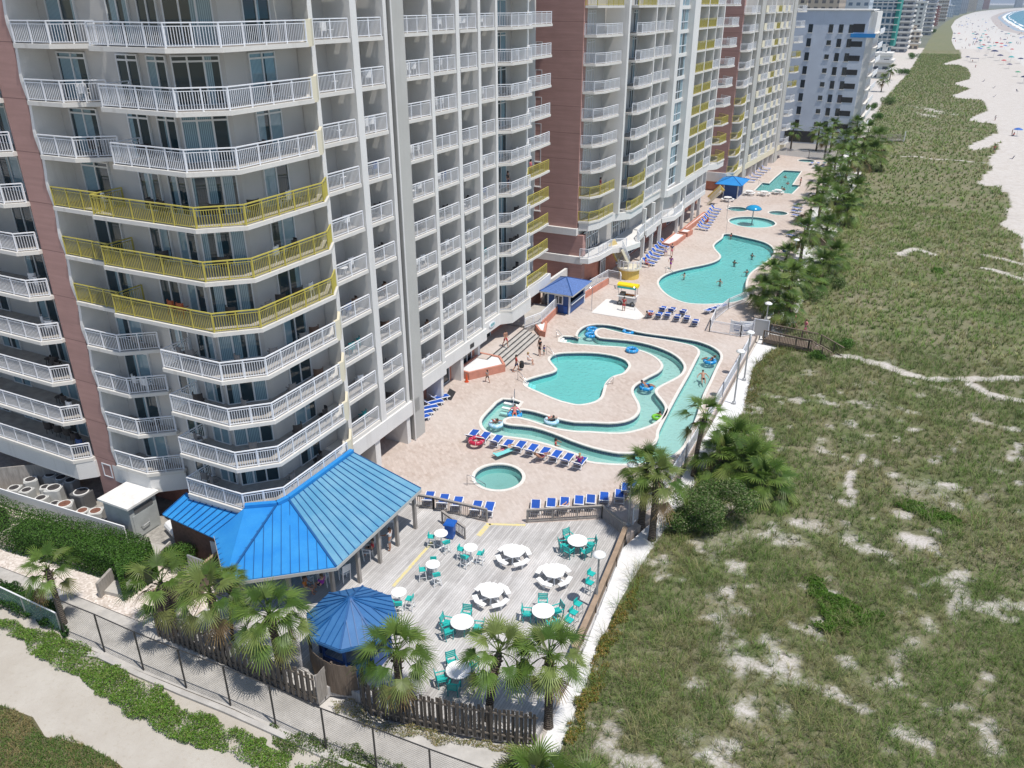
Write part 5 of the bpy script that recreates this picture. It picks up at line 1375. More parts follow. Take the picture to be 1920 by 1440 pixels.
# mushroom water feature
MU = Thing('water_mushroom', 'blue umbrella-shaped water feature standing in the round wading pool', 'water feature', (ms_c[0], ms_c[1], -0.5))
cx, cy = ms_c
MU.part('post', MB().lathe([(0.32, -.5), (0.3, -.3), (0.09, -.2), (0.075, 2.15)], 14, c=(cx, cy, 0)), M['metal'])
MU.part('dome', MB().lathe([(1.22, 2.0), (1.2, 2.12), (1.0, 2.35), (0.6, 2.56), (0.2, 2.65), (0, 2.66)], 24, c=(cx, cy, 0)), mat('glossy_blue_fibreglass', (0.015, 0.27, 0.52), 0.2), smooth=True)

# lamps
def lamp_post(label, x, y, z, h, arm=None, name='lamp_post'):
    l = Thing(name, label, 'lamp post', (x, y, z))
    l.part('pole', MB().tube([(x, y, z), (x, y, z + h)], [0.075, 0.055], 10), M['metal'])
    l.part('base', MB().lathe([(.17, 0), (.17, .22), (.1, .26)], 12, c=(x, y, z)), M['metal'])
    l.part('lamp_head', MB().lathe([(0.1, 0), (0.36, .05), (.38, .12), (.2, .24), (0, .27)], 18, c=(x, y, z + h)), M['lamp'], smooth=True)
    return l
x, y = G(1117, 1150, -.3); lamp_post('grey lamp post with round white head beside the deck wall and teal stools', x, y, -.33, 4.0)
x, y = G(1432, 632, 0); lamp_post('pale lamp post with white head at the start of the boardwalk', x, y, -.1, 3.6)
x, y = G(1395, 713, -.3); lamp_post('grey lamp post with white disc head on the white gravel', x, y, -.33, 4.6)
x, y = G(1376, 757, -.3); lamp_post('grey pole with loudspeakers on the white gravel by the river bend', x, y, -.33, 4.8)
x, y = G(1178, 985, 0); lamp_post('grey pole in front of the paired palms by the loungers', x, y, -.1, 4.6)
x, y = G(1486, 500, 0); lamp_post('dark lamp post with white head among the palms by the large pool', x, y, 0, 3.4)
for px, lab in (((1109, 583), 'thin steel shower post left of the white pad'), ((1190, 583), 'thin steel shower post at the right of the white pad')):
    x, y = G(*px); s = Thing('shower_post', lab, 'shower', (x, y, 0)); s.part('pole', MB().tube([(x, y, 0), (x, y, 2.6), (x - .25, y, 2.75)], 0.035, 8), M['steel']); s.part('shower_head', MB().lathe([(.12, 0), (.04, .08)], 10, c=(x - .25, y, 2.66)), M['steel'])
for px, h, lab in (((1361, 438), 2.2, 'thin depth pole at the head of the large pool'), ((1362, 412), 3.2, 'thin flag pole between the wading pool and the large pool')):
    x, y = G(*px); s = MB().tube([(x, y, 0), (x, y, h)], 0.03, 6).build('thin_pole', M['steel']); tag(s, lab, 'pole')

# pool hand rails
def hand_rail(label, a, b, h=.85):
    A = Vector((*G(*a), 0)); B = Vector((*G(*b), -.35))
    mb = MB().tube([A, A + Vector((0, 0, h)), A.lerp(B, .25) + Vector((0, 0, h)), B + Vector((0, 0, .35)), B], 0.026, 8)
    mb.tube([A.lerp(B, .15) + Vector((0, 0, h * .5)), B.lerp(A, .15) + Vector((0, 0, .3))], 0.02, 6)
    tag(mb.build('pool_hand_rail', M['steel'], smooth=True), label, 'hand rail')
hand_rail('steel hand rail into the round spa', (876, 910), (910, 908)); hand_rail('steel hand rail at the lower river steps', (965, 746), (962, 762)); hand_rail('steel hand rail at the upper river steps', (1043, 633), (1055, 630))
hand_rail('steel hand rail at the kidney pool steps, lower end', (971, 712), (992, 722)); hand_rail('steel hand rail at the kidney pool steps, upper end', (1025, 664), (1045, 672)); hand_rail('steel ladder at the right of the kidney pool', (1149, 720), (1135, 722), .7)
hand_rail('steel hand rail at the near end of the large pool', (1248, 512), (1262, 510)); hand_rail('steel hand rail into the small spa by the mushroom', (1363, 395), (1376, 396)); hand_rail('steel hand rail at the left of the far pool', (1422, 346), (1432, 350))

# ------------------------------------------------------------------ service yard behind the hedge
YW = Thing('yard_fence', 'low white fence between the hedge and the air conditioners', 'fence', (-45, 26, 0))
YW.part('panel', MB().wall([(-62, 25.35), (-50.9, 25.85), (-40.2, 26.5)], -0.1, 1.2, 0.08), M['white_pl'])
BX = Thing('utility_enclosure', 'grey-green steel enclosure with a white flat roof by the service ramp', 'enclosure', (-40.9, 27.9, 0))
BX.part('wall', MB().box(-42.25, -39.95, 26.85, 28.9, -0.1, 2.35), M['boxgrey'])
BX.part('roof', MB().box(-42.45, -39.75, 26.65, 29.1, 2.35, 2.5), M['whiteroof'])
BX.part('vent', MB().box(-39.94, -39.9, 27.2, 28.6, 1.75, 2.1), M['acdark']); BX.part('handle', MB().tube([(-39.93, 27.4, .7), (-39.75, 27.5, .75), (-39.75, 28.0, .8), (-39.93, 28.1, .85)], .03, 6), M['metal'])
BX.part('door', MB().box(-39.94, -39.91, 27.0, 28.7, 0.05, 1.65), M['boxgrey'])
def ac_unit():
    a = thing('air_conditioner', 'x', 'air conditioner')
    MB().prism([(-.42, -.32), (-.32, -.42), (.32, -.42), (.42, -.32), (.42, .32), (.32, .42), (-.32, .42), (-.42, .32)], 0, 0.88).build('casing', M['acgrey'], a)
    g = MB().lathe([(0.31, .905), (0.31, .92), (0, .92)], 18)
    for k in range(4): g.obox((.15 * math.cos(k * 1.57), .15 * math.sin(k * 1.57), .93), (.3, .05, .012), k * 1.57)
    g.build('fan_grille', M['acfan'], a)
    mb = MB()
    mb.torus((0, 0, .9), .34, .035, 18, 6); mb.build('top_ring', M['whiteroof'], a); return a
AC = ac_unit()
acs = [((22, 930), 1, 'white-topped unit nearest the left frame edge by the white fence'), ((45, 933), .95, 'second in the front row of units by the white fence'), ((53, 915), 1.05, 'back unit above the front row near the left'), ((72, 948), .95, 'third in the front row of units by the white fence'), ((80, 925), .85, 'small unit left of the tall pale one'),
       ((98, 935), 1.25, 'tall pale unit in the middle of the yard'), ((97, 955), .8, 'low unit right of the front row'), ((118, 965), 1.2, 'wide unit with rusty fan at the centre of the fence'), ((150, 972), .95, 'grey unit before the last rusty one'), ((175, 975), 1.05, 'rusty-fan unit nearest the grey enclosure'), ((195, 985), .7, 'small low unit beside the enclosure wall'),
       ((150, 945), 1.35, 'large dark-cased unit in the shade'), ((90, 905), 1.0, 'left unit in the shade under the balconies'), ((110, 910), 1.0, 'middle unit in the shade under the balconies'), ((128, 915), 1.0, 'right unit in the shade under the balconies'), ((10, 905), 1.0, 'unit beside the wooden screen in the yard corner')]
for px, s, lab in acs:
    x, y = G(px[0], px[1], .3)
    o = clone(AC, (x, y + .3, -.1), random.uniform(0, 1.5), lab, 'air conditioners in the service yard', s)
    if 'dark-cased' in lab or 'rusty' in lab:
        for ch in o.children:
            if ch.name.startswith('casing') and 'dark' in lab: ch.data = ch.data.copy(); ch.data.materials[0] = M['acdark']
            if ch.name.startswith('fan_grille') and 'rusty' in lab: ch.data = ch.data.copy(); ch.data.materials[0] = M['rust']
pp = MB()
for k in range(6): pp.tube([(-44.5 + k * .1, 29.8 - k * .22, .1 + .05 * k), (-41.5 + k * .1, 28.9 - k * .2, .1)], .04, 6)
tag(pp.build('pipe_bundle', M['metal']), 'bundle of grey pipes on the ground behind the air conditioners', 'pipes')
SC_ = Thing('wooden_screen', 'tall wooden screen fence in the left yard corner', 'fence', (-52, 28, 0)); SC_.part('boards', MB().wall([(-53.5, 26.6), (-49.8, 29.6)], -.1, 1.7, .08), M['woodgrey'])
SR = Thing('service_ramp', 'narrow concrete ramp with low grey side walls left of the pavilion', 'ramp', (-38, 25, -0.3))
ra = GL([(270, 1000), (318, 990), (318, 1040), (300, 1090), (272, 1090)], 0)
SR.part('ramp', MB().prism([(-39.7, 27.0), (-37.5, 27.4), (-36.6, 24.6), (-36.2, 22.9), (-37.9, 22.6)], -0.34, -0.06), M['conc'])
SR.part('side_wall', MB().wall([(-38.6, 25.4), (-37.6, 22.3)], -.34, .75, .16), M['woodgrey']); SR.part('side_wall', MB().wall([(-37.3, 27.3), (-36.4, 23.2)], -.34, .5, .1), M['conc'])
tank = MB().tube([(-38.9, 28.7, .35), (-37.6, 28.2, .35)], [.35, .35], 12); tag(tank.build('white_tank', M['white_pl']), 'white cylindrical tank behind the grey enclosure', 'tank')
wf = Thing('board_fence', 'slanting tan-capped board fence at the pavilion back corner', 'fence', (-32.4, 25, 0)); 
wf.part('boards', MB().wall([(-32.7, 27.0), (-32.6, 24.6), (-33.4, 22.6)], -.33, 1.5, .06), M['wood']); wf.part('cap_rail', MB().wall([(-32.7, 27.0), (-32.6, 24.6), (-33.4, 22.6)], 1.5, 1.56, .16), M['woodtan'])
gp = MB().box(-34.6, -32.9, 26.2, 26.3, -.3, 1.1); tag(gp.build('grey_panel', M['metal']), 'plain grey metal panel beside the hedge ball', 'panel')
# ------------------------------------------------------------------ blue-grey building beyond the towers
GBx = (-42, -15.8); GBy = 212
def onY(px, py, Y):
    d = ray(px, py); t = Y / d[1]; return (d[0] * t, Y, CAM_H + d[2] * t)
GB = Thing('blue_grey_hotel', 'blue-grey stucco hotel with small windows and a slanted white end facing the sea', 'hotel', (-28, 212, 0))
tl = onY(1520, 20, GBy); tr_ = onY(1634, 20, GBy); br = onY(1593, 250, GBy)
ZT = tr_[2]; XR = (tr_[0] + br[0]) / 2
GB.part('wall', MB().box(-60, XR, GBy, GBy + 16, -0.3, ZT), M['greyblue'])
GB.part('roof', MB().box(-60, XR + .6, GBy - .3, GBy + 16.3, ZT, ZT + .25), M['whiteroof'])
GB.part('end_wall', MB().box(XR, XR + 1.5, GBy + .2, GBy + 15, 2.5, ZT - .2), M['white'])
FLg = (ZT + 0.2) / 10.4
Zg = zoomed(1500, 0, 9.6)
for k in range(9):
    z = ZT - 4.6 - k * 3.0
    if z < 1.5: break
    for j, xw in enumerate((1480, 1519, 1557, 1576, 1595)):
        xw = onY(xw, 60, GBy)[0]; small = (j == 2 and k > 0); ww = .95; hh = 1.0 if small else 1.75
        GB.part('window', MB().box(xw - ww / 2, xw + ww / 2, GBy - .04, GBy + .02, z + (.4 if small else 0), z + hh + (.4 if small else 0)), M['darkglass'])
        GB.part('window_sill', MB().box(xw - .6, xw + .6, GBy - .12, GBy + .02, z - .15 + (.4 if small else 0), z + (.4 if small else 0)), M['white'])
    GB.part('balcony_opening', MB().box(XR - 3.2, XR - .7, GBy - .05, GBy + .02, z + .15, z + 1.3 + (.6 if k == 0 else 0)), M['dark'])
    GB.part('balcony_slab', MB().box(XR + 1.5, XR + 2.7, GBy - .2, GBy + 14, z - .25, z), M['white'])
    GB.part('balcony_railing', MB().box(XR + 2.6, XR + 2.7, GBy - .2, GBy + 14, z, z + .95), M['rail'])
GB.part('blue_awning', MB().box(XR - 3.4, XR + 1.8, GBy - .5, GBy - .06, ZT - 5.5, ZT - 4.7), M['roofblue'])
GB.part('garage_opening', MB().box(-31, -24, GBy - .06, GBy + .02, 0, 2.6), M['dark'])
structure(flat([[(-60, 192), (-17.2, 189), (-14, 212), (-60, 212)]], -0.25).build('parking_court', M['asphalt']))

# ------------------------------------------------------------------ the towers along the coast
def facade(name, wallc, winc, sx=4.0, sz=3.1, wfrac=.55, hfrac=.5, bands=None):
    m = mat(name, wallc, 0.8, spec=0.3); N, L, b = graph(m); v, o = obj_xyz(N, L)
    u = mth(N, L, 'FRACT', mth(N, L, 'DIVIDE', mth(N, L, 'ADD', o[0], o[1]), sx)); w = mth(N, L, 'FRACT', mth(N, L, 'DIVIDE', o[2], sz))
    f = mth(N, L, 'MULTIPLY', mth(N, L, 'LESS_THAN', u, wfrac), mth(N, L, 'LESS_THAN', w, hfrac))
    L.new(mixc(N, L, f, wallc, winc), b.inputs['Base Color']); return m
FM = [facade('white_facade', (.62, .62, .6), (.10, .11, .13)), facade('cream_facade', (.6, .52, .42), (.13, .12, .12), 3.4, 3.0, .6, .55), facade('blue_glass_facade', (.5, .55, .6), (.06, .14, .22), 3.0, 3.2, .7, .7),
      facade('brick_red_facade', (.32, .15, .13), (.45, .42, .4), 4.2, 3.1, .4, .5), facade('grey_facade', (.42, .44, .48), (.12, .14, .18), 5, 3.2, .6, .45), facade('tan_facade', (.45, .38, .31), (.15, .14, .14), 3.6, 3.0, .5, .5), facade('pale_blue_facade', (.5, .56, .62), (.14, .2, .28), 4.0, 3.2, .5, .5)]
def coast(label, pxl, pxr, base, h, depth, m, slabs=0, slabm='white', roofm='whiteroof'):
    """a block whose nearer face stands on the ground at the given row"""
    a = G(pxl, base, -.4); b = G(pxr, base, -.4)
    x0, x1 = a[0], b[0]; y = (a[1] + b[1]) / 2
    t = Thing('coast_building', label, 'building', ((x0 + x1) / 2, y, -.4))
    t.part('wall', MB().box(x0, x1, y, y + depth, -.5, h), FM[m])
    t.part('roof', MB().box(x0 - .4, x1 + .4, y - .4, y + depth + .4, h, h + 1.2), M[roofm])
    t.part('roof_block', MB().box(x0 + (x1 - x0) * .3, x0 + (x1 - x0) * .6, y + depth * .3, y + depth * .6, h + 1.2, h + 4.5), FM[m])
    for k in range(slabs):
        z = h * (k + .6) / (slabs + .3)
        t.part('balcony_band', MB().box(x0 - 1.2, x1 + 1.3, y - 1.3, y + depth + .3, z, z + 1.1), M[slabm])
    return t
coast('tall beige tower rising behind the blue-grey hotel roof, left part', 1496, 1556, 128, 52, 30, 5)
coast('white tower with blue windows rising behind the blue-grey hotel roof', 1558, 1612, 118, 60, 26, 6)
gt = coast('blue glass tower wrapped in teal scaffold netting', 1606, 1664, 108, 62, 24, 2)
x0, x1, yy = gt.o.location.x - 11, gt.o.location.x + 11, gt.o.location.y
a = G(1640, 108, -.4); b = G(1664, 108, -.4)
M['netting'] = mat('teal_scaffold_net', (0.02, 0.25, 0.22), 0.8)
gt.part('scaffold_net', MB().box(b[0] + .2, b[0] + 2.2, a[1] - 2, a[1] + 24, 6, 62), M['netting'])
sc = MB()
for k in range(14): sc.box(G(1606, 108, -.4)[0], b[0] + 2.4, a[1] - 2.4, a[1] - 2.1, 6 + k * 4, 6.5 + k * 4)
gt.part('scaffold_deck', sc, M['whiteroof'])
coast('low white beach house with broad roofs before the teal netted tower', 1634, 1664, 147, 9, 14, 0, 2)
coast('white hotel with stacked balconies right of the netted tower', 1664, 1697, 98, 40, 30, 4, 12)
coast('white block with rows of small square windows', 1697, 1722, 84, 30, 40, 0)
coast('tall grey slab tower behind the white blocks', 1722, 1744, 66, 62, 40, 4, 14)
coast('brick red hotel with pale balcony bands', 1739, 1757, 49, 26, 30, 3)
coast('pale house row with pink roofs below the red hotel', 1696, 1720, 92, 11, 20, 1, 2)
coast('tan tower beyond the red hotel', 1752, 1772, 40, 60, 50, 5, 10)
coast('pale blue low hotel beside the dune edge', 1772, 1786, 32, 22, 40, 6)
coast('dark blue tower on the skyline left of the gap', 1778, 1798, 28.5, 100, 60, 2)
coast('grey twin tower on the skyline', 1797, 1812, 25.5, 120, 70, 4)
coast('cream tower on the skyline above the curve of the beach', 1812, 1829, 21.5, 130, 80, 1)
coast('white narrow tower on the skyline', 1830, 1840, 19.5, 120, 80, 0)
coast('dark red-topped tower on the skyline', 1842, 1853, 17.8, 140, 90, 3)
coast('lone grey tower far along the beach', 1903, 1916, 14.2, 190, 120, 4)
coast('tan hotel rising over the far roofs behind the beige tower', 1440, 1500, 110, 66, 40, 1)
coast('grey office block between the white tower and the netted tower', 1570, 1600, 96, 52, 40, 4)
coast('cream block far behind the white balcony hotel', 1676, 1700, 70, 52, 40, 1)
far = MB()
# ------------------------------------------------------------------ plants
def leafmat(name, rough=0.5, transl=0.22, gain=1.0):
    m = bpy.data.materials.new(name); m.use_nodes = True; N = m.node_tree.nodes; L = m.node_tree.links
    b = N['Principled BSDF']; b.inputs['Roughness'].default_value = rough; b.inputs['Specular IOR Level'].default_value = 0.22
    at = N.new('ShaderNodeAttribute'); at.attribute_name = 'leafcol'
    hs = N.new('ShaderNodeHueSaturation'); hs.inputs['Value'].default_value = gain; L.new(at.outputs['Color'], hs.inputs['Color'])
    oi = N.new('ShaderNodeObjectInfo'); L.new(rng(N, L, oi.outputs['Random'], 0, 1, .86 * gain, 1.14 * gain), hs.inputs['Value'])
    L.new(hs.outputs['Color'], b.inputs['Base Color'])
    tr = N.new('ShaderNodeBsdfTranslucent'); L.new(hs.outputs['Color'], tr.inputs['Color'])
    mx = N.new('ShaderNodeMixShader'); mx.inputs['Fac'].default_value = transl
    L.new(b.outputs['BSDF'], mx.inputs[1]); L.new(tr.outputs['BSDF'], mx.inputs[2]); L.new(mx.outputs['Shader'], N['Material Output'].inputs['Surface'])
    return m
M['leaf'] = leafmat('broad_leaf'); M['frond'] = leafmat('palm_frond', 0.42, 0.2); M['blade'] = leafmat('grass_blade', 0.6, 0.25)
def bark():
    m = mat('palm_bark', (0.13, 0.105, 0.085), 0.95, spec=0.1); N, L, b = graph(m); v, o = obj_xyz(N, L)
    w = N.new('ShaderNodeTexWave'); w.bands_direction = 'Z'; w.inputs['Scale'].default_value = 2.6; w.inputs['Distortion'].default_value = 3.5; w.inputs['Detail'].default_value = 3; L.new(v, w.inputs['Vector'])
    c = mixc(N, L, w.outputs['Fac'], (0.055, 0.045, 0.038), (0.20, 0.165, 0.135)); L.new(c, b.inputs['Base Color'])
    bp = N.new('ShaderNodeBump'); bp.inputs['Strength'].default_value = 0.8; bp.inputs['Distance'].default_value = 0.06; L.new(w.outputs['Fac'], bp.inputs['Height']); L.new(bp.outputs['Normal'], b.inputs['Normal'])
    return m
M['bark'] = bark(); M['stem'] = mat('brown_stem', (0.12, 0.09, 0.06), 0.9, var=0.3)
M['boot'] = mat('palm_leaf_stubs', (0.16, 0.12, 0.085), 0.95, var=0.4, scale=5)

def set_col(me, cols):
    a = me.attributes.new('leafcol', 'FLOAT_COLOR', 'POINT')
    c = np.ones((len(cols), 4), np.float32); c[:, :3] = cols; a.data.foreach_set('color', c.ravel())

def palm_crown(seed, nleaf=24, R0=1.12, fan=0.98, spread=(80, -40), nl=23, tone=0):
    r = np.random.default_rng(seed); V = []; F = []; C = []
    green = np.array([[.075, .13, .024], [.10, .16, .035], [.055, .105, .02], [.135, .175, .05]])
    old = np.array([.26, .22, .09]); dead = np.array([.22, .15, .075])
    def quad(a, b, c, d, ca, cb):
        k = len(V); V.extend([a, b, c, d]); F.append((k, k + 1, k + 2, k + 3)); C.extend([ca, ca, cb, cb])
    for i in range(nleaf):
        t = (i + .5) / nleaf
        el = math.radians(spread[0] + (spread[1] - spread[0]) * t ** 0.9 + r.uniform(-9, 9)); az = i * 2.39996 + r.uniform(-.25, .25)
        L = R0 * (0.72 + .4 * min(1, t * 1.8)) * r.uniform(.85, 1.12)
        d = np.array([math.cos(az) * math.cos(el), math.sin(az) * math.cos(el), math.sin(el)])
        side = np.array([-math.sin(az), math.cos(az), 0]); up = np.cross(d, side) * -1
        if up[2] < 0 and el > 0: up = -up
        up = np.cross(side, d); up = up if up[2] >= 0 else -up
        p0 = np.zeros(3); mid = d * L * .55 + np.array([0, 0, .05]); hub = d * L + np.array([0, 0, -.10 * L * (1 - math.sin(el))])
        g = green[r.integers(0, 4)] * r.uniform(.8, 1.25)
        if t > .84: g = g * .55 + old * .45
        if t > .94: g = dead * r.uniform(.7, 1.1)
        w = .025
        for a, b_ in ((p0, mid), (mid, hub)): quad(a - side * w, a + side * w, b_ + side * w, b_ - side * w, g * .9, g * 1.1)
        # costapalmate fan: the blade bends back along its midrib
        fd = d * .86 + np.array([0, 0, -.34 - .25 * t]); fd /= np.linalg.norm(fd)
        fu = np.cross(side, fd); fu = fu if fu[2] > 0 else -fu
        FR = fan * r.uniform(.85, 1.12)
        for j in range(nl):
            s = (j / (nl - 1) - .5) * 2; a = s * math.radians(104)
            ld = fd * math.cos(a) + side * math.sin(a)
            ln = FR * (.66 + .34 * math.cos(a)) * r.uniform(.82, 1.12)
            fold = .16 * abs(math.sin(a))
            o = hub + fd * (.12 * (1 - abs(s)))
            q1 = o + ld * ln * .5 + fu * (fold * ln * .5)
            q2 = o + ld * ln + fu * (fold * ln * .55) + np.array([0, 0, -.24 * ln * (0.6 + abs(s) * .6) * r.uniform(.6, 1.5)])
            wd = np.cross(ld, fu); wd /= np.linalg.norm(wd) + 1e-9
            tw = .018; w1 = .027 * FR / .9; w2 = .006
            cg = g * r.uniform(.82, 1.2); tip = cg * 1.35 + np.array([.05, .035, .0]) * r.uniform(0, 1.6)
            quad(o - wd * tw, o + wd * tw, q1 + wd * w1, q1 - wd * w1, cg * .85, cg)
            quad(q1 - wd * w1, q1 + wd * w1, q2 + wd * w2, q2 - wd * w2, cg, tip)
    return np.array(V), np.array(F), np.array(C)
CROWNS = []
for s_, kw in ((1, {}), (2, dict(nleaf=20, R0=1.2)), (3, dict(nleaf=28, R0=1.0, fan=.9)), (4, dict(nleaf=18, R0=.8, fan=.85, spread=(85, -5))), (5, dict(nleaf=32, R0=1.15, spread=(84, -52)))):
    V, F, C = palm_crown(s_, **kw)
    o = np_mesh('crown', V, F, M['frond']); set_col(o.data, C); CROWNS.append(o.data); bpy.data.objects.remove(o)
def palm(label, x, y, z, h, crown=0, sc=1.0, r0=0.19, lean=(0, 0), group=None, rz=None, boots=True):
    p = Thing('palm_tree' if h > .6 else 'low_palm', label, 'palm tree' if h > .6 else 'low palm', (x, y, z), group)
    top = Vector((lean[0], lean[1], h))
    if h > .35:
        pts = [Vector((lean[0] * t * t, lean[1] * t * t, h * t)) for t in (0, .15, .4, .7, .92, 1.0)]
        tb = MB().tube(pts, [r0 * 1.3, r0 * 1.05, r0, r0 * 1.02, r0 * 1.15, r0 * .6], 11)
        tr = tb.build('trunk', M['bark'], p.o)
        if boots:
            bm_ = MB(); rr = random.Random(int(x * 10))
            for k in range(16):
                a = k * 2.4; zz = h * (.72 + .26 * k / 16); c = Vector((lean[0] * (zz / h) ** 2, lean[1] * (zz / h) ** 2, zz))
                dd = Vector((math.cos(a), math.sin(a), .75))
                bm_.bar(c + dd * r0 * .7, c + dd * (r0 + .14), .09, .03)
            bm_.build('leaf_stubs', M['boot'], tr)
    c = bpy.data.objects.new('crown', CROWNS[crown]); COL.objects.link(c); c.parent = p.o; c.location = top
    c.scale = (sc, sc, sc); c.rotation_euler = (random.uniform(-.08, .08), random.uniform(-.08, .08), random.uniform(0, 6.28) if rz is None else rz)
    return p
def palm_px(label, base, h, zb=-.33, **k):
    x, y = G(base[0], base[1], zb); return palm(label, x, y, zb, h, **k)
# palms near the viewer
palm_px('small leaning palm by the net fence at the lower left', (120, 1168), 3.4, lean=(-.5, .25), crown=1, sc=.8, r0=.15)
def palm_c(label, px, h, base, **k):
    # crown seen at px, h above the ground; the foot stands at base
    C = G(px[0], px[1], h - .33); B = base or C
    return palm(label, B[0], B[1], -.33, h, lean=(C[0] - B[0], C[1] - B[1]), **k)
palm_c('feathery palm at the gravel corner left of the picket fence', (300, 1092), 3.9, (-31.3, 22.1), crown=1, sc=1.0)
palm_c('palm with drooping fronds behind the left end of the picket fence', (393, 1112), 4.3, (-28.0, 22.2), crown=0, sc=1.0)
palm_c('slender little palm against the blue pavilion roof edge', (434, 1085), 4.0, (-28.0, 22.9), crown=3, sc=.62, r0=.09)
palm_c('broad palm in front of the pavilion eave by the gazebo', (505, 1152), 4.4, (-24.2, 22.3), crown=4, sc=1.05)
palm_c('full round palm right of the gazebo behind the picket fence', (744, 1222), 4.1, (-17.4, 23.0), crown=4, sc=1.0)
palm_c('palm behind the picket fence beside the lower right teal table', (936, 1222), 4.1, (-13.3, 24.3), crown=0, sc=.98)
palm_c('tall-trunked palm on the white gravel at the fence end', (1030, 1228), 4.3, G(1028, 1362, -.33), crown=2, sc=1.05, r0=.2)
palm_px('fresh green low palm at the bottom edge beside the fence end', (1005, 1475), .5, crown=3, sc=1.3)
palm_px('low palm at the bottom edge right of the gravel tip', (1100, 1505), .4, crown=3, sc=1.1)
palm_px('left palm of the trunk pair on the gravel by the deck corner', (1202, 988), 4.6, crown=4, sc=1.0, r0=.22)
palm_px('right palm of the trunk pair on the gravel by the deck corner', (1222, 1012), 4.6, crown=0, sc=1.05, r0=.22)
palm_px('tall thin-trunked palm beside the river bend', (1300, 892), 4.9, lean=(.35, .1), crown=1, sc=1.0, r0=.17)
for px, sc_, lab in (((1352, 892), 1.45, 'left low palm of the dense clump behind the big bush'), ((1400, 905), 1.5, 'middle low palm of the dense clump behind the big bush'), ((1428, 935), 1.3, 'right low palm with tan skirt in the clump behind the big bush'), ((1375, 860), 1.35, 'rear low palm of the dense clump behind the big bush')):
    palm_px(lab, px, 1.3, crown=4, sc=sc_)
# row beside the pools
row = [((1452, 604), 3.6, 1, 1.0, 'palm beside the beach gate notice boards'), ((1427, 585), 2.6, 4, .9, 'small palm at the curved pool fence'), ((1470, 612), 2.2, 2, .9, 'low palm at the boardwalk railing'), ((1476, 575), 3.4, 0, 1.0, 'palm right of the large pool near the boardwalk'), ((1442, 555), 2.8, 2, .85, 'palm at the near right end of the large pool'),
       ((1468, 527), 3.0, 4, .95, 'palm shading the loungers right of the large pool'), ((1500, 490), 4.0, 0, 1.0, 'palm with tall trunk right of the large pool middle'), ((1540, 520), 1.6, 2, 1.1, 'low palm with orange skirt among shrubs'), ((1562, 500), 1.4, 4, 1.1, 'low wide palm on the dune side near the shrubs'), ((1515, 545), 1.2, 2, 1.0, 'low palm with browned fronds by the boardwalk shrubs'),
       ((1512, 445), 4.2, 1, 1.0, 'palm beside the far end of the large pool'), ((1532, 425), 5.6, 4, 1.0, 'tall palm beside the wading pool loungers'), ((1546, 455), 2.2, 0, 1.0, 'bushy palm before the short boardwalk'), ((1560, 415), 3.6, 4, 1.05, 'palm on the dune side of the wading pool'), ((1585, 420), 2.6, 0, 1.1, 'rounded palm at the dune edge past the short boardwalk'),
       ((1528, 385), 4.6, 1, 1.0, 'palm at the near end of the far pool'), ((1548, 372), 5.2, 4, 1.05, 'tall palm at the far pool middle'), ((1572, 380), 4.2, 0, 1.1, 'dense palm behind the far pool loungers'), ((1598, 390), 3.0, 4, 1.2, 'broad low palm at the dune edge by the far pool'), ((1560, 345), 5.2, 1, 1.0, 'palm at the far pool upper end'),
       ((1585, 340), 4.6, 4, 1.1, 'palm in the dense grove, near side'), ((1608, 330), 4.2, 0, 1.2, 'palm in the dense grove, dune side'), ((1632, 318), 3.0, 4, 1.5, 'wide dark palm at the dune corner of the grove'), ((1575, 318), 6.0, 2, 1.0, 'tallest palm of the far grove'), ((1598, 305), 5.2, 4, 1.1, 'palm at the centre of the far grove'),
       ((1640, 300), 4.2, 0, 1.4, 'shaggy palm at the grove\'s far dune side'), ((1620, 290), 5.0, 1, 1.2, 'palm at the back of the far grove'), ((1545, 300), 5.0, 0, 1.0, 'palm beside the small spa at the deck end'), ((1556, 285), 5.6, 1, 1.0, 'palm behind the deck end fence'), ((1530, 283), 4.6, 4, 1.0, 'palm left of the parking court opening'),
       ((1572, 268), 6.5, 0, 1.1, 'palm before the blue-grey hotel, left of its end wall'), ((1588, 262), 6.0, 4, 1.1, 'palm hiding the sea corner of the blue-grey hotel'), ((1482, 281), 4.5, 1, .9, 'single slim palm at the third tower corner'), ((1600, 275), 5.0, 2, 1.1, 'palm above the grove against the hotel')]
for px, h, cr, s, lab in row:
    palm_px(lab, px, h, zb=-.2, crown=4 if cr in (2, 0) else cr, sc=s * 1.32, boots=False, group='palms along the pool deck')
for px, h, lab in (((1652, 172), 4.5, 'palm beside the white beach house, left'), ((1668, 150), 4.5, 'palm beside the white beach house, right'), ((1690, 88), 6, 'palm before the white balcony hotel')):
    palm_px(lab, px, h, zb=-.4, crown=0, sc=1.5, boots=False)

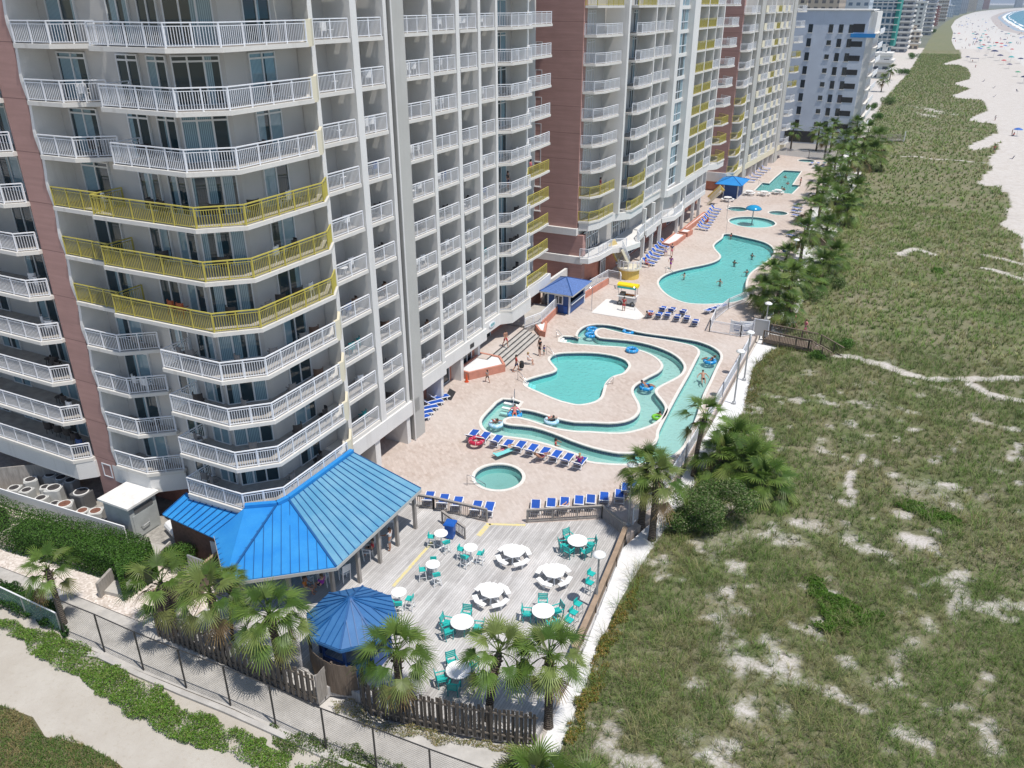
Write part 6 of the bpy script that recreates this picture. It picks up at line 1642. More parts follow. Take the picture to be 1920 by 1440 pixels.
# leafy masses
def leaf_cloud(n, shape, size, cols, seed, jit=.35, droop=0.0):
    """leaf-sized faces through a volume; shape(rng, n) gives places and outward directions"""
    r = np.random.default_rng(seed); P, D = shape(r, n)
    nrm = D + r.normal(0, .75, P.shape); nrm /= np.linalg.norm(nrm, axis=1)[:, None]
    a = r.normal(0, 1, P.shape); a -= nrm * (a * nrm).sum(1)[:, None]; a /= np.linalg.norm(a, axis=1)[:, None]
    b = np.cross(nrm, a); s = size * r.uniform(.6, 1.4, n)[:, None]
    V = np.stack([P - a * s, P - b * s * .45, P + a * s, P + b * s * .45], 1).reshape(-1, 3)
    F = np.arange(4 * n).reshape(n, 4)
    c = np.array(cols)[r.integers(0, len(cols), n)] * r.uniform(.75, 1.3, n)[:, None]
    return V, F, np.repeat(c, 4, 0)
def add_leaves(name, parent, m, *arrs, loc=None):
    o = np_mesh(name, arrs[0], arrs[1], m); set_col(o.data, arrs[2])
    if parent: o.parent = parent
    if loc is not None: o.location = loc
    return o
def blob(blobs, fill=.45):
    bl = np.array(blobs, float)
    def f(r, n):
        w = (bl[:, 3] * bl[:, 4]); k = r.choice(len(bl), n, p=w / w.sum())
        d = r.normal(0, 1, (n, 3)); d /= np.linalg.norm(d, axis=1)[:, None]
        rad = (1 - fill * r.random(n) ** 1.6)[:, None]
        P = bl[k, :3] + d * rad * bl[k][:, [3, 3, 4]]
        P[:, 2] = np.maximum(P[:, 2], -.25)
        return P, d
    return f
def shrub(label, x, y, z, blobs, n, size, cols, seed, name='shrub', cat='shrub', group=None, stem=True):
    s = Thing(name, label, cat, (x, y, z), group)
    add_leaves('foliage', s.o, M['leaf'], *leaf_cloud(n, blob(blobs), size, cols, seed))
    if stem:
        mb = MB()
        for b in blobs[:6]: mb.tube([(0, 0, -.2), (b[0] * .5, b[1] * .5, b[2] * .5), (b[0], b[1], b[2])], [.06, .045, .02], 5)
        mb.build('stems', M['stem'], s.o)
    return s
GRN = [(.06, .14, .02), (.08, .17, .03), (.10, .20, .04), (.05, .11, .02)]
MIX = GRN + [(.24, .27, .12), (.28, .30, .17), (.18, .22, .09)]
x, y = G(1330, 1000, -.3); rb = random.Random(4)
bb = [(rb.uniform(-2.0, 2.0), rb.uniform(-1.6, 1.9), rb.uniform(.6, 2.2), rb.uniform(.7, 1.05), rb.uniform(.6, .85)) for _ in range(22)]
shrub('big rounded bush with mixed bright and silvery leaves beside the paired palms', x, y + .8, -.33, bb, 34000, .062, MIX, 5)
x, y = G(338, 1050, 0); bb = [(rb.uniform(-.5, .5), rb.uniform(-.6, .6), rb.uniform(.5, 1.1), .6, .6) for _ in range(7)]
shrub('round clipped green shrub right of the service ramp', x, y, -.3, bb, 7000, .05, GRN, 6)
# clipped hedge
hl = np.array([(-62, 23.9), (-46.5, 23.9), (-41, 24.6), (-37.6, 24.9), (-36.0, 23.9)])
def hedge_shape(r, n):
    seg = r.choice(4, n, p=[.36, .26, .22, .16]); t = r.random(n); a = hl[seg]; b = hl[seg + 1]
    c = a + (b - a) * t[:, None]
    ang = r.uniform(-math.pi, math.pi, n); w = 1.25; h = .95
    u = np.cos(ang); v = np.sin(ang); k = 1 / np.maximum(np.abs(u), np.abs(v)); rad = (1 - .25 * r.random(n) ** 2)
    lump = .12 * (fbm(c[:, 0] * .8, c[:, 1] * .8 + ang, 3, 3) - .5)
    du = u * k * rad * w; dv = v * k * rad * h
    P = np.stack([c[:, 0], c[:, 1] + du, .62 + dv + lump], 1); D = np.stack([r.normal(0, .3, n), u, v + .3], 1)
    return P, D
HG = Thing('clipped_hedge', 'long clipped dark green hedge before the white yard fence', 'hedge', (-45, 24.2, -.3))
o = add_leaves('foliage', HG.o, M['leaf'], *leaf_cloud(95000, hedge_shape, .052, [(.045, .115, .014), (.065, .15, .02), (.085, .175, .03), (.03, .075, .012)], 9)); o.location = -HG.loc
core = MB()
for a, b in zip(hl[:-1], hl[1:]): core.bar((*a, .45), (*Vector(a).lerp(Vector(b), .85), .45), 1.3, 1.3)
HG.part('branches', core, mat('hedge_inner_twigs', (.02, .03, .01), .95))
# shrubs on the far dunes, pool side and beyond
fs = [((1560, 540), 1.1, MIX, 'olive shrub with orange base beside the boardwalk'), ((1525, 565), 1.0, MIX, 'yellow-green shrub at the boardwalk foot'), ((1580, 655), .8, GRN, 'dark round shrub at the boardwalk end'), ((1535, 672), .6, GRN, 'small dark shrub below the boardwalk stair'),
      ((1620, 235), 1.6, GRN, 'dark shrub before the beach hotel lawn'), ((1648, 225), 1.5, GRN, 'round bright shrub on the dune by the hotel lawn'), ((1630, 205), 1.8, GRN, 'large green bush beside the hotel steps'), ((1665, 195), 1.8, MIX, 'green bush on the open dune past the hotel'), ((1690, 140), 2.4, GRN, 'broad bush on the dune below the white balcony hotel'), ((1712, 110), 2.6, GRN, 'low bush strip before the far white blocks'), ((1745, 62), 3.5, GRN, 'dark tree mass before the red hotel'), ((1650, 250), 1.4, MIX, 'shrub beside the grey boardwalk'),
      ((1757, 513), .5, [(.06, .16, .012), (.08, .2, .02)], 'small vivid green bush alone on the dune')]
for i, (px, s, cols, lab) in enumerate(fs):
    x, y = G(*px, -.3); bb = [(rb.uniform(-s, s), rb.uniform(-s, s), rb.uniform(.3, .9) * s, s * .55, s * .5) for _ in range(7)]
    shrub(lab, x, y, -.3, bb, 2600, .07 * max(1, s), cols, 20 + i, stem=False)
def mat_plant(label, poly_px, n, cols, seed, h=.35, size=.05, name='ground_hugging_shrub'):
    poly = GL(poly_px, -.1); xs = [p[0] for p in poly]; ys = [p[1] for p in poly]
    c = (sum(xs) / len(xs), sum(ys) / len(ys), -.25)
    def shp(r, n):
        P = []
        while len(P) < n:
            q = np.stack([r.uniform(min(xs), max(xs), n), r.uniform(min(ys), max(ys), n)], 1)
            q = q[inside(q[:, 0] + 1.3 * (fbm(q[:, 0] * 1.5, q[:, 1] * 1.5, 3) - .5), q[:, 1] + 1.6 * (fbm(q[:, 0] * 1.5, q[:, 1] * 1.5, 8) - .5), poly) & (fbm(q[:, 0] * 2.2, q[:, 1] * 2.2, 19) + .3 * r.random(len(q)) > .5)]; P += list(q)
        P = np.array(P[:n]); hh = h * (fbm(P[:, 0] * 1.6, P[:, 1] * 1.6, 13, 3)) * 1.5
        z = dune_h(P[:, 0], P[:, 1]) + hh * r.random(n) ** .5
        return np.stack([P[:, 0] - c[0], P[:, 1] - c[1], z - c[2]], 1), np.tile([[0, 0, 1.]], (n, 1))
    t = Thing(name, label, 'shrub', c); add_leaves('foliage', t.o, M['leaf'], *leaf_cloud(n, shp, size, cols, seed)); return t
VIV = [(.07, .17, .012), (.095, .21, .02), (.05, .13, .01), (.13, .22, .035)]
mat_plant('vivid green ground-hugging shrub low on the dune, larger lower patch', [(1502, 1088), (1525, 1082), (1560, 1110), (1600, 1130), (1640, 1155), (1665, 1160), (1640, 1172), (1590, 1185), (1545, 1190), (1512, 1180), (1545, 1165), (1530, 1130)], 14000, VIV, 31, .5)
mat_plant('vivid green strip of low shrub between bare sand patches on the dune', [(1678, 938), (1700, 934), (1740, 950), (1780, 968), (1810, 995), (1800, 998), (1760, 980), (1715, 960), (1682, 945)], 6000, VIV, 32, .4)
mat_plant('orange and yellow-green shrub fringe along the white gravel edge', [(1062, 1385), (1090, 1300), (1125, 1210), (1160, 1135), (1195, 1085), (1212, 1080), (1190, 1130), (1160, 1180), (1140, 1230), (1120, 1290), (1095, 1350), (1080, 1400)], 11000, [(.22, .20, .03), (.28, .17, .04), (.12, .15, .025), (.30, .22, .07), (.10, .13, .03)], 33, .32)
mat_plant('orange-tipped shrub fringe on the gravel edge above the bush', [(1395, 775), (1405, 720), (1412, 690), (1432, 664), (1470, 655), (1490, 660), (1460, 672), (1435, 690), (1425, 725), (1412, 775)], 5000, [(.2, .17, .05), (.12, .14, .04), (.26, .17, .06), (.09, .12, .03)], 34, .35)

# ground cover and weeds beside the sand path
gc_px = [(128, 1198), (175, 1222), (215, 1250), (290, 1290), (350, 1325), (430, 1362), (520, 1402), (600, 1445), (470, 1450), (440, 1415), (378, 1408), (350, 1392), (300, 1378), (262, 1358), (235, 1340), (180, 1302), (140, 1268), (105, 1262), (100, 1240), (60, 1225), (40, 1200), (0, 1195), (0, 1160), (60, 1185)]
def cover(name, label, px, n, h, size, cols, seed, z=-.42, thr=.3):
    poly = GL(px, z); xs = [p[0] for p in poly]; ys = [p[1] for p in poly]
    def shp(r, n):
        P = []
        while len(P) < n:
            q = np.stack([r.uniform(min(xs), max(xs), n), r.uniform(min(ys), max(ys), n)], 1)
            k = inside(q[:, 0] + .5 * (fbm(q[:, 0] * 1.2, q[:, 1] * 1.2, 3) - .5), q[:, 1] + .9 * (fbm(q[:, 0] * 1.2, q[:, 1] * 1.2, 8) - .5), poly) & (fbm(q[:, 0] * .9, q[:, 1] * .9, 77, 4) + .25 * r.random(n) > thr)
            P += list(q[k])
        P = np.array(P[:n]); hh = h * np.clip(fbm(P[:, 0] * 1.1, P[:, 1] * 1.1, 51, 3) * 2.2 - .5, .1, 1.2)
        return np.stack([P[:, 0], P[:, 1], z + .02 + hh * r.random(n) ** .6], 1), np.tile([[0, 0, 1.]], (n, 1))
    o = add_leaves(name, None, M['leaf'], *leaf_cloud(n, shp, size, cols, seed)); o['kind'] = 'stuff'; o['label'] = label; o['category'] = 'ground cover'
    return o
cover('vine_ground_cover', 'bright green vine cover between the kerb and the sand path', gc_px, 36000, .34, .045, [(.09, .19, .02), (.13, .26, .035), (.06, .13, .015), (.19, .27, .06), (.13, .15, .05)], 41, thr=.44)
cover('vine_ground_cover', 'dark green plants inside the net fence', [(-40, 1075), (0, 1090), (60, 1112), (125, 1150), (130, 1200), (60, 1170), (0, 1145), (-40, 1130)], 12000, .7, .06, [(.03, .09, .012), (.05, .12, .02), (.02, .06, .01)], 42)
cover('weeds', 'sparse weeds at the kerb and fence foot', [(505, 1362), (560, 1372), (640, 1395), (760, 1440), (820, 1460), (600, 1460), (540, 1420)], 7000, .3, .045, [(.09, .17, .03), (.14, .17, .05), (.06, .1, .02)], 43, thr=.5)
cover('weeds', 'dry weeds before the curving picket fence', [(615, 1318), (660, 1318), (690, 1350), (760, 1362), (860, 1382), (980, 1400), (970, 1412), (850, 1398), (700, 1375), (640, 1345)], 3500, .16, .04, [(.25, .22, .09), (.12, .15, .04), (.3, .24, .12)], 44, z=-.36, thr=.48)
def blades(P, H, W, cols, seed, lean=.55, bend=.5, per=1, az=None, lean0=0):
    """grass blades as bent two-step strips: places (n,3), heights, widths"""
    r = np.random.default_rng(seed); n = len(P)
    az = r.uniform(0, 2 * math.pi, n) if az is None else az; ln = np.minimum(np.abs(r.normal(0, lean, n)) + lean0, 1.35); d = np.stack([np.cos(az), np.sin(az)], 1)
    s = np.stack([-np.sin(az), np.cos(az), np.zeros(n)], 1)
    tl = np.stack([d[:, 0] * np.sin(ln), d[:, 1] * np.sin(ln), np.cos(ln)], 1)
    m1 = P + tl * (H * .55)[:, None]
    l2 = np.minimum(ln + bend * r.random(n) + .2, 2.0)
    m2 = m1 + np.stack([d[:, 0] * np.sin(l2), d[:, 1] * np.sin(l2), np.cos(l2)], 1) * (H * .5)[:, None]
    w = W[:, None]
    V = np.stack([P - s * w, P + s * w, m1 + s * w * .8, m1 - s * w * .8, m2 + s * w * .12, m2 - s * w * .12], 1).reshape(-1, 3)
    i = np.arange(n) * 6
    F = np.concatenate([np.stack([i, i + 1, i + 2, i + 3], 1), np.stack([i + 3, i + 2, i + 4, i + 5], 1)])
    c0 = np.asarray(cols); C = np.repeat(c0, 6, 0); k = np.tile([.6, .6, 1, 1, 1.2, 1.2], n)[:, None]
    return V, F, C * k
# lawn-like grass at the bottom left corner
lp = GL([(-60, 1300), (0, 1322), (62, 1345), (85, 1382), (130, 1390), (170, 1402), (222, 1432), (260, 1470), (260, 1600), (-200, 1600)], -.42)
simple_sheet('grass_verge_soil', [(x, y) for x, y in lp], -.405, mat('verge_soil', (.13, .12, .06), .95, var=.4, scale=2))
r = np.random.default_rng(3); n = 60000
q = np.stack([r.uniform(min(p[0] for p in lp), max(p[0] for p in lp), n), r.uniform(min(p[1] for p in lp), max(p[1] for p in lp), n)], 1)
q = q[inside(q[:, 0] + .6 * (fbm(q[:, 0], q[:, 1], 3) - .5), q[:, 1] + .7 * (fbm(q[:, 0], q[:, 1], 8) - .5), lp)]
t = fbm(q[:, 0] * .6, q[:, 1] * .6, 61, 4)[:, None]
cg = np.where(r.random((len(q), 1)) < np.clip((t - .4) * 4, .1, .9), np.array([[.30, .25, .11]]), np.array([[.12, .20, .045]])) * r.uniform(.7, 1.3, (len(q), 1))
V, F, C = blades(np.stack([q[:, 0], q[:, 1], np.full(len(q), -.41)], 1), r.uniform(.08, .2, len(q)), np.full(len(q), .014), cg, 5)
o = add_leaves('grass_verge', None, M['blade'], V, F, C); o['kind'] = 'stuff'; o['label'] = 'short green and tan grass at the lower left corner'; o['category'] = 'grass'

# dune grass
def dune_grass(name, label, x0, x1, y0, y1, cell, per, hgt, wid, seed):
    """tufts: each a fan of blades leaning out from its own foot"""
    r = np.random.default_rng(seed)
    X, Y = np.meshgrid(np.arange(x0, x1, cell), np.arange(y0, y1, cell)); X = X.ravel() + r.uniform(-.55, .55, X.size) * cell; Y = Y.ravel() + r.uniform(-.55, .55, Y.size) * cell
    fx = Y * math.sin(YAW) + X * math.cos(YAW); fw = -X * math.sin(YAW) + Y * math.cos(YAW)
    v = veg_mask(X, Y)
    k = (r.random(X.size) < v * .93) & (fx < fw * .93 + 3)
    X, Y, v = X[k], Y[k], v[k]; n = len(X)
    a = fbm(X * .22, Y * .22, 71, 4); b = fbm(X * .5 + 9, Y * .5, 81, 3); cl = fbm(X * .8, Y * .8, 91, 3)
    hh = hgt * (.4 + 1.1 * cl) * (.6 + .5 * v) * r.choice([.55, .8, 1.0, 1.35], n, p=[.22, .3, .33, .15])
    pal = np.array([[.105, .175, .042], [.14, .215, .058], [.075, .125, .034], [.18, .215, .08], [.30, .28, .14], [.17, .16, .075], [.12, .205, .042]])
    g = np.clip((a - .40) * 4.5, 0, 1)             # greener stretches against tan ones
    u = r.random(n) * .72 + .28 * (1 - g)
    idx = np.where(u < .20, 0, np.where(u < .36, 1, np.where(u < .50, 2, np.where(u < .60, 6, np.where(u < .78, 3, np.where(u < .89, 5, 4))))))
    base = pal[idx]
    m = n * per; t = r.uniform(0, 2 * math.pi, m); rad = np.abs(r.normal(0, .5, m)) * np.repeat(hh, per) * .30
    P = np.repeat(np.stack([X, Y, dune_h(X, Y) - .03], 1), per, 0); P[:, 0] += np.cos(t) * rad; P[:, 1] += np.sin(t) * rad
    H = np.repeat(hh, per) * r.uniform(.5, 1.3, m); C0 = np.repeat(base * np.array([[1.22, 1.24, 1.1]]), per, 0) * r.uniform(.6, 1.4, (m, 1))
    tan = r.random(m) < .14; C0[tan] = np.array([.36, .32, .18]) * r.uniform(.6, 1.2, (tan.sum(), 1))
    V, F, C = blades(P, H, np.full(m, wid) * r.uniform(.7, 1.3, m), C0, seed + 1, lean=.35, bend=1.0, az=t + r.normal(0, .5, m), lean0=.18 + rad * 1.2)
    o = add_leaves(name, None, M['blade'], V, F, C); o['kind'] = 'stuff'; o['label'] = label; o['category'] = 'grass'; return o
dune_grass('dune_grass', 'tufts of sea oats and dune grass on the near dune', -10.6, 20, 20, 46, .30, 20, .66, .0085, 101)
dune_grass('dune_grass', 'dune grass across the middle dune', -10.6, 24, 46, 84, .40, 16, .70, .0125, 102)
dune_grass('dune_grass', 'dune grass beyond the boardwalk', -13.5, 22, 84, 150, .55, 11, .72, .024, 103)
dune_grass('dune_grass', 'far dune grass towards the distant hotels', -32, 20, 150, 640, 1.0, 7, .75, .055, 104)
# ------------------------------------------------------------------ loungers
def make_lounger(low=False):
    t = thing('sun_lounger', 'x', 'sun lounger')
    hy, hz = (-.92, .47) if low else (-.82, .80)
    s = MB().box(-.27, .27, -.28, .95, .33, .345); s.build('seat_sling', M['sling'], t)
    b = MB(); b.add([(-.27, -.29, .335), (.27, -.29, .335), (.27, hy, hz), (-.27, hy, hz), (-.27, -.275, .35), (.27, -.275, .35), (.27, hy + .02, hz + .02), (-.27, hy + .02, hz + .02)], [(3, 2, 1, 0), (4, 5, 6, 7), (0, 1, 5, 4), (1, 2, 6, 5), (2, 3, 7, 6), (3, 0, 4, 7)])
    b.build('backrest_sling', M['sling'], t)
    f = MB()
    for x in (-.31, .31):
        f.tube([(x, .98, .3), (x, .3, .36), (x, -.3, .36)], .035, 6); f.tube([(x, -.28, .35), (x, hy, hz)], .032, 6)
    f.tube([(-.31, .98, .3), (.31, .98, .3)], .035, 6); f.tube([(-.31, hy, hz), (.31, hy, hz)], .04, 6); f.tube([(-.3, -.3, .34), (.3, -.3, .34)], .03, 6)
    f.build('frame', M['white_pl'], t)
    for y in (.72, -.45):
        g = MB()
        for x in (-.31, .31): g.tube([(x, y + .08, .35), (x * 1.05, y - .06, .18), (x * 1.08, y + .02, .0)], .032, 6)
        g.tube([(-.32, y - .02, .14), (.32, y - .02, .14)], .025, 5); g.build('leg_frame', M['white_pl'], t)
    return t
LG = make_lounger(); LGL = make_lounger(True)
def lounger_row(pairs, what, group, low=()):
    for i, (h, ft) in enumerate(pairs):
        a = Vector((*G(*h), 0)); b = Vector((*G(*ft), 0)); c = (a + b) / 2; d = b - a
        rz = math.atan2(-d.x, d.y)
        clone(LGL if i in low else LG, (c.x, c.y, 0.01), rz, 'blue sling lounger, %s %s' % (ORD[i], what), group)
def px_row(pts, dx, dy): return [((x, y), (x + dx, y + dy)) for x, y in pts]
rowA = [Z3([p])[0] for p in ((318, 580), (408, 600), (505, 625), (590, 662), (690, 672), (785, 697), (880, 724), (972, 748), (1065, 772), (1165, 800))]
lounger_row(px_row(rowA, 20, -27), 'from the left in the row along the river', 'loungers along the river')
rowB = [(800, 958), (827, 963), (853, 968), (889, 976), (912, 978)]
lounger_row(px_row(rowB, 8, -28), 'from the left behind the railing near the pavilion', 'loungers behind the pavilion railing')
rowB2 = [(1003, 975), (1032, 972), (1057, 970), (1084, 967), (1106, 965), (1131, 960), (1160, 955), (1172, 942), (1185, 936)]
lounger_row(px_row(rowB2, 2, -30), 'from the left in the row behind the long deck railing', 'loungers behind the long deck railing')
rowC = [((772, 797), (800, 786)), ((775, 786), (808, 777)), ((785, 775), (816, 768)), ((796, 766), (826, 758)), ((808, 756), (836, 748)), ((766, 775), (786, 770))]
lounger_row(rowC, 'from the near end beside the tower columns', 'loungers beside the tower columns')
rowD = [((1214, 603), (1222, 584)), ((1230, 605), (1240, 588)), ((1248, 607), (1254, 586)), ((1266, 610), (1272, 592)), ((1284, 613), (1290, 593)), ((1300, 618), (1306, 602)), ((1238, 592), (1246, 578)), ((1254, 594), (1264, 580)), ((1276, 598), (1284, 584))]
lounger_row(rowD, 'in the cluster between the two large pools', 'loungers between the pools')
lounger_row([((1322, 590), (1338, 582)), ((1334, 586), (1350, 578)), ((1345, 583), (1360, 575))], 'from the left against the curved white fence', 'loungers by the curved fence', low=(0, 1, 2))
lounger_row([((1204 + 5.5 * k, 494 - 6.2 * k), (1226 + 5.5 * k, 499 - 6.2 * k)) for k in range(7)], 'from the near end in the row below the outdoor stair', 'loungers below the outdoor stair')
lounger_row([((1307 + 3.6 * k, 430 - 5.2 * k), (1326 + 3.6 * k, 433 - 5.2 * k)) for k in range(8)], 'from the near end in the farther row by the tower', 'loungers by the farther planters')
lounger_row([((1502 + dx, 402 + dy), (1484 + dx, 398 + dy)) for dx, dy in ((0, 0), (2, -6), (4, -12), (2, 8), (6, 16), (10, 24), (-6, 46))], 'from the top among the palms by the wading pool', 'loungers among the palms', low=(0, 1, 2, 3, 4, 5, 6))
lounger_row([((1398 + 6 * k, 341 - 4.6 * k), (1413 + 6 * k, 342 - 4.6 * k)) for k in range(6)], 'from the near end below the third tower', 'loungers below the third tower')
lounger_row([((1516 + 6 * k, 312 + (k % 2) * 6), (1526 + 6 * k, 306 + (k % 2) * 6)) for k in range(5)], 'from the left near the small spa at the deck end', 'loungers at the deck end', low=(0, 1, 2, 3, 4))
lounger_row([((1452, 590), (1446, 575)), ((1456, 574), (1450, 562)), ((1468, 480), (1478, 474)), ((1474, 470), (1484, 464))], 'under the palms right of the large pool', 'loungers under the palms', low=(0, 1))

# ------------------------------------------------------------------ deck furniture
def disc(r, z0, z1, n=28): return MB().lathe([(r, z0), (r + .01, (z0 + z1) / 2), (r, z1)], n)
def make_bar_table():
    t = thing('bar_table', 'x', 'bar table'); disc(.42, 1.02, 1.06).build('table_top', M['whitetop'], t)
    MB().lathe([(.05, .04), (.05, 1.02)], 10).build('pedestal', M['white_pl'], t); MB().obox((0, 0, .03), (.7, .08, .05)).obox((0, 0, .03), (.08, .7, .05)).build('foot', M['white_pl'], t); return t
def make_stool(seat='teal'):
    t = thing('bar_stool', 'x', 'bar stool'); MB().box(-.2, .2, -.19, .19, .72, .76).box(-.19, .19, .16, .2, .76, .98).build('seat', M[seat], t)
    for sx in (-1, 1):
        for sy in (-1, 1): MB().bar((sx * .17, sy * .16, .72), (sx * .23, sy * .22, 0), .035).build('leg', M['white_pl'], t)
    r = MB()
    for a, b in (((-1, -1), (1, -1)), ((1, -1), (1, 1)), ((1, 1), (-1, 1)), ((-1, 1), (-1, -1))): r.bar((a[0] * .21, a[1] * .2, .28), (b[0] * .21, b[1] * .2, .28), .025)
    r.build('foot_rail', M['white_pl'], t); return t
def make_chair(seat, leg):
    t = thing('patio_chair', 'x', 'patio chair')
    s = MB()
    for k in range(5): s.box(-.24, .24, -.22 + k * .09, -.14 + k * .09, .42, .445)
    s.build('seat', M[seat], t)
    b = MB()
    for z in (.56, .66, .76, .86): b.box(-.24, .24, .23 + (z - .42) * .18, .255 + (z - .42) * .18, z, z + .075)
    b.build('backrest', M[seat], t)
    for sx in (-1, 1):
        MB().bar((sx * .25, -.2, 0), (sx * .25, -.2, .64), .045).build('leg', M[leg], t); MB().bar((sx * .25, .2, 0), (sx * .25, .33, .95), .045).build('leg', M[leg], t)
        MB().box(sx * .25 - .03, sx * .25 + .03, -.24, .28, .63, .66).build('armrest', M[seat], t)
    return t
def make_round_table():
    t = thing('patio_table', 'x', 'patio table'); disc(.62, .72, .755, 32).build('table_top', M['whitetop'], t)
    for k in range(4): a = R(45 + 90 * k); MB().bar((.45 * math.cos(a), .45 * math.sin(a), .72), (.4 * math.cos(a), .4 * math.sin(a), 0), .05).build('leg', M['tealdark'], t)
    return t
def make_picnic():
    t = thing('picnic_table', 'x', 'picnic table'); disc(.68, .72, .77, 8).build('table_top', M['whitetop'], t)
    for k in range(4):
        a0 = R(90 * k - 33); a1 = R(90 * k + 33)
        l = [(.98 * math.cos(a0 + (a1 - a0) * j / 2), .98 * math.sin(a0 + (a1 - a0) * j / 2)) for j in range(3)]
        MB().wall(l, .42, .47, .3).build('bench', M['whitetop'], t)
        c = R(90 * k); MB().bar((.2 * math.cos(c), .2 * math.sin(c), .36), (1.05 * math.cos(c), 1.05 * math.sin(c), .4), .09, .06).bar((.98 * math.cos(c), .98 * math.sin(c), .42), (.9 * math.cos(c), .9 * math.sin(c), 0), .09).build('bench_arm', M['white_pl'], t)
    for k in range(4): a = R(45 + 90 * k); MB().bar((.12 * math.cos(a), .12 * math.sin(a), .72), (.4 * math.cos(a), .4 * math.sin(a), 0), .08).build('leg', M['white_pl'], t)
    return t
BT = make_bar_table(); ST = make_stool(); CH = make_chair('teal', 'tealdark'); RT = make_round_table(); PT = make_picnic()
def around(c, r, a): return (c[0] + r * math.cos(R(a)), c[1] + r * math.sin(R(a)), .02)
def face(a): return R(a) - math.pi / 2          # back away from the table centre
bars = [((828, 1026), (200, 330), 'next to the blue bin'), ((883, 1053), (185, 265, 10), 'left of the bench tables'), ((813, 1085), (120, 215, 320), 'by the worn yellow line'), ((750, 1138), (10, 300, 250), 'beside the gazebo roof')]
def side_word(a):
    # where a seat shows round its table in the picture
    d = (math.cos(R(a)), math.sin(R(a))); rx = d[0] * math.cos(YAW) + d[1] * math.sin(YAW); fr = d[0] * math.sin(YAW) - d[1] * math.cos(YAW)
    return ['right', 'front right', 'front', 'front left', 'left', 'back left', 'back', 'back right'][int(round(math.degrees(math.atan2(fr, rx)) / 45)) % 8]
for (px, angs, wh) in bars:
    c = G(*px); clone(BT, (c[0], c[1], .02), 0, 'white round bar table ' + wh, 'bar tables on the timber deck')
    for j, a in enumerate(angs): clone(ST, around(c, .62, a), face(a), 'teal bar stool at the %s of the bar table %s' % (side_word(a), wh), 'bar stools on the timber deck')
for px, rz, wh in (((963, 1052), 60, 'nearest the spa side of the deck'), ((1038, 1090), 75, 'nearest the seaward deck wall'), ((922, 1127), 62, 'nearest the gazebo')):
    c = G(*px); clone(PT, (c[0], c[1], .02), R(rz), 'white round picnic table with attached benches ' + wh, 'picnic tables on the timber deck')
rts = [((1082, 1032), (150, 215, 255, 330, 30), 'by the far deck corner'), ((1018, 1165), (115, 200, 50, 330), 'behind the tall-trunked palm'), ((867, 1186), (105, 190, 235, 20), 'before the round palm'), ((860, 1277), (70, 140, 225, 285), 'against the right picket fence')]
for px, angs, wh in rts:
    c = G(*px); clone(RT, (c[0], c[1], .02), 0, 'white round patio table ' + wh, 'patio tables with teal chairs')
    for j, a in enumerate(angs): clone(CH, around(c, .86, a), face(a), 'teal patio chair at the %s of the white table %s' % (side_word(a), wh), 'teal chairs on the timber deck')
ends = [(1108, 1095), (1105, 1112), (1083, 1152), (1075, 1168), (1067, 1183)]
for j, px in enumerate(ends):
    c = G(*px); clone(ST, (c[0], c[1], .02), R(80), 'teal-seated bar stool, %s from the far end, along the seaward deck wall' % ORD[j], 'bar stools on the timber deck')
def make_bin():
    t = thing('rubbish_bin', 'x', 'rubbish bin')
    MB().lathe([(.30, .05), (.38, .95), (.40, .95)], 4).xform(Matrix.Rotation(R(45), 4, 'Z')).build('body', M['bin'], t)
    MB().lathe([(.46, .95), (.46, 1.02), (.36, 1.1), (0, 1.12)], 4).xform(Matrix.Rotation(R(45), 4, 'Z')).build('lid', M['bin'], t); return t
BN = make_bin(); c = G(845, 1008); clone(BN, (*c, .02), R(10), 'tall blue rubbish bin on the deck by the short railing', None, 1.1)
c = G(1061, 588); clone(BN, (*c, 0), 0, 'blue rubbish bin with pale rim before the kiosk wall', None, .85)
# white rocking style bar chairs under the pavilion
CW = make_chair('white_pl', 'white_pl')
for (px, rz, wh) in (((606, 1110), 200, 'holding the guest in purple'), ((645, 1100), 250, 'behind the corner post of the pavilion'), ((690, 1060), 110, 'beside the red-cushioned one'), ((706, 1040), 200, 'with a red cushion under the pavilion eave'), ((733, 1000), 120, 'near the guest in white'), ((577, 1115), 160, 'at the left front pavilion post')):
    c = G(*px); clone(CW, (c[0] - .3, c[1] + .5, .02), R(rz), 'tall white slat bar chair ' + wh, 'white bar chairs in the pavilion', (1, 1, 1.35))
for (px, rz, wh) in (((1404, 366), 40, 'left of the three white tables before the far pool'), ((1432, 367), 10, 'middle of the three white tables before the far pool'), ((1458, 364), 70, 'right of the three white tables before the far pool'), ((1364, 378), 20, 'in the shade of the far blue kiosk')):
    c = G(*px); clone(PT, (c[0], c[1], .02), R(rz), 'small white round table with benches, ' + wh, 'white tables by the far pool')
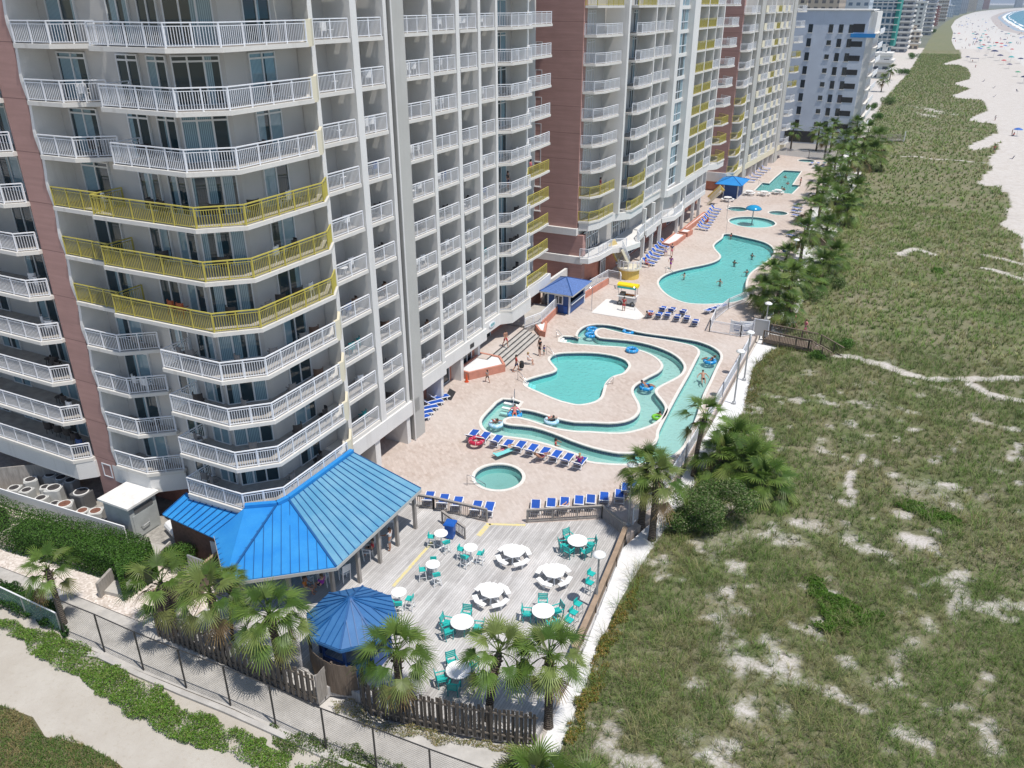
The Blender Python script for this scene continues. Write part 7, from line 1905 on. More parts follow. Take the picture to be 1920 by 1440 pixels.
# snack cart
c = G(1176, 572); CT = Thing('snack_cart', 'snack cart with a yellow awning and fruit display behind the white pad', 'food cart', (c[0], c[1], 0))
cx, cy = c
CT.part('body', MB().box(cx - .9, cx + .9, cy - .5, cy + .5, .35, 1.1), M['metal']); CT.part('counter', MB().box(cx - 1.05, cx + 1.05, cy - .65, cy + .6, 1.1, 1.16), M['white_pl'])
CT.part('awning', MB().tube([(cx - 1.15, cy, 2.35), (cx + 1.15, cy, 2.35)], .5, 10).xform(Matrix.Translation((0, 0, 1.3)) @ Matrix.Diagonal((1, 1, .45, 1))), mat('bright_yellow_awning', (.85, .62, .01), .5))
CT.part('awning_valance', MB().box(cx - 1.1, cx + 1.1, cy - .52, cy - .49, 2.05, 2.25), M['teal'])
for sx in (-.95, .95):
    for sy in (-.45, .45): CT.part('post', MB().box(cx + sx - .03, cx + sx + .03, cy + sy - .03, cy + sy + .03, 1.1, 2.3), M['steel'])
for sx in (-.75, .75): CT.part('wheel', MB().torus((cx + sx, cy - .55, .3), .24, .06, 16, 6, Matrix.Rotation(R(90), 3, 'X')), M['blackmetal'])
fr = MB()
for k in range(9): fr.ball((cx - .2 + .13 * k, cy + .05 * (k % 2), 1.24), .09, n=7, m=5)
CT.part('fruit', fr, mat('orange_fruit', (.65, .2, .03), .5)); CT.part('coolers', MB().box(cx - .8, cx - .3, cy - .45, cy + .2, 1.16, 1.5), M['acdark'])
cn = Thing('traffic_cone', 'red-orange cone at the left planter corner by the doors', 'cone', (*G(875, 716), 0)); 
cc = G(875, 716); cn.part('cone', MB().lathe([(.2, 0), (.2, .05), (.14, .06), (.04, .75), (0, .75)], 12, c=(cc[0], cc[1], 0)), mat('cone_orange', (.6, .08, .02), .5))
mt_ = flat([GL([(833, 748), (843, 728), (855, 735), (846, 751)])], .012).build('door_mat', M['dark']); tag(mt_, 'dark door mat before the glass doors', 'door mat')

# ------------------------------------------------------------------ people
SKIN = [mat('light_skin', (.52, .31, .23), .55), mat('tanned_skin', (.40, .21, .14), .55), mat('brown_skin', (.20, .10, .065), .55)]
CLO = {k: mat(k + '_cloth', c, .8, var=.12, scale=9) for k, c in dict(black=(.02, .02, .022), white=(.75, .75, .75), red=(.45, .03, .04), blue=(.03, .10, .4), teal=(.02, .3, .32), purple=(.25, .02, .33), pink=(.65, .16, .22), navy=(.02, .03, .10), grey=(.25, .25, .26), orange=(.6, .2, .03), green=(.18, .5, .04), aqua=(.2, .6, .6), magenta=(.4, .01, .22)).items()}
HAIR = [mat('dark_hair', (.03, .02, .015), .6), mat('brown_hair', (.13, .07, .04), .6), mat('blond_hair', (.38, .26, .12), .6)]
BASE = dict(pelvis=(0, 0, .95), spine=(0, .0, 1.17), chest=(0, 0, 1.36), neck=(0, .0, 1.49), head=(0, .02, 1.60), top=(0, .02, 1.71))
def limbs(arm_l, arm_r, leg_l, leg_r): return dict(arm_l=arm_l, arm_r=arm_r, leg_l=leg_l, leg_r=leg_r)
STAND_ARM = lambda s: [(s * .19, 0, 1.42), (s * .25, .0, 1.14), (s * .26, .08, .90), (s * .26, .11, .80)]
STAND_LEG = lambda s, f=0: [(s * .095, 0, .92), (s * .105, .03 + f * .18, .50), (s * .105, f * .28 - .02 - (.12 if f < 0 else 0), .09 + (.04 if f < 0 else 0)), (s * .115, f * .28 + .14, .04)]
def shifted(d, dz=0, dy=0): return {k: (v[0], v[1] + dy, v[2] + dz) for k, v in d.items()}
def tilted(a, z0):   # lean the trunk about the hips
    o = {}
    for k, v in BASE.items():
        y = v[1]; z = v[2] - .95; o[k] = (v[0], y * math.cos(a) - z * math.sin(a), z0 + y * math.sin(a) + z * math.cos(a))
    return o
POSES = {
    'stand': (BASE, [STAND_ARM(-1), STAND_ARM(1)], [STAND_LEG(-1), STAND_LEG(1)]),
    'walk': (BASE, [[(-.19, 0, 1.42), (-.25, -.1, 1.16), (-.25, .05, .95), (-.25, .1, .87)], [(.19, 0, 1.42), (.25, .12, 1.17), (.24, .3, 1.0), (.23, .36, .95)]], [STAND_LEG(-1, .9), STAND_LEG(1, -.9)]),
    'reach': (BASE, [[(-.19, 0, 1.42), (-.27, .2, 1.25), (-.3, .45, 1.2), (-.3, .54, 1.2)], STAND_ARM(1)], [STAND_LEG(-1), STAND_LEG(1, .3)]),
    'sit': (shifted(BASE, -.47), [[(-.19, 0, .95), (-.26, .05, .70), (-.2, .28, .62), (-.17, .35, .62)], [(.19, 0, .95), (.26, .05, .70), (.2, .28, .62), (.17, .35, .62)]], [[(s * .1, .04, .47), (s * .13, .45, .50), (s * .12, .44, .10), (s * .12, .6, .05)] for s in (-1, 1)]),
    'recline': (tilted(R(48), .44), [[(-.2, -.33, .76), (-.3, -.1, .55), (-.27, .12, .46), (-.26, .2, .45)], [(.2, -.33, .76), (.3, -.1, .55), (.27, .12, .46), (.26, .2, .45)]], [[(s * .1, .03, .43), (s * .11, .45, .50), (s * .1, .85, .42), (s * .1, .9, .52)] for s in (-1, 1)]),
    'float': (tilted(R(42), .30), [[(-.2, -.33, .66), (-.42, -.2, .48), (-.5, .05, .42), (-.5, .12, .40)], [(.2, -.33, .66), (.42, -.2, .48), (.5, .05, .42), (.5, .12, .40)]], [[(s * .1, .03, .30), (s * .14, .42, .42), (s * .13, .75, .22), (s * .13, .85, .22)] for s in (-1, 1)]),
    'swim': (shifted(BASE, -1.22), [[(-.19, 0, .20), (-.38, .12, .08), (-.3, .36, .04), (-.25, .43, .04)], [(.19, 0, .20), (.38, .12, .08), (.3, .36, .04), (.25, .43, .04)]], [[(s * .1, 0, -.3), (s * .11, .02, -.5), (s * .11, -.05, -.75), (s * .11, .05, -.8)] for s in (-1, 1)]),
    'lie': (tilted(R(84), .40), [[(-.2, -.44, .42), (-.3, -.62, .42), (-.16, -.78, .46), (-.08, -.8, .46)], [(.2, -.44, .42), (.3, -.62, .42), (.16, -.78, .46), (.08, -.8, .46)]], [[(s * .1, .03, .39), (s * .12, .46, .40), (s * .12, .86, .38), (s * .12, .95, .40)] for s in (-1, 1)]),
}
def skin_mesh(name, verts, edges, rads, root=0, sub=1):
    me = bpy.data.meshes.new(name); me.from_pydata(verts, edges, [])
    o = bpy.data.objects.new(name, me); COL.objects.link(o)
    md = o.modifiers.new('skin', 'SKIN'); md.use_smooth_shade = True; md.branch_smoothing = .4
    for i, rr in enumerate(rads):
        sv = me.skin_vertices[0].data[i]; sv.radius = rr if isinstance(rr, tuple) else (rr, rr); sv.use_root = (i == root)
    o.modifiers.new('sub', 'SUBSURF').levels = sub
    dg = bpy.context.evaluated_depsgraph_get(); dg.update()
    m2 = bpy.data.meshes.new_from_object(o.evaluated_get(dg)); m2.name = name
    bpy.data.objects.remove(o); return m2
_pm = {}
def pose_mesh(pose):
    if pose in _pm: return _pm[pose]
    tr, arms, legs = POSES[pose]
    v = [tr[k] for k in ('pelvis', 'spine', 'chest', 'neck', 'head', 'top')]; r = [(.15, .11), (.135, .10), (.165, .105), .055, (.085, .1), (.065, .08)]
    e = [(0, 1), (1, 2), (2, 3), (3, 4), (4, 5)]
    for a in arms:
        b = len(v); v += a; r += [.06, .043, .031, .034]; e += [(2, b), (b, b + 1), (b + 1, b + 2), (b + 2, b + 3)]
    for l in legs:
        b = len(v); v += l; r += [.088, .062, .042, .04]; e += [(0, b), (b, b + 1), (b + 1, b + 2), (b + 2, b + 3)]
    body = skin_mesh('body', v, e, r)
    # clothes: the same joints, a little fuller and cut short
    def lerp(a, b, t): return tuple(np.array(a) + (np.array(b) - np.array(a)) * t)
    v = [lerp(tr['pelvis'], tr['spine'], .2), tr['spine'], tr['chest'], lerp(tr['chest'], tr['neck'], .5)]; rr = [(.165, .125), (.15, .115), (.178, .12), .075]; e = [(0, 1), (1, 2), (2, 3)]
    for a in arms: b = len(v); v += [a[0], lerp(a[0], a[1], .55)]; rr += [.074, .062]; e += [(2, b), (b, b + 1)]
    shirt = skin_mesh('shirt', v, e, rr)
    v = [lerp(tr['pelvis'], tr['spine'], .25), tr['pelvis']]; rr = [(.155, .12), (.165, .125)]; e = [(0, 1)]
    for l in legs: b = len(v); v += [l[0], lerp(l[0], l[1], .8)]; rr += [.102, .088]; e += [(1, b), (b, b + 1)]
    shorts = skin_mesh('shorts', v, e, rr)
    d = Vector(tr['top']) - Vector(tr['neck']); d.normalize()
    hc = Vector(tr['head']) + d * .035; hair = MB().ball(tuple(hc - Vector((0, .018, 0))), .098, .112, .098, 10, 8)
    hair.tube([tuple(hc + Vector((0, -.07, 0))), tuple(hc + Vector((0, -.09, 0)) - d * .16)], [.075, .04], 8)
    hm = hair.mesh('hair', None, True)
    f = MB(); fw = Vector((0, 1, 0)); h0 = Vector(tr['head'])
    if abs(d.y) > .5: fw = Vector((0, d.z, -d.y)).normalized(); fw = fw if fw.z > -.2 else -fw
    f.ball(tuple(h0 + fw * .105), .014, n=6, m=4)
    for s in (-1, 1): f.ball(tuple(h0 + fw * .09 + Vector((s * .034, 0, 0)) + d * .03), .012, n=6, m=4)
    fm = f.mesh('face', None, True)
    _pm[pose] = (body, shirt, shorts, hm, fm); return _pm[pose]
def person(label, x, y, z, pose, rz, top=None, bottom='navy', skin=0, hair=0, sc=1.0):
    t = thing('person', label, 'person', (x, y, z), rz); t.scale = (sc, sc, sc)
    body, shirt, shorts, hm, fm = pose_mesh(pose)
    def add(n, me, m):
        o = bpy.data.objects.new(n, me.copy()); o.data.materials.clear(); o.data.materials.append(m); COL.objects.link(o); o.parent = t; return o
    add('body', body, SKIN[skin]); add('hair', hm, HAIR[hair]); add('face', fm, HAIR[0])
    if top: add('shirt', shirt, CLO[top])
    if bottom: add('shorts', shorts, CLO[bottom])
    return t
def pp_(label, px, pose, rz, z=0.0, **k):
    c = G(px[0], px[1], z); return person(label, c[0], c[1], z, pose, R(rz), **k)
pp_('person in white shirt and grey shorts reaching into the pavilion', (733, 1032), 'reach', 95, .02, top='white', bottom='grey', skin=1, hair=1)
pp_('person in purple shirt seated at a pavilion table', (606, 1108), 'sit', 80, .15, top='purple', bottom='navy', skin=0, hair=1)
pp_('person in orange seated at the left pavilion post', (574, 1112), 'sit', -70, .15, top='orange', bottom='grey', skin=1)
pp_('person in red top seated under the pavilion eave', (700, 1040), 'sit', 120, .2, top='red', bottom='black', skin=0)
pp_('person in dark red top carrying a black bag by the entrance steps', (968, 697), 'walk', -60, top='red', bottom='navy', skin=1)
bag = MB().lathe([(.18, 0), (.24, .15), (.2, .6), (.1, .68)], 10).xform(Matrix.Translation((*G(978, 694), .25))); tag(bag.build('beach_bag', CLO['black']), 'large black bag held by the person below the steps', 'bag')
pp_('person in white top with a stroller below the steps', (990, 683), 'sit', -80, top='white', bottom='white', skin=0, hair=2)
pp_('large person in black shirt and cap by the kidney pool rail', (1012, 667), 'stand', 150, top='black', bottom='black', skin=0, sc=1.08)
pp_('small child in blue beside the person in black shirt', (1020, 666), 'stand', 160, top='blue', bottom='teal', skin=0, sc=.62)
pp_('child with dark hair walking along the salmon planter wall', (914, 717), 'walk', 60, top='grey', bottom='black', skin=1, sc=.72)
pp_('person in swimwear at the top of the entrance steps', (948, 650), 'walk', -120, .7, top=None, bottom='red', skin=1)
pp_('person in red leaning at the snack cart', (1169, 584), 'reach', 10, top='red', bottom='red', skin=1)
pp_('person in purple swimsuit walking by the large pool', (1257, 504), 'walk', 170, top='purple', bottom='purple', skin=1, hair=1)
pp_('person in blue standing at the lounger row by the tower', (1259, 480), 'stand', 200, top='navy', bottom='pink', skin=0)
pp_('person sitting on the end lounger by the curved planter', (1248, 478), 'sit', 200, .05, top='white', bottom='blue', skin=0)
pp_('person in red lying on the near lounger below the stair', (1210, 500), 'sit', -90, .1, top='red', bottom='red', skin=0)
pp_('person in red bent beside the farther striped loungers', (1326, 422), 'sit', 60, .1, top='red', bottom='orange', skin=1)
pp_('person with red towel on the lounger at the left of the pool cluster', (1218, 597), 'recline', -25, .02, top='red', bottom='red', skin=0)
pp_('sunbather on a teal towel in the river lounger row', (946, 850), 'lie', 150, .02, top=None, bottom='pink', skin=0, hair=2)
tw = G(945, 855); tag(MB().obox((0, 0, .4), (.62, 1.7, .03), R(-26)).xform(Matrix.Translation((tw[0], tw[1], 0))).build('beach_towel', CLO['aqua']), 'aqua beach towel spread over the fourth river lounger', 'towel')
pp_('person in magenta top sitting up on the right end river lounger', (1086, 877), 'sit', 20, .02, top='magenta', bottom='blue', skin=0, hair=2)
pp_('person with brown hair reclining on the seventh river lounger', (1012, 866), 'recline', -25, .02, top=None, bottom='pink', skin=1, hair=1)
pp_('bald person sitting on the lounger behind the long railing', (1052, 965), 'recline', -5, .02, top='white', bottom='navy', skin=0, hair=2)
for px, lab in (((1283, 518), 'swimmer near the left wall of the large pool'), ((1350, 530), 'swimmer in the middle of the large pool'), ((1377, 494), 'swimmer with dark hair at the narrow part of the large pool'), ((1410, 481), 'swimmer near the upper right of the large pool'), ((1400, 512), 'swimmer holding the right edge of the large pool'), ((1371, 443), 'swimmer at the top end of the large pool'),
                ((1472, 333), 'swimmer at the upper end of the far pool'), ((1477, 345), 'pale swimmer in the middle of the far pool'), ((1466, 354), 'left one of two swimmers at the near side of the far pool'), ((1470, 356), 'right one of two swimmers at the near side of the far pool'), ((1042, 832), 'swimmer with arms out in the lower river channel'), ((1237, 780), 'person with a lime green float at the inner river bend')):
    c = G(*px, -.25); person(lab, c[0], c[1], -.27, 'swim', random.uniform(0, 6.2), top=random.choice([None, 'black', 'red']), bottom='navy', skin=random.choice([0, 1, 1]), hair=random.choice([0, 0, 1]))
cg = G(1232, 783, -.25); tag(MB().torus((cg[0], cg[1], -.2), .34, .13, 18, 8).build('swim_ring', CLO['green']), 'lime green float beside the person at the inner river bend', 'float')
M['tubeblue'] = mat('glossy_blue_vinyl', (.02, .28, .62), .25); M['tubewhite'] = mat('pale_blue_white_vinyl', (.62, .75, .82), .3, var=.3, scale=3, var2=(.2, .5, .75))
def swim_tube(label, px, m='tubeblue', z=-.16):
    t = thing('swim_tube', label, 'swim tube', (*G(px[0], px[1], z), z), random.uniform(0, 3))
    MB().torus((0, 0, 0), .48, .17, 26, 10).build('ring', M[m], t, smooth=True)
    mb = MB()
    for k in range(6): a = k * 1.047; mb.torus((.48 * math.cos(a), .48 * math.sin(a), 0), .165, .012, 12, 4, Matrix.Rotation(a, 3, 'Z') @ Matrix.Rotation(R(90), 3, 'X'))
    mb.build('white_band', M['white_pl'], t); return t
tubes = [((930, 795), 'blue and white swim tube with a rider at the river steps', 'tubewhite', 1), ((965, 777), 'blue swim tube with a pink-clad rider at the river steps', 'tubeblue', 1), ((1034, 789), 'pale swim tube with a rider in the middle river channel', 'tubewhite', 1), ((1212, 726), 'blue swim tube with a pale rider at the river narrows', 'tubeblue', 1), ((1331, 677), 'blue swim tube with a rider in the straight river channel', 'tubeblue', 1),
         ((1185, 656), 'empty blue swim tube on the paving edge by the middle channel', 'tubeblue', 0), ((1178, 622), 'blue swim tube with a rider in the top river channel', 'tubeblue', 0), ((1110, 618), 'blue swim tube at the upper left river turn', 'tubeblue', 0), ((1108, 628), 'second blue swim tube just below at the upper left river turn', 'tubeblue', 0)]
for px, lab, m, rider in tubes:
    dry = 'empty' in lab; o = swim_tube(lab, px, m, .17 if dry else -.18)
    if rider:
        person('rider lying in the ' + lab.split(' with')[0] + ' ' + lab.split('rider ')[1], o.location.x, o.location.y, -.36, 'float', random.uniform(0, 6), top=random.choice([None, 'pink', 'black']), bottom=random.choice(['navy', 'teal', 'red']), skin=random.choice([0, 1]), hair=random.choice([0, 1]))
c = G(1318, 710, -.2); person('bare-chested rider floating low in the straight river channel', c[0], c[1], -.5, 'float', R(200), bottom='black', skin=1, sc=1.05)
rt = swim_tube('red swim tube lying on the first river lounger', (893, 826), 'tubeblue', .5); rt.children[0].data.materials[0] = mat('red_vinyl', (.45, .02, .06), .3)
for px, tp, bt, rz, lab in (((1457, 612), 'black', 'red', 100, 'person in black at the boardwalk start'), ((1479, 613), 'white', 'blue', 120, 'person in white walking on the boardwalk'), ((1488, 616), 'pink', 'white', 100, 'person in pale pink on the boardwalk'), ((1508, 628), 'pink', 'pink', -60, 'person in bright pink at the head of the boardwalk stair')):
    pp_(lab, px, 'walk', rz, .15, top=tp, bottom=bt, skin=0, hair=1)
pp_('person in red stooping by the far pool edge', (1500, 350), 'reach', 100, top='red', bottom='black', skin=1)
pp_('person seated behind the blue kiosk', (1036, 580), 'sit', 90, top='white', bottom='red', skin=1)
for px, z, lab, tp in (((1002, 312), Z0 + FL * 4, 'person in pink leaning on a yellow end balcony rail', 'pink'), ((972, 338), Z0 + FL * 4, 'person in black standing on a white end balcony', 'black'), ((1136, 352), Z2S[1], 'person in red on a yellow balcony of the middle tower', 'red')):
    x_, y_ = {1002: (-34.9, 74.5), 972: (-34.2, 68.0), 1136: (-32.6, 88.6)}[px[0]]
    person(lab, x_, y_, z, 'stand', R(-90), top=tp, bottom='navy', skin=1)

# ------------------------------------------------------------------ balcony furniture
def make_plastic_chair(m='white_pl'):
    t = thing('balcony_chair', 'x', 'balcony chair'); MB().box(-.23, .23, -.22, .22, .40, .43).build('seat', M[m], t)
    b = MB().wall([(-.24, .12), (-.2, .22), (0, .26), (.2, .22), (.24, .12)], .43, .9, .025); b.build('backrest', M[m], t)
    for sx in (-.22, .22):
        for sy in (-.2, .2): MB().bar((sx, sy, .41), (sx * 1.12, sy * 1.15, 0), .035).build('leg', M[m], t)
        MB().box(sx * 1.1 - .03, sx * 1.1 + .03, -.22, .2, .6, .63).build('armrest', M[m], t)
    return t
def make_wicker(m='blackw'):
    t = thing('balcony_chair', 'x', 'balcony chair'); MB().lathe([(.26, .38), (.29, .42), (.26, .45)], 14).build('seat', M[m], t)
    l = [(.33 * math.cos(R(a)), .33 * math.sin(R(a))) for a in range(10, 171, 20)]
    b = MB().wall(l, .45, .95, .03); b.build('backrest', M[m], t)
    for k in range(4): a = R(45 + 90 * k); MB().bar((.22 * math.cos(a), .22 * math.sin(a), .4), (.28 * math.cos(a), .28 * math.sin(a), 0), .03).build('leg', M[m], t)
    return t
def make_side_table(m='white_pl'):
    t = thing('balcony_table', 'x', 'balcony table'); disc(.3, .44, .47, 16).build('table_top', M[m], t)
    for k in range(4): a = R(45 + 90 * k); MB().bar((.2 * math.cos(a), .2 * math.sin(a), .44), (.24 * math.cos(a), .24 * math.sin(a), 0), .035).build('leg', M[m], t)
    return t
KIND = {'white': (make_plastic_chair(), 'white plastic chair'), 'dark': (make_wicker(), 'dark round-backed chair'), 'brown': (make_wicker('brownw'), 'brown wicker chair'), 'teal': (make_plastic_chair('tealdark'), 'dark teal plastic chair'), 'orange': (make_plastic_chair('orange'), 'orange-red chair'), 'grey': (make_plastic_chair('greyf'), 'grey sling chair'), 'blue': (make_plastic_chair('bluepaint'), 'royal blue chair'), 'table': (make_side_table(), 'small white table'), 'dtable': (make_side_table('blackw'), 'small dark table')}
SPOT = {'L': ('of the far left stack', [(-46.6, 29.2), (-47.6, 29.6), (-48.6, 29.8), (-49.6, 29.8), (-50.6, 29.8)]), 'S': ('beside the pink pier', [(-39.8, 29.9), (-40.6, 29.9), (-41.5, 29.6)]), 'W': ('on the rounded corner', [(-36.0, 29.8), (-35.2, 29.7), (-33.6, 29.9), (-32.2, 30.4), (-31.2, 32.0), (-31.3, 33.2), (-31.2, 34.6), (-31.2, 35.6)]),
        'E0': ('of the first bay past the rounded corner', [(-32.2, 40.9), (-32.0, 40.0), (-32.2, 39.2)]), 'E1': ('of the second bay past the rounded corner', [(-32.2, 44.3), (-32.0, 43.4)]), 'E2': ('of the bay right of the grey pilaster', [(-33.6, 51.7), (-33.4, 50.6), (-33.5, 49.4)]), 'E3': ('of the fourth sea-front bay', [(-34.2, 56.4), (-34.1, 55.3)]), 'E4': ('of the fifth sea-front bay', [(-34.2, 60.0), (-34.0, 59.0)]), 'E5': ('of the sixth sea-front bay', [(-34.9, 64.3), (-34.8, 63.3)]), 'E6': ('of the angled sea-front end bay', [(-34.1, 69.4), (-34.1, 68.4)])}
BAL = [('E0', 9, 'table white'), ('E0', 8, 'table'), ('E0', 7, 'table'), ('E0', 6, 'table'), ('E0', 5, 'white'), ('E0', 4, 'white table'), ('E0', 3, 'brown blue'), ('E0', 2, 'teal teal'), ('E0', 1, 'white'), ('E0', 0, 'teal'), ('E1', 8, 'white'), ('E1', 7, 'white white'), ('E1', 6, 'blue'), ('E1', 5, 'dark'), ('E1', 4, 'dark'), ('E1', 3, 'brown'), ('E1', 2, 'brown'), ('E1', 1, 'grey'), ('E1', 0, 'dark'),
       ('E2', 8, 'white white table'), ('E2', 6, 'white white'), ('E2', 5, 'white table'), ('E2', 4, 'grey'), ('E2', 3, 'white white'), ('E2', 2, 'grey'), ('E2', 1, 'brown'), ('E2', 0, 'white white'), ('E3', 9, 'white'), ('E3', 8, 'white'), ('E3', 7, 'white white'), ('E3', 5, 'blue white'), ('E3', 4, 'dark'), ('E3', 3, 'white'), ('E3', 2, 'white white'), ('E3', 1, 'white table'), ('E4', 9, 'white white'), ('E4', 6, 'dark'), ('E4', 4, 'dark table'), ('E4', 3, 'white'), ('E4', 2, 'dark'), ('E4', 1, 'white'), ('E5', 9, 'white white'), ('E5', 7, 'white white'), ('E5', 6, 'dark'), ('E5', 5, 'white white'), ('E5', 4, 'blue'), ('E5', 3, 'white table'), ('E5', 2, 'teal teal'), ('E5', 1, 'white table'), ('E6', 8, 'white'), ('E6', 7, 'white white'), ('E6', 5, 'white'), ('E6', 3, 'dark'), ('E6', 2, 'dark dark'), ('E6', 1, 'dark'),
       ('W', 8, 'x x x x x x dark'), ('W', 7, 'dark dark x x x dark'), ('W', 6, 'dark dark x dark dark x white'), ('W', 5, 'dark x x dark x white dark'), ('W', 4, 'orange orange x dark grey dark dark white'), ('W', 3, 'grey grey x grey grey x grey brown'), ('W', 2, 'x dark x grey x grey x brown'), ('W', 1, 'grey x x grey x dark x dark'), ('W', 0, 'grey grey x x grey x dark'), ('S', 8, 'white'), ('S', 7, 'dark'), ('S', 6, 'white dark'), ('S', 3, 'grey'), ('S', 2, 'white white'), ('S', 1, 'dtable'), ('S', 0, 'grey'), ('L', 4, 'white white'), ('L', 3, 'white white'), ('L', 2, 'dark dark dtable'), ('L', 1, 'white dark dtable'), ('L', 0, 'blue dark dark dark dark')]
for st, k, items in BAL:
    where, spots = SPOT[st]; cnt = {}
    names = items.split()
    for j, it in enumerate(names):
        if it == 'x': continue
        pr, nm = KIND[it]; x, y = spots[j]; cnt[it] = cnt.get(it, 0) + 1
        many = names.count(it) > 1
        n_ = names.count(it); first = cnt[it] == 1; right = first != (st == 'W')
        pre = '' if n_ == 1 else (('right-hand ' if right else 'left-hand ') if n_ == 2 else ORD[cnt[it] - 1] + (' from left ' if st == 'W' else ' from right '))
        up = ['lowest balcony', 'second-lowest balcony'] + ['%s balcony up' % o for o in ORD[2:9]] + ['topmost visible balcony']
        lab = pre + nm + ', ' + up[k] + ' ' + where
        ay = (R(-90) if st[0] == 'E' or (st == 'W' and j > 3) else R(180)) + random.uniform(-.6, .6) + math.pi / 2 * 0
        clone(pr, (x, y, ZS[k] + .01), ay + math.pi * 0, lab, 'furniture on the hotel balconies')

# ------------------------------------------------------------------ beach life
def umbrella(label, px, m, sc=1.0, open_=True, group=None, z=-.62):
    x, y = G(px[0], px[1], z); t = thing('beach_umbrella', label, 'beach umbrella', (x, y, z), random.uniform(0, 3), group); t.scale = (sc, sc, sc)
    MB().tube([(0, 0, 0), (.1, 0, 2.1)], .03, 5).build('pole', M['steel'], t)
    MB().lathe([(1.15, 1.72), (.8, 1.98), (.35, 2.15), (0, 2.2)], 8).build('canopy', m, t); return t
U = {'navy': CLO['navy'], 'blue': mat('bright_blue_canvas', (.03, .13, .45), .7), 'teal': CLO['teal'], 'red': CLO['red'], 'green': mat('green_canvas', (.03, .25, .12), .7), 'white': CLO['white'], 'grey': CLO['grey'], 'orange': CLO['orange']}
umbrella('bright blue beach umbrella over a family nearest on the beach', (1906, 256), U['blue'], 1.0)
ZB_ = zoomed(1720, 80, 9.6); ZA = zoomed(1680, 0, 8.0)
def beach_chair(label, px, m, group=None):
    x, y = G(px[0], px[1], -.62); t = thing('beach_chair', label, 'beach chair', (x, y, -.62), random.uniform(0, 6), group)
    MB().box(-.28, .28, -.25, .3, .25, .3).build('seat', m, t); MB().obox((0, -.4, .62), (.56, .05, .8), 0, R(25)).build('backrest', m, t)
    for s in (-.26, .26): MB().bar((s, .28, .27), (s, -.3, 0), .03).bar((s, -.2, .27), (s, .25, 0), .03).build('leg', M['steel'], t)
    return t
for px, lab in ((ZB_([(1175, 710)])[0], 'dark lone beach chair on the open sand, highest of three'), (ZB_([(1365, 825)])[0], 'dark lone beach chair on the open sand, middle of three'), (ZB_([(1372, 985)])[0], 'dark lone beach chair on the open sand, lowest of three'), ((1895, 300), 'dark blue beach chair on the sand below the blue umbrella'), (ZB_([(1800, 885)])[0], 'pale beach chair low on the sand near the right edge')):
    beach_chair(lab, px, CLO['navy'])
people = [((1896, 256), 'stand', 'black', 'person in black beside the bright blue umbrella'), ((1900, 257), 'sit', 'red', 'person seated under the bright blue umbrella'), ((1863, 286), 'walk', 'red', 'person in red walking at the dune path mouth'), (ZB_([(1040, 460)])[0], 'walk', 'pink', 'person walking below the flat blue canopy'), (ZB_([(1390, 1420)])[0], 'walk', 'white', 'person at the ragged dune edge'), (ZB_([(990, 350)])[0], 'sit', 'red', 'person under the flat blue canopy'), (ZB_([(800, 105)])[0], 'sit', 'black', 'left of two dark figures near the dune tip'), (ZB_([(860, 110)])[0], 'sit', 'navy', 'right of two dark figures near the dune tip')]
for px, pose, tp, lab in people: pp_(lab, px, pose, random.uniform(0, 360), -.62, top=tp, bottom='navy', skin=1)
cn_ = Thing('beach_canopy', 'flat dark blue shade canopy near the dune edge', 'canopy', (*G(1826, 117, -.6), -.6))
cx, cy = G(1826, 117, -.6); cn_.part('cloth', MB().box(cx - 2.2, cx + 2.2, cy - 2, cy + 2, 1.55, 1.62), U['navy'])
for a in (-2, 2):
    for b in (-1.8, 1.8): cn_.part('pole', MB().bar((cx + a, cy + b, -.6), (cx + a, cy + b, 1.55), .06), M['steel'])
big = [((1365, 265), 'navy', 2.0, 'large navy tent-like umbrella in the navy pair, left'), ((1470, 325), 'navy', 1.6, 'navy umbrella in the navy pair, right'), ((1215, 290), 'grey', 1.1, 'grey leaning umbrella left of the navy pair'), ((1670, 350), 'teal', 1.5, 'teal umbrella right of the navy pair'), ((1640, 470), 'navy', 1.2, 'white-topped dark umbrella below the teal one'), ((1790, 610), 'green', 1.1, 'green leaning umbrella on open sand'), ((1900, 730), 'navy', 1.4, 'navy umbrella cut by the right edge'), ((890, 330), 'navy', 1.2, 'navy umbrella left of the flat canopy'), ((1500, 130), 'red', 1.1, 'red and navy umbrella in the upper crowd'), ((1380, 105), 'teal', 1.1, 'teal umbrella in the upper crowd'), ((1265, 155), 'green', 1.2, 'green umbrella in the upper crowd'), ((1840, 375), 'navy', 1.4, 'navy umbrella at the right edge by the wet sand')]
for p, c_, s, lab in big: umbrella(lab, ZB_([p])[0], U[c_], s)
rb = random.Random(12)
crowd = [(1120, 100), (1150, 130), (1180, 95), (1090, 150), (1120, 165), (1200, 110), (1060, 40), (1130, 20), (1280, 190), (1300, 120), (1650, 65), (1690, 180), (1570, 110), (1540, 395), (1410, 60)]
for p in crowd: umbrella('small umbrella in the dense beach crowd beyond the navy tents', ZB_([p])[0], rb.choice([U['navy'], U['blue'], U['teal'], U['grey'], U['red']]), 1.2, group='umbrellas in the beach crowd')
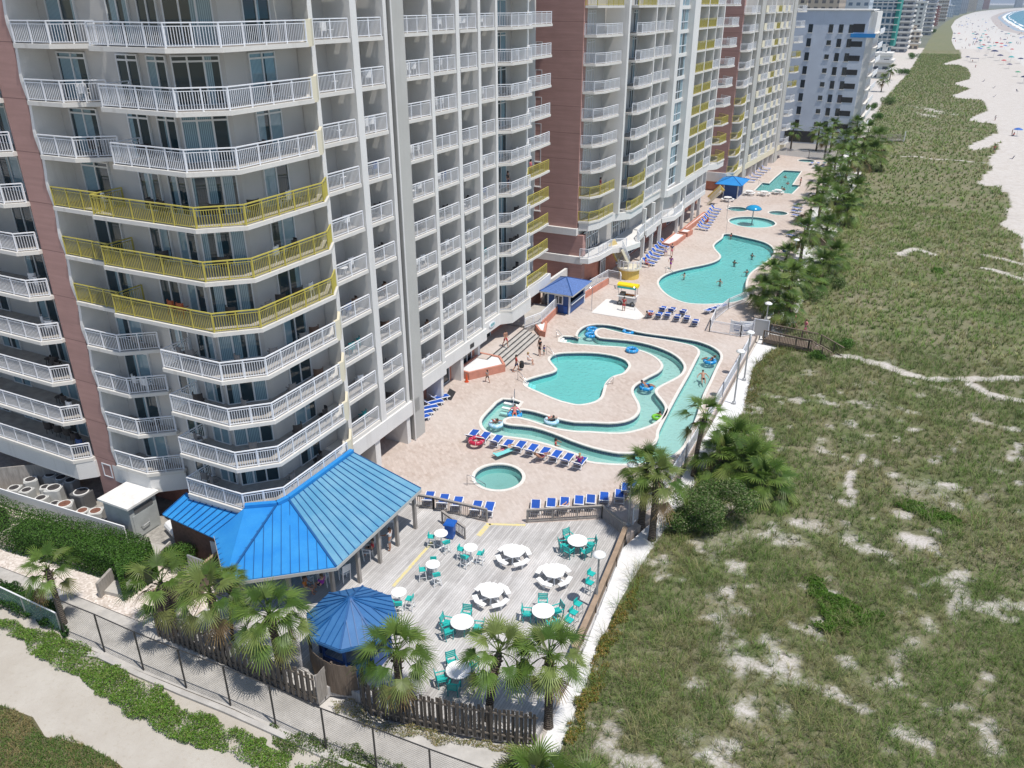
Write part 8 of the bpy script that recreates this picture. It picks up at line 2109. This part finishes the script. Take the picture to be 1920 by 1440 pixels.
far_c = [(870, 540), (935, 540), (960, 640), (860, 625), (1060, 440), (1065, 390), (1050, 350), (985, 410), (945, 405), (970, 350), (1150, 545), (1190, 560), (1210, 550), (1180, 520), (1170, 630), (1250, 650), (1300, 550), (1340, 560), (1370, 600), (1270, 605), (1380, 685), (1430, 440), (1460, 430), (1580, 510), (1620, 640), (1640, 550), (1680, 545), (1700, 690), (1500, 690), (1570, 705), (1330, 500), (1230, 425), (1145, 380), (1085, 300), (1055, 285), (1190, 240), (1420, 185), (1300, 310), (1345, 365), (1680, 430), (1905, 600), (1860, 615), (1830, 560), (1760, 590)]
for p in far_c: umbrella('tiny umbrella far along the crowded beach', ZA([p])[0], rb.choice([U['navy'], U['navy'], U['navy'], U['blue'], U['blue'], U['grey'], U['teal'], U['red']]), 1.35, group='umbrellas far along the beach')
for k in range(70):
    p = ZA([(rb.uniform(860, 1880), rb.uniform(300, 700))])[0]
    if p[0] > 1880 - (p[1] - 30) * 0 and p[1] < 60: continue
    c = G(p[0], p[1], -.62); t = thing('beachgoer', 'tiny figure standing far along the crowded beach', 'beachgoer', (c[0], c[1], -.62), 0, 'figures far along the beach')
    MB().tube([(-.1, 0, 0), (-.09, 0, .5), (0, 0, .95), (0, 0, 1.35), (0, 0, 1.5)], [.06, .08, .17, .2, .06], 6).tube([(.1, .1, 0), (.09, .03, .5), (0, 0, .9)], [.06, .08, .12], 6).ball((0, 0, 1.62), .11, n=6, m=5).build('body', rb.choice([SKIN[0], SKIN[1], CLO['navy'], CLO['red']]), t)
# ------------------------------------------------------------------ sea air
hz_m = bpy.data.materials.new('sea_air'); hz_m.use_nodes = True
_n = hz_m.node_tree.nodes; _l = hz_m.node_tree.links; _n.remove(_n['Principled BSDF'])
pv = _n.new('ShaderNodeVolumePrincipled'); pv.inputs['Color'].default_value = (0.72, 0.84, 1.0, 1); pv.inputs['Density'].default_value = 0.00009; pv.inputs['Anisotropy'].default_value = 0.2
_l.new(pv.outputs['Volume'], _n['Material Output'].inputs['Volume'])
hz_o = MB().box(-11000, 31500, -200, 31500, -2.2, 330).build('haze', hz_m); hz_o['kind'] = 'stuff'; hz_o['label'] = 'thin bluish sea air over the whole coast'
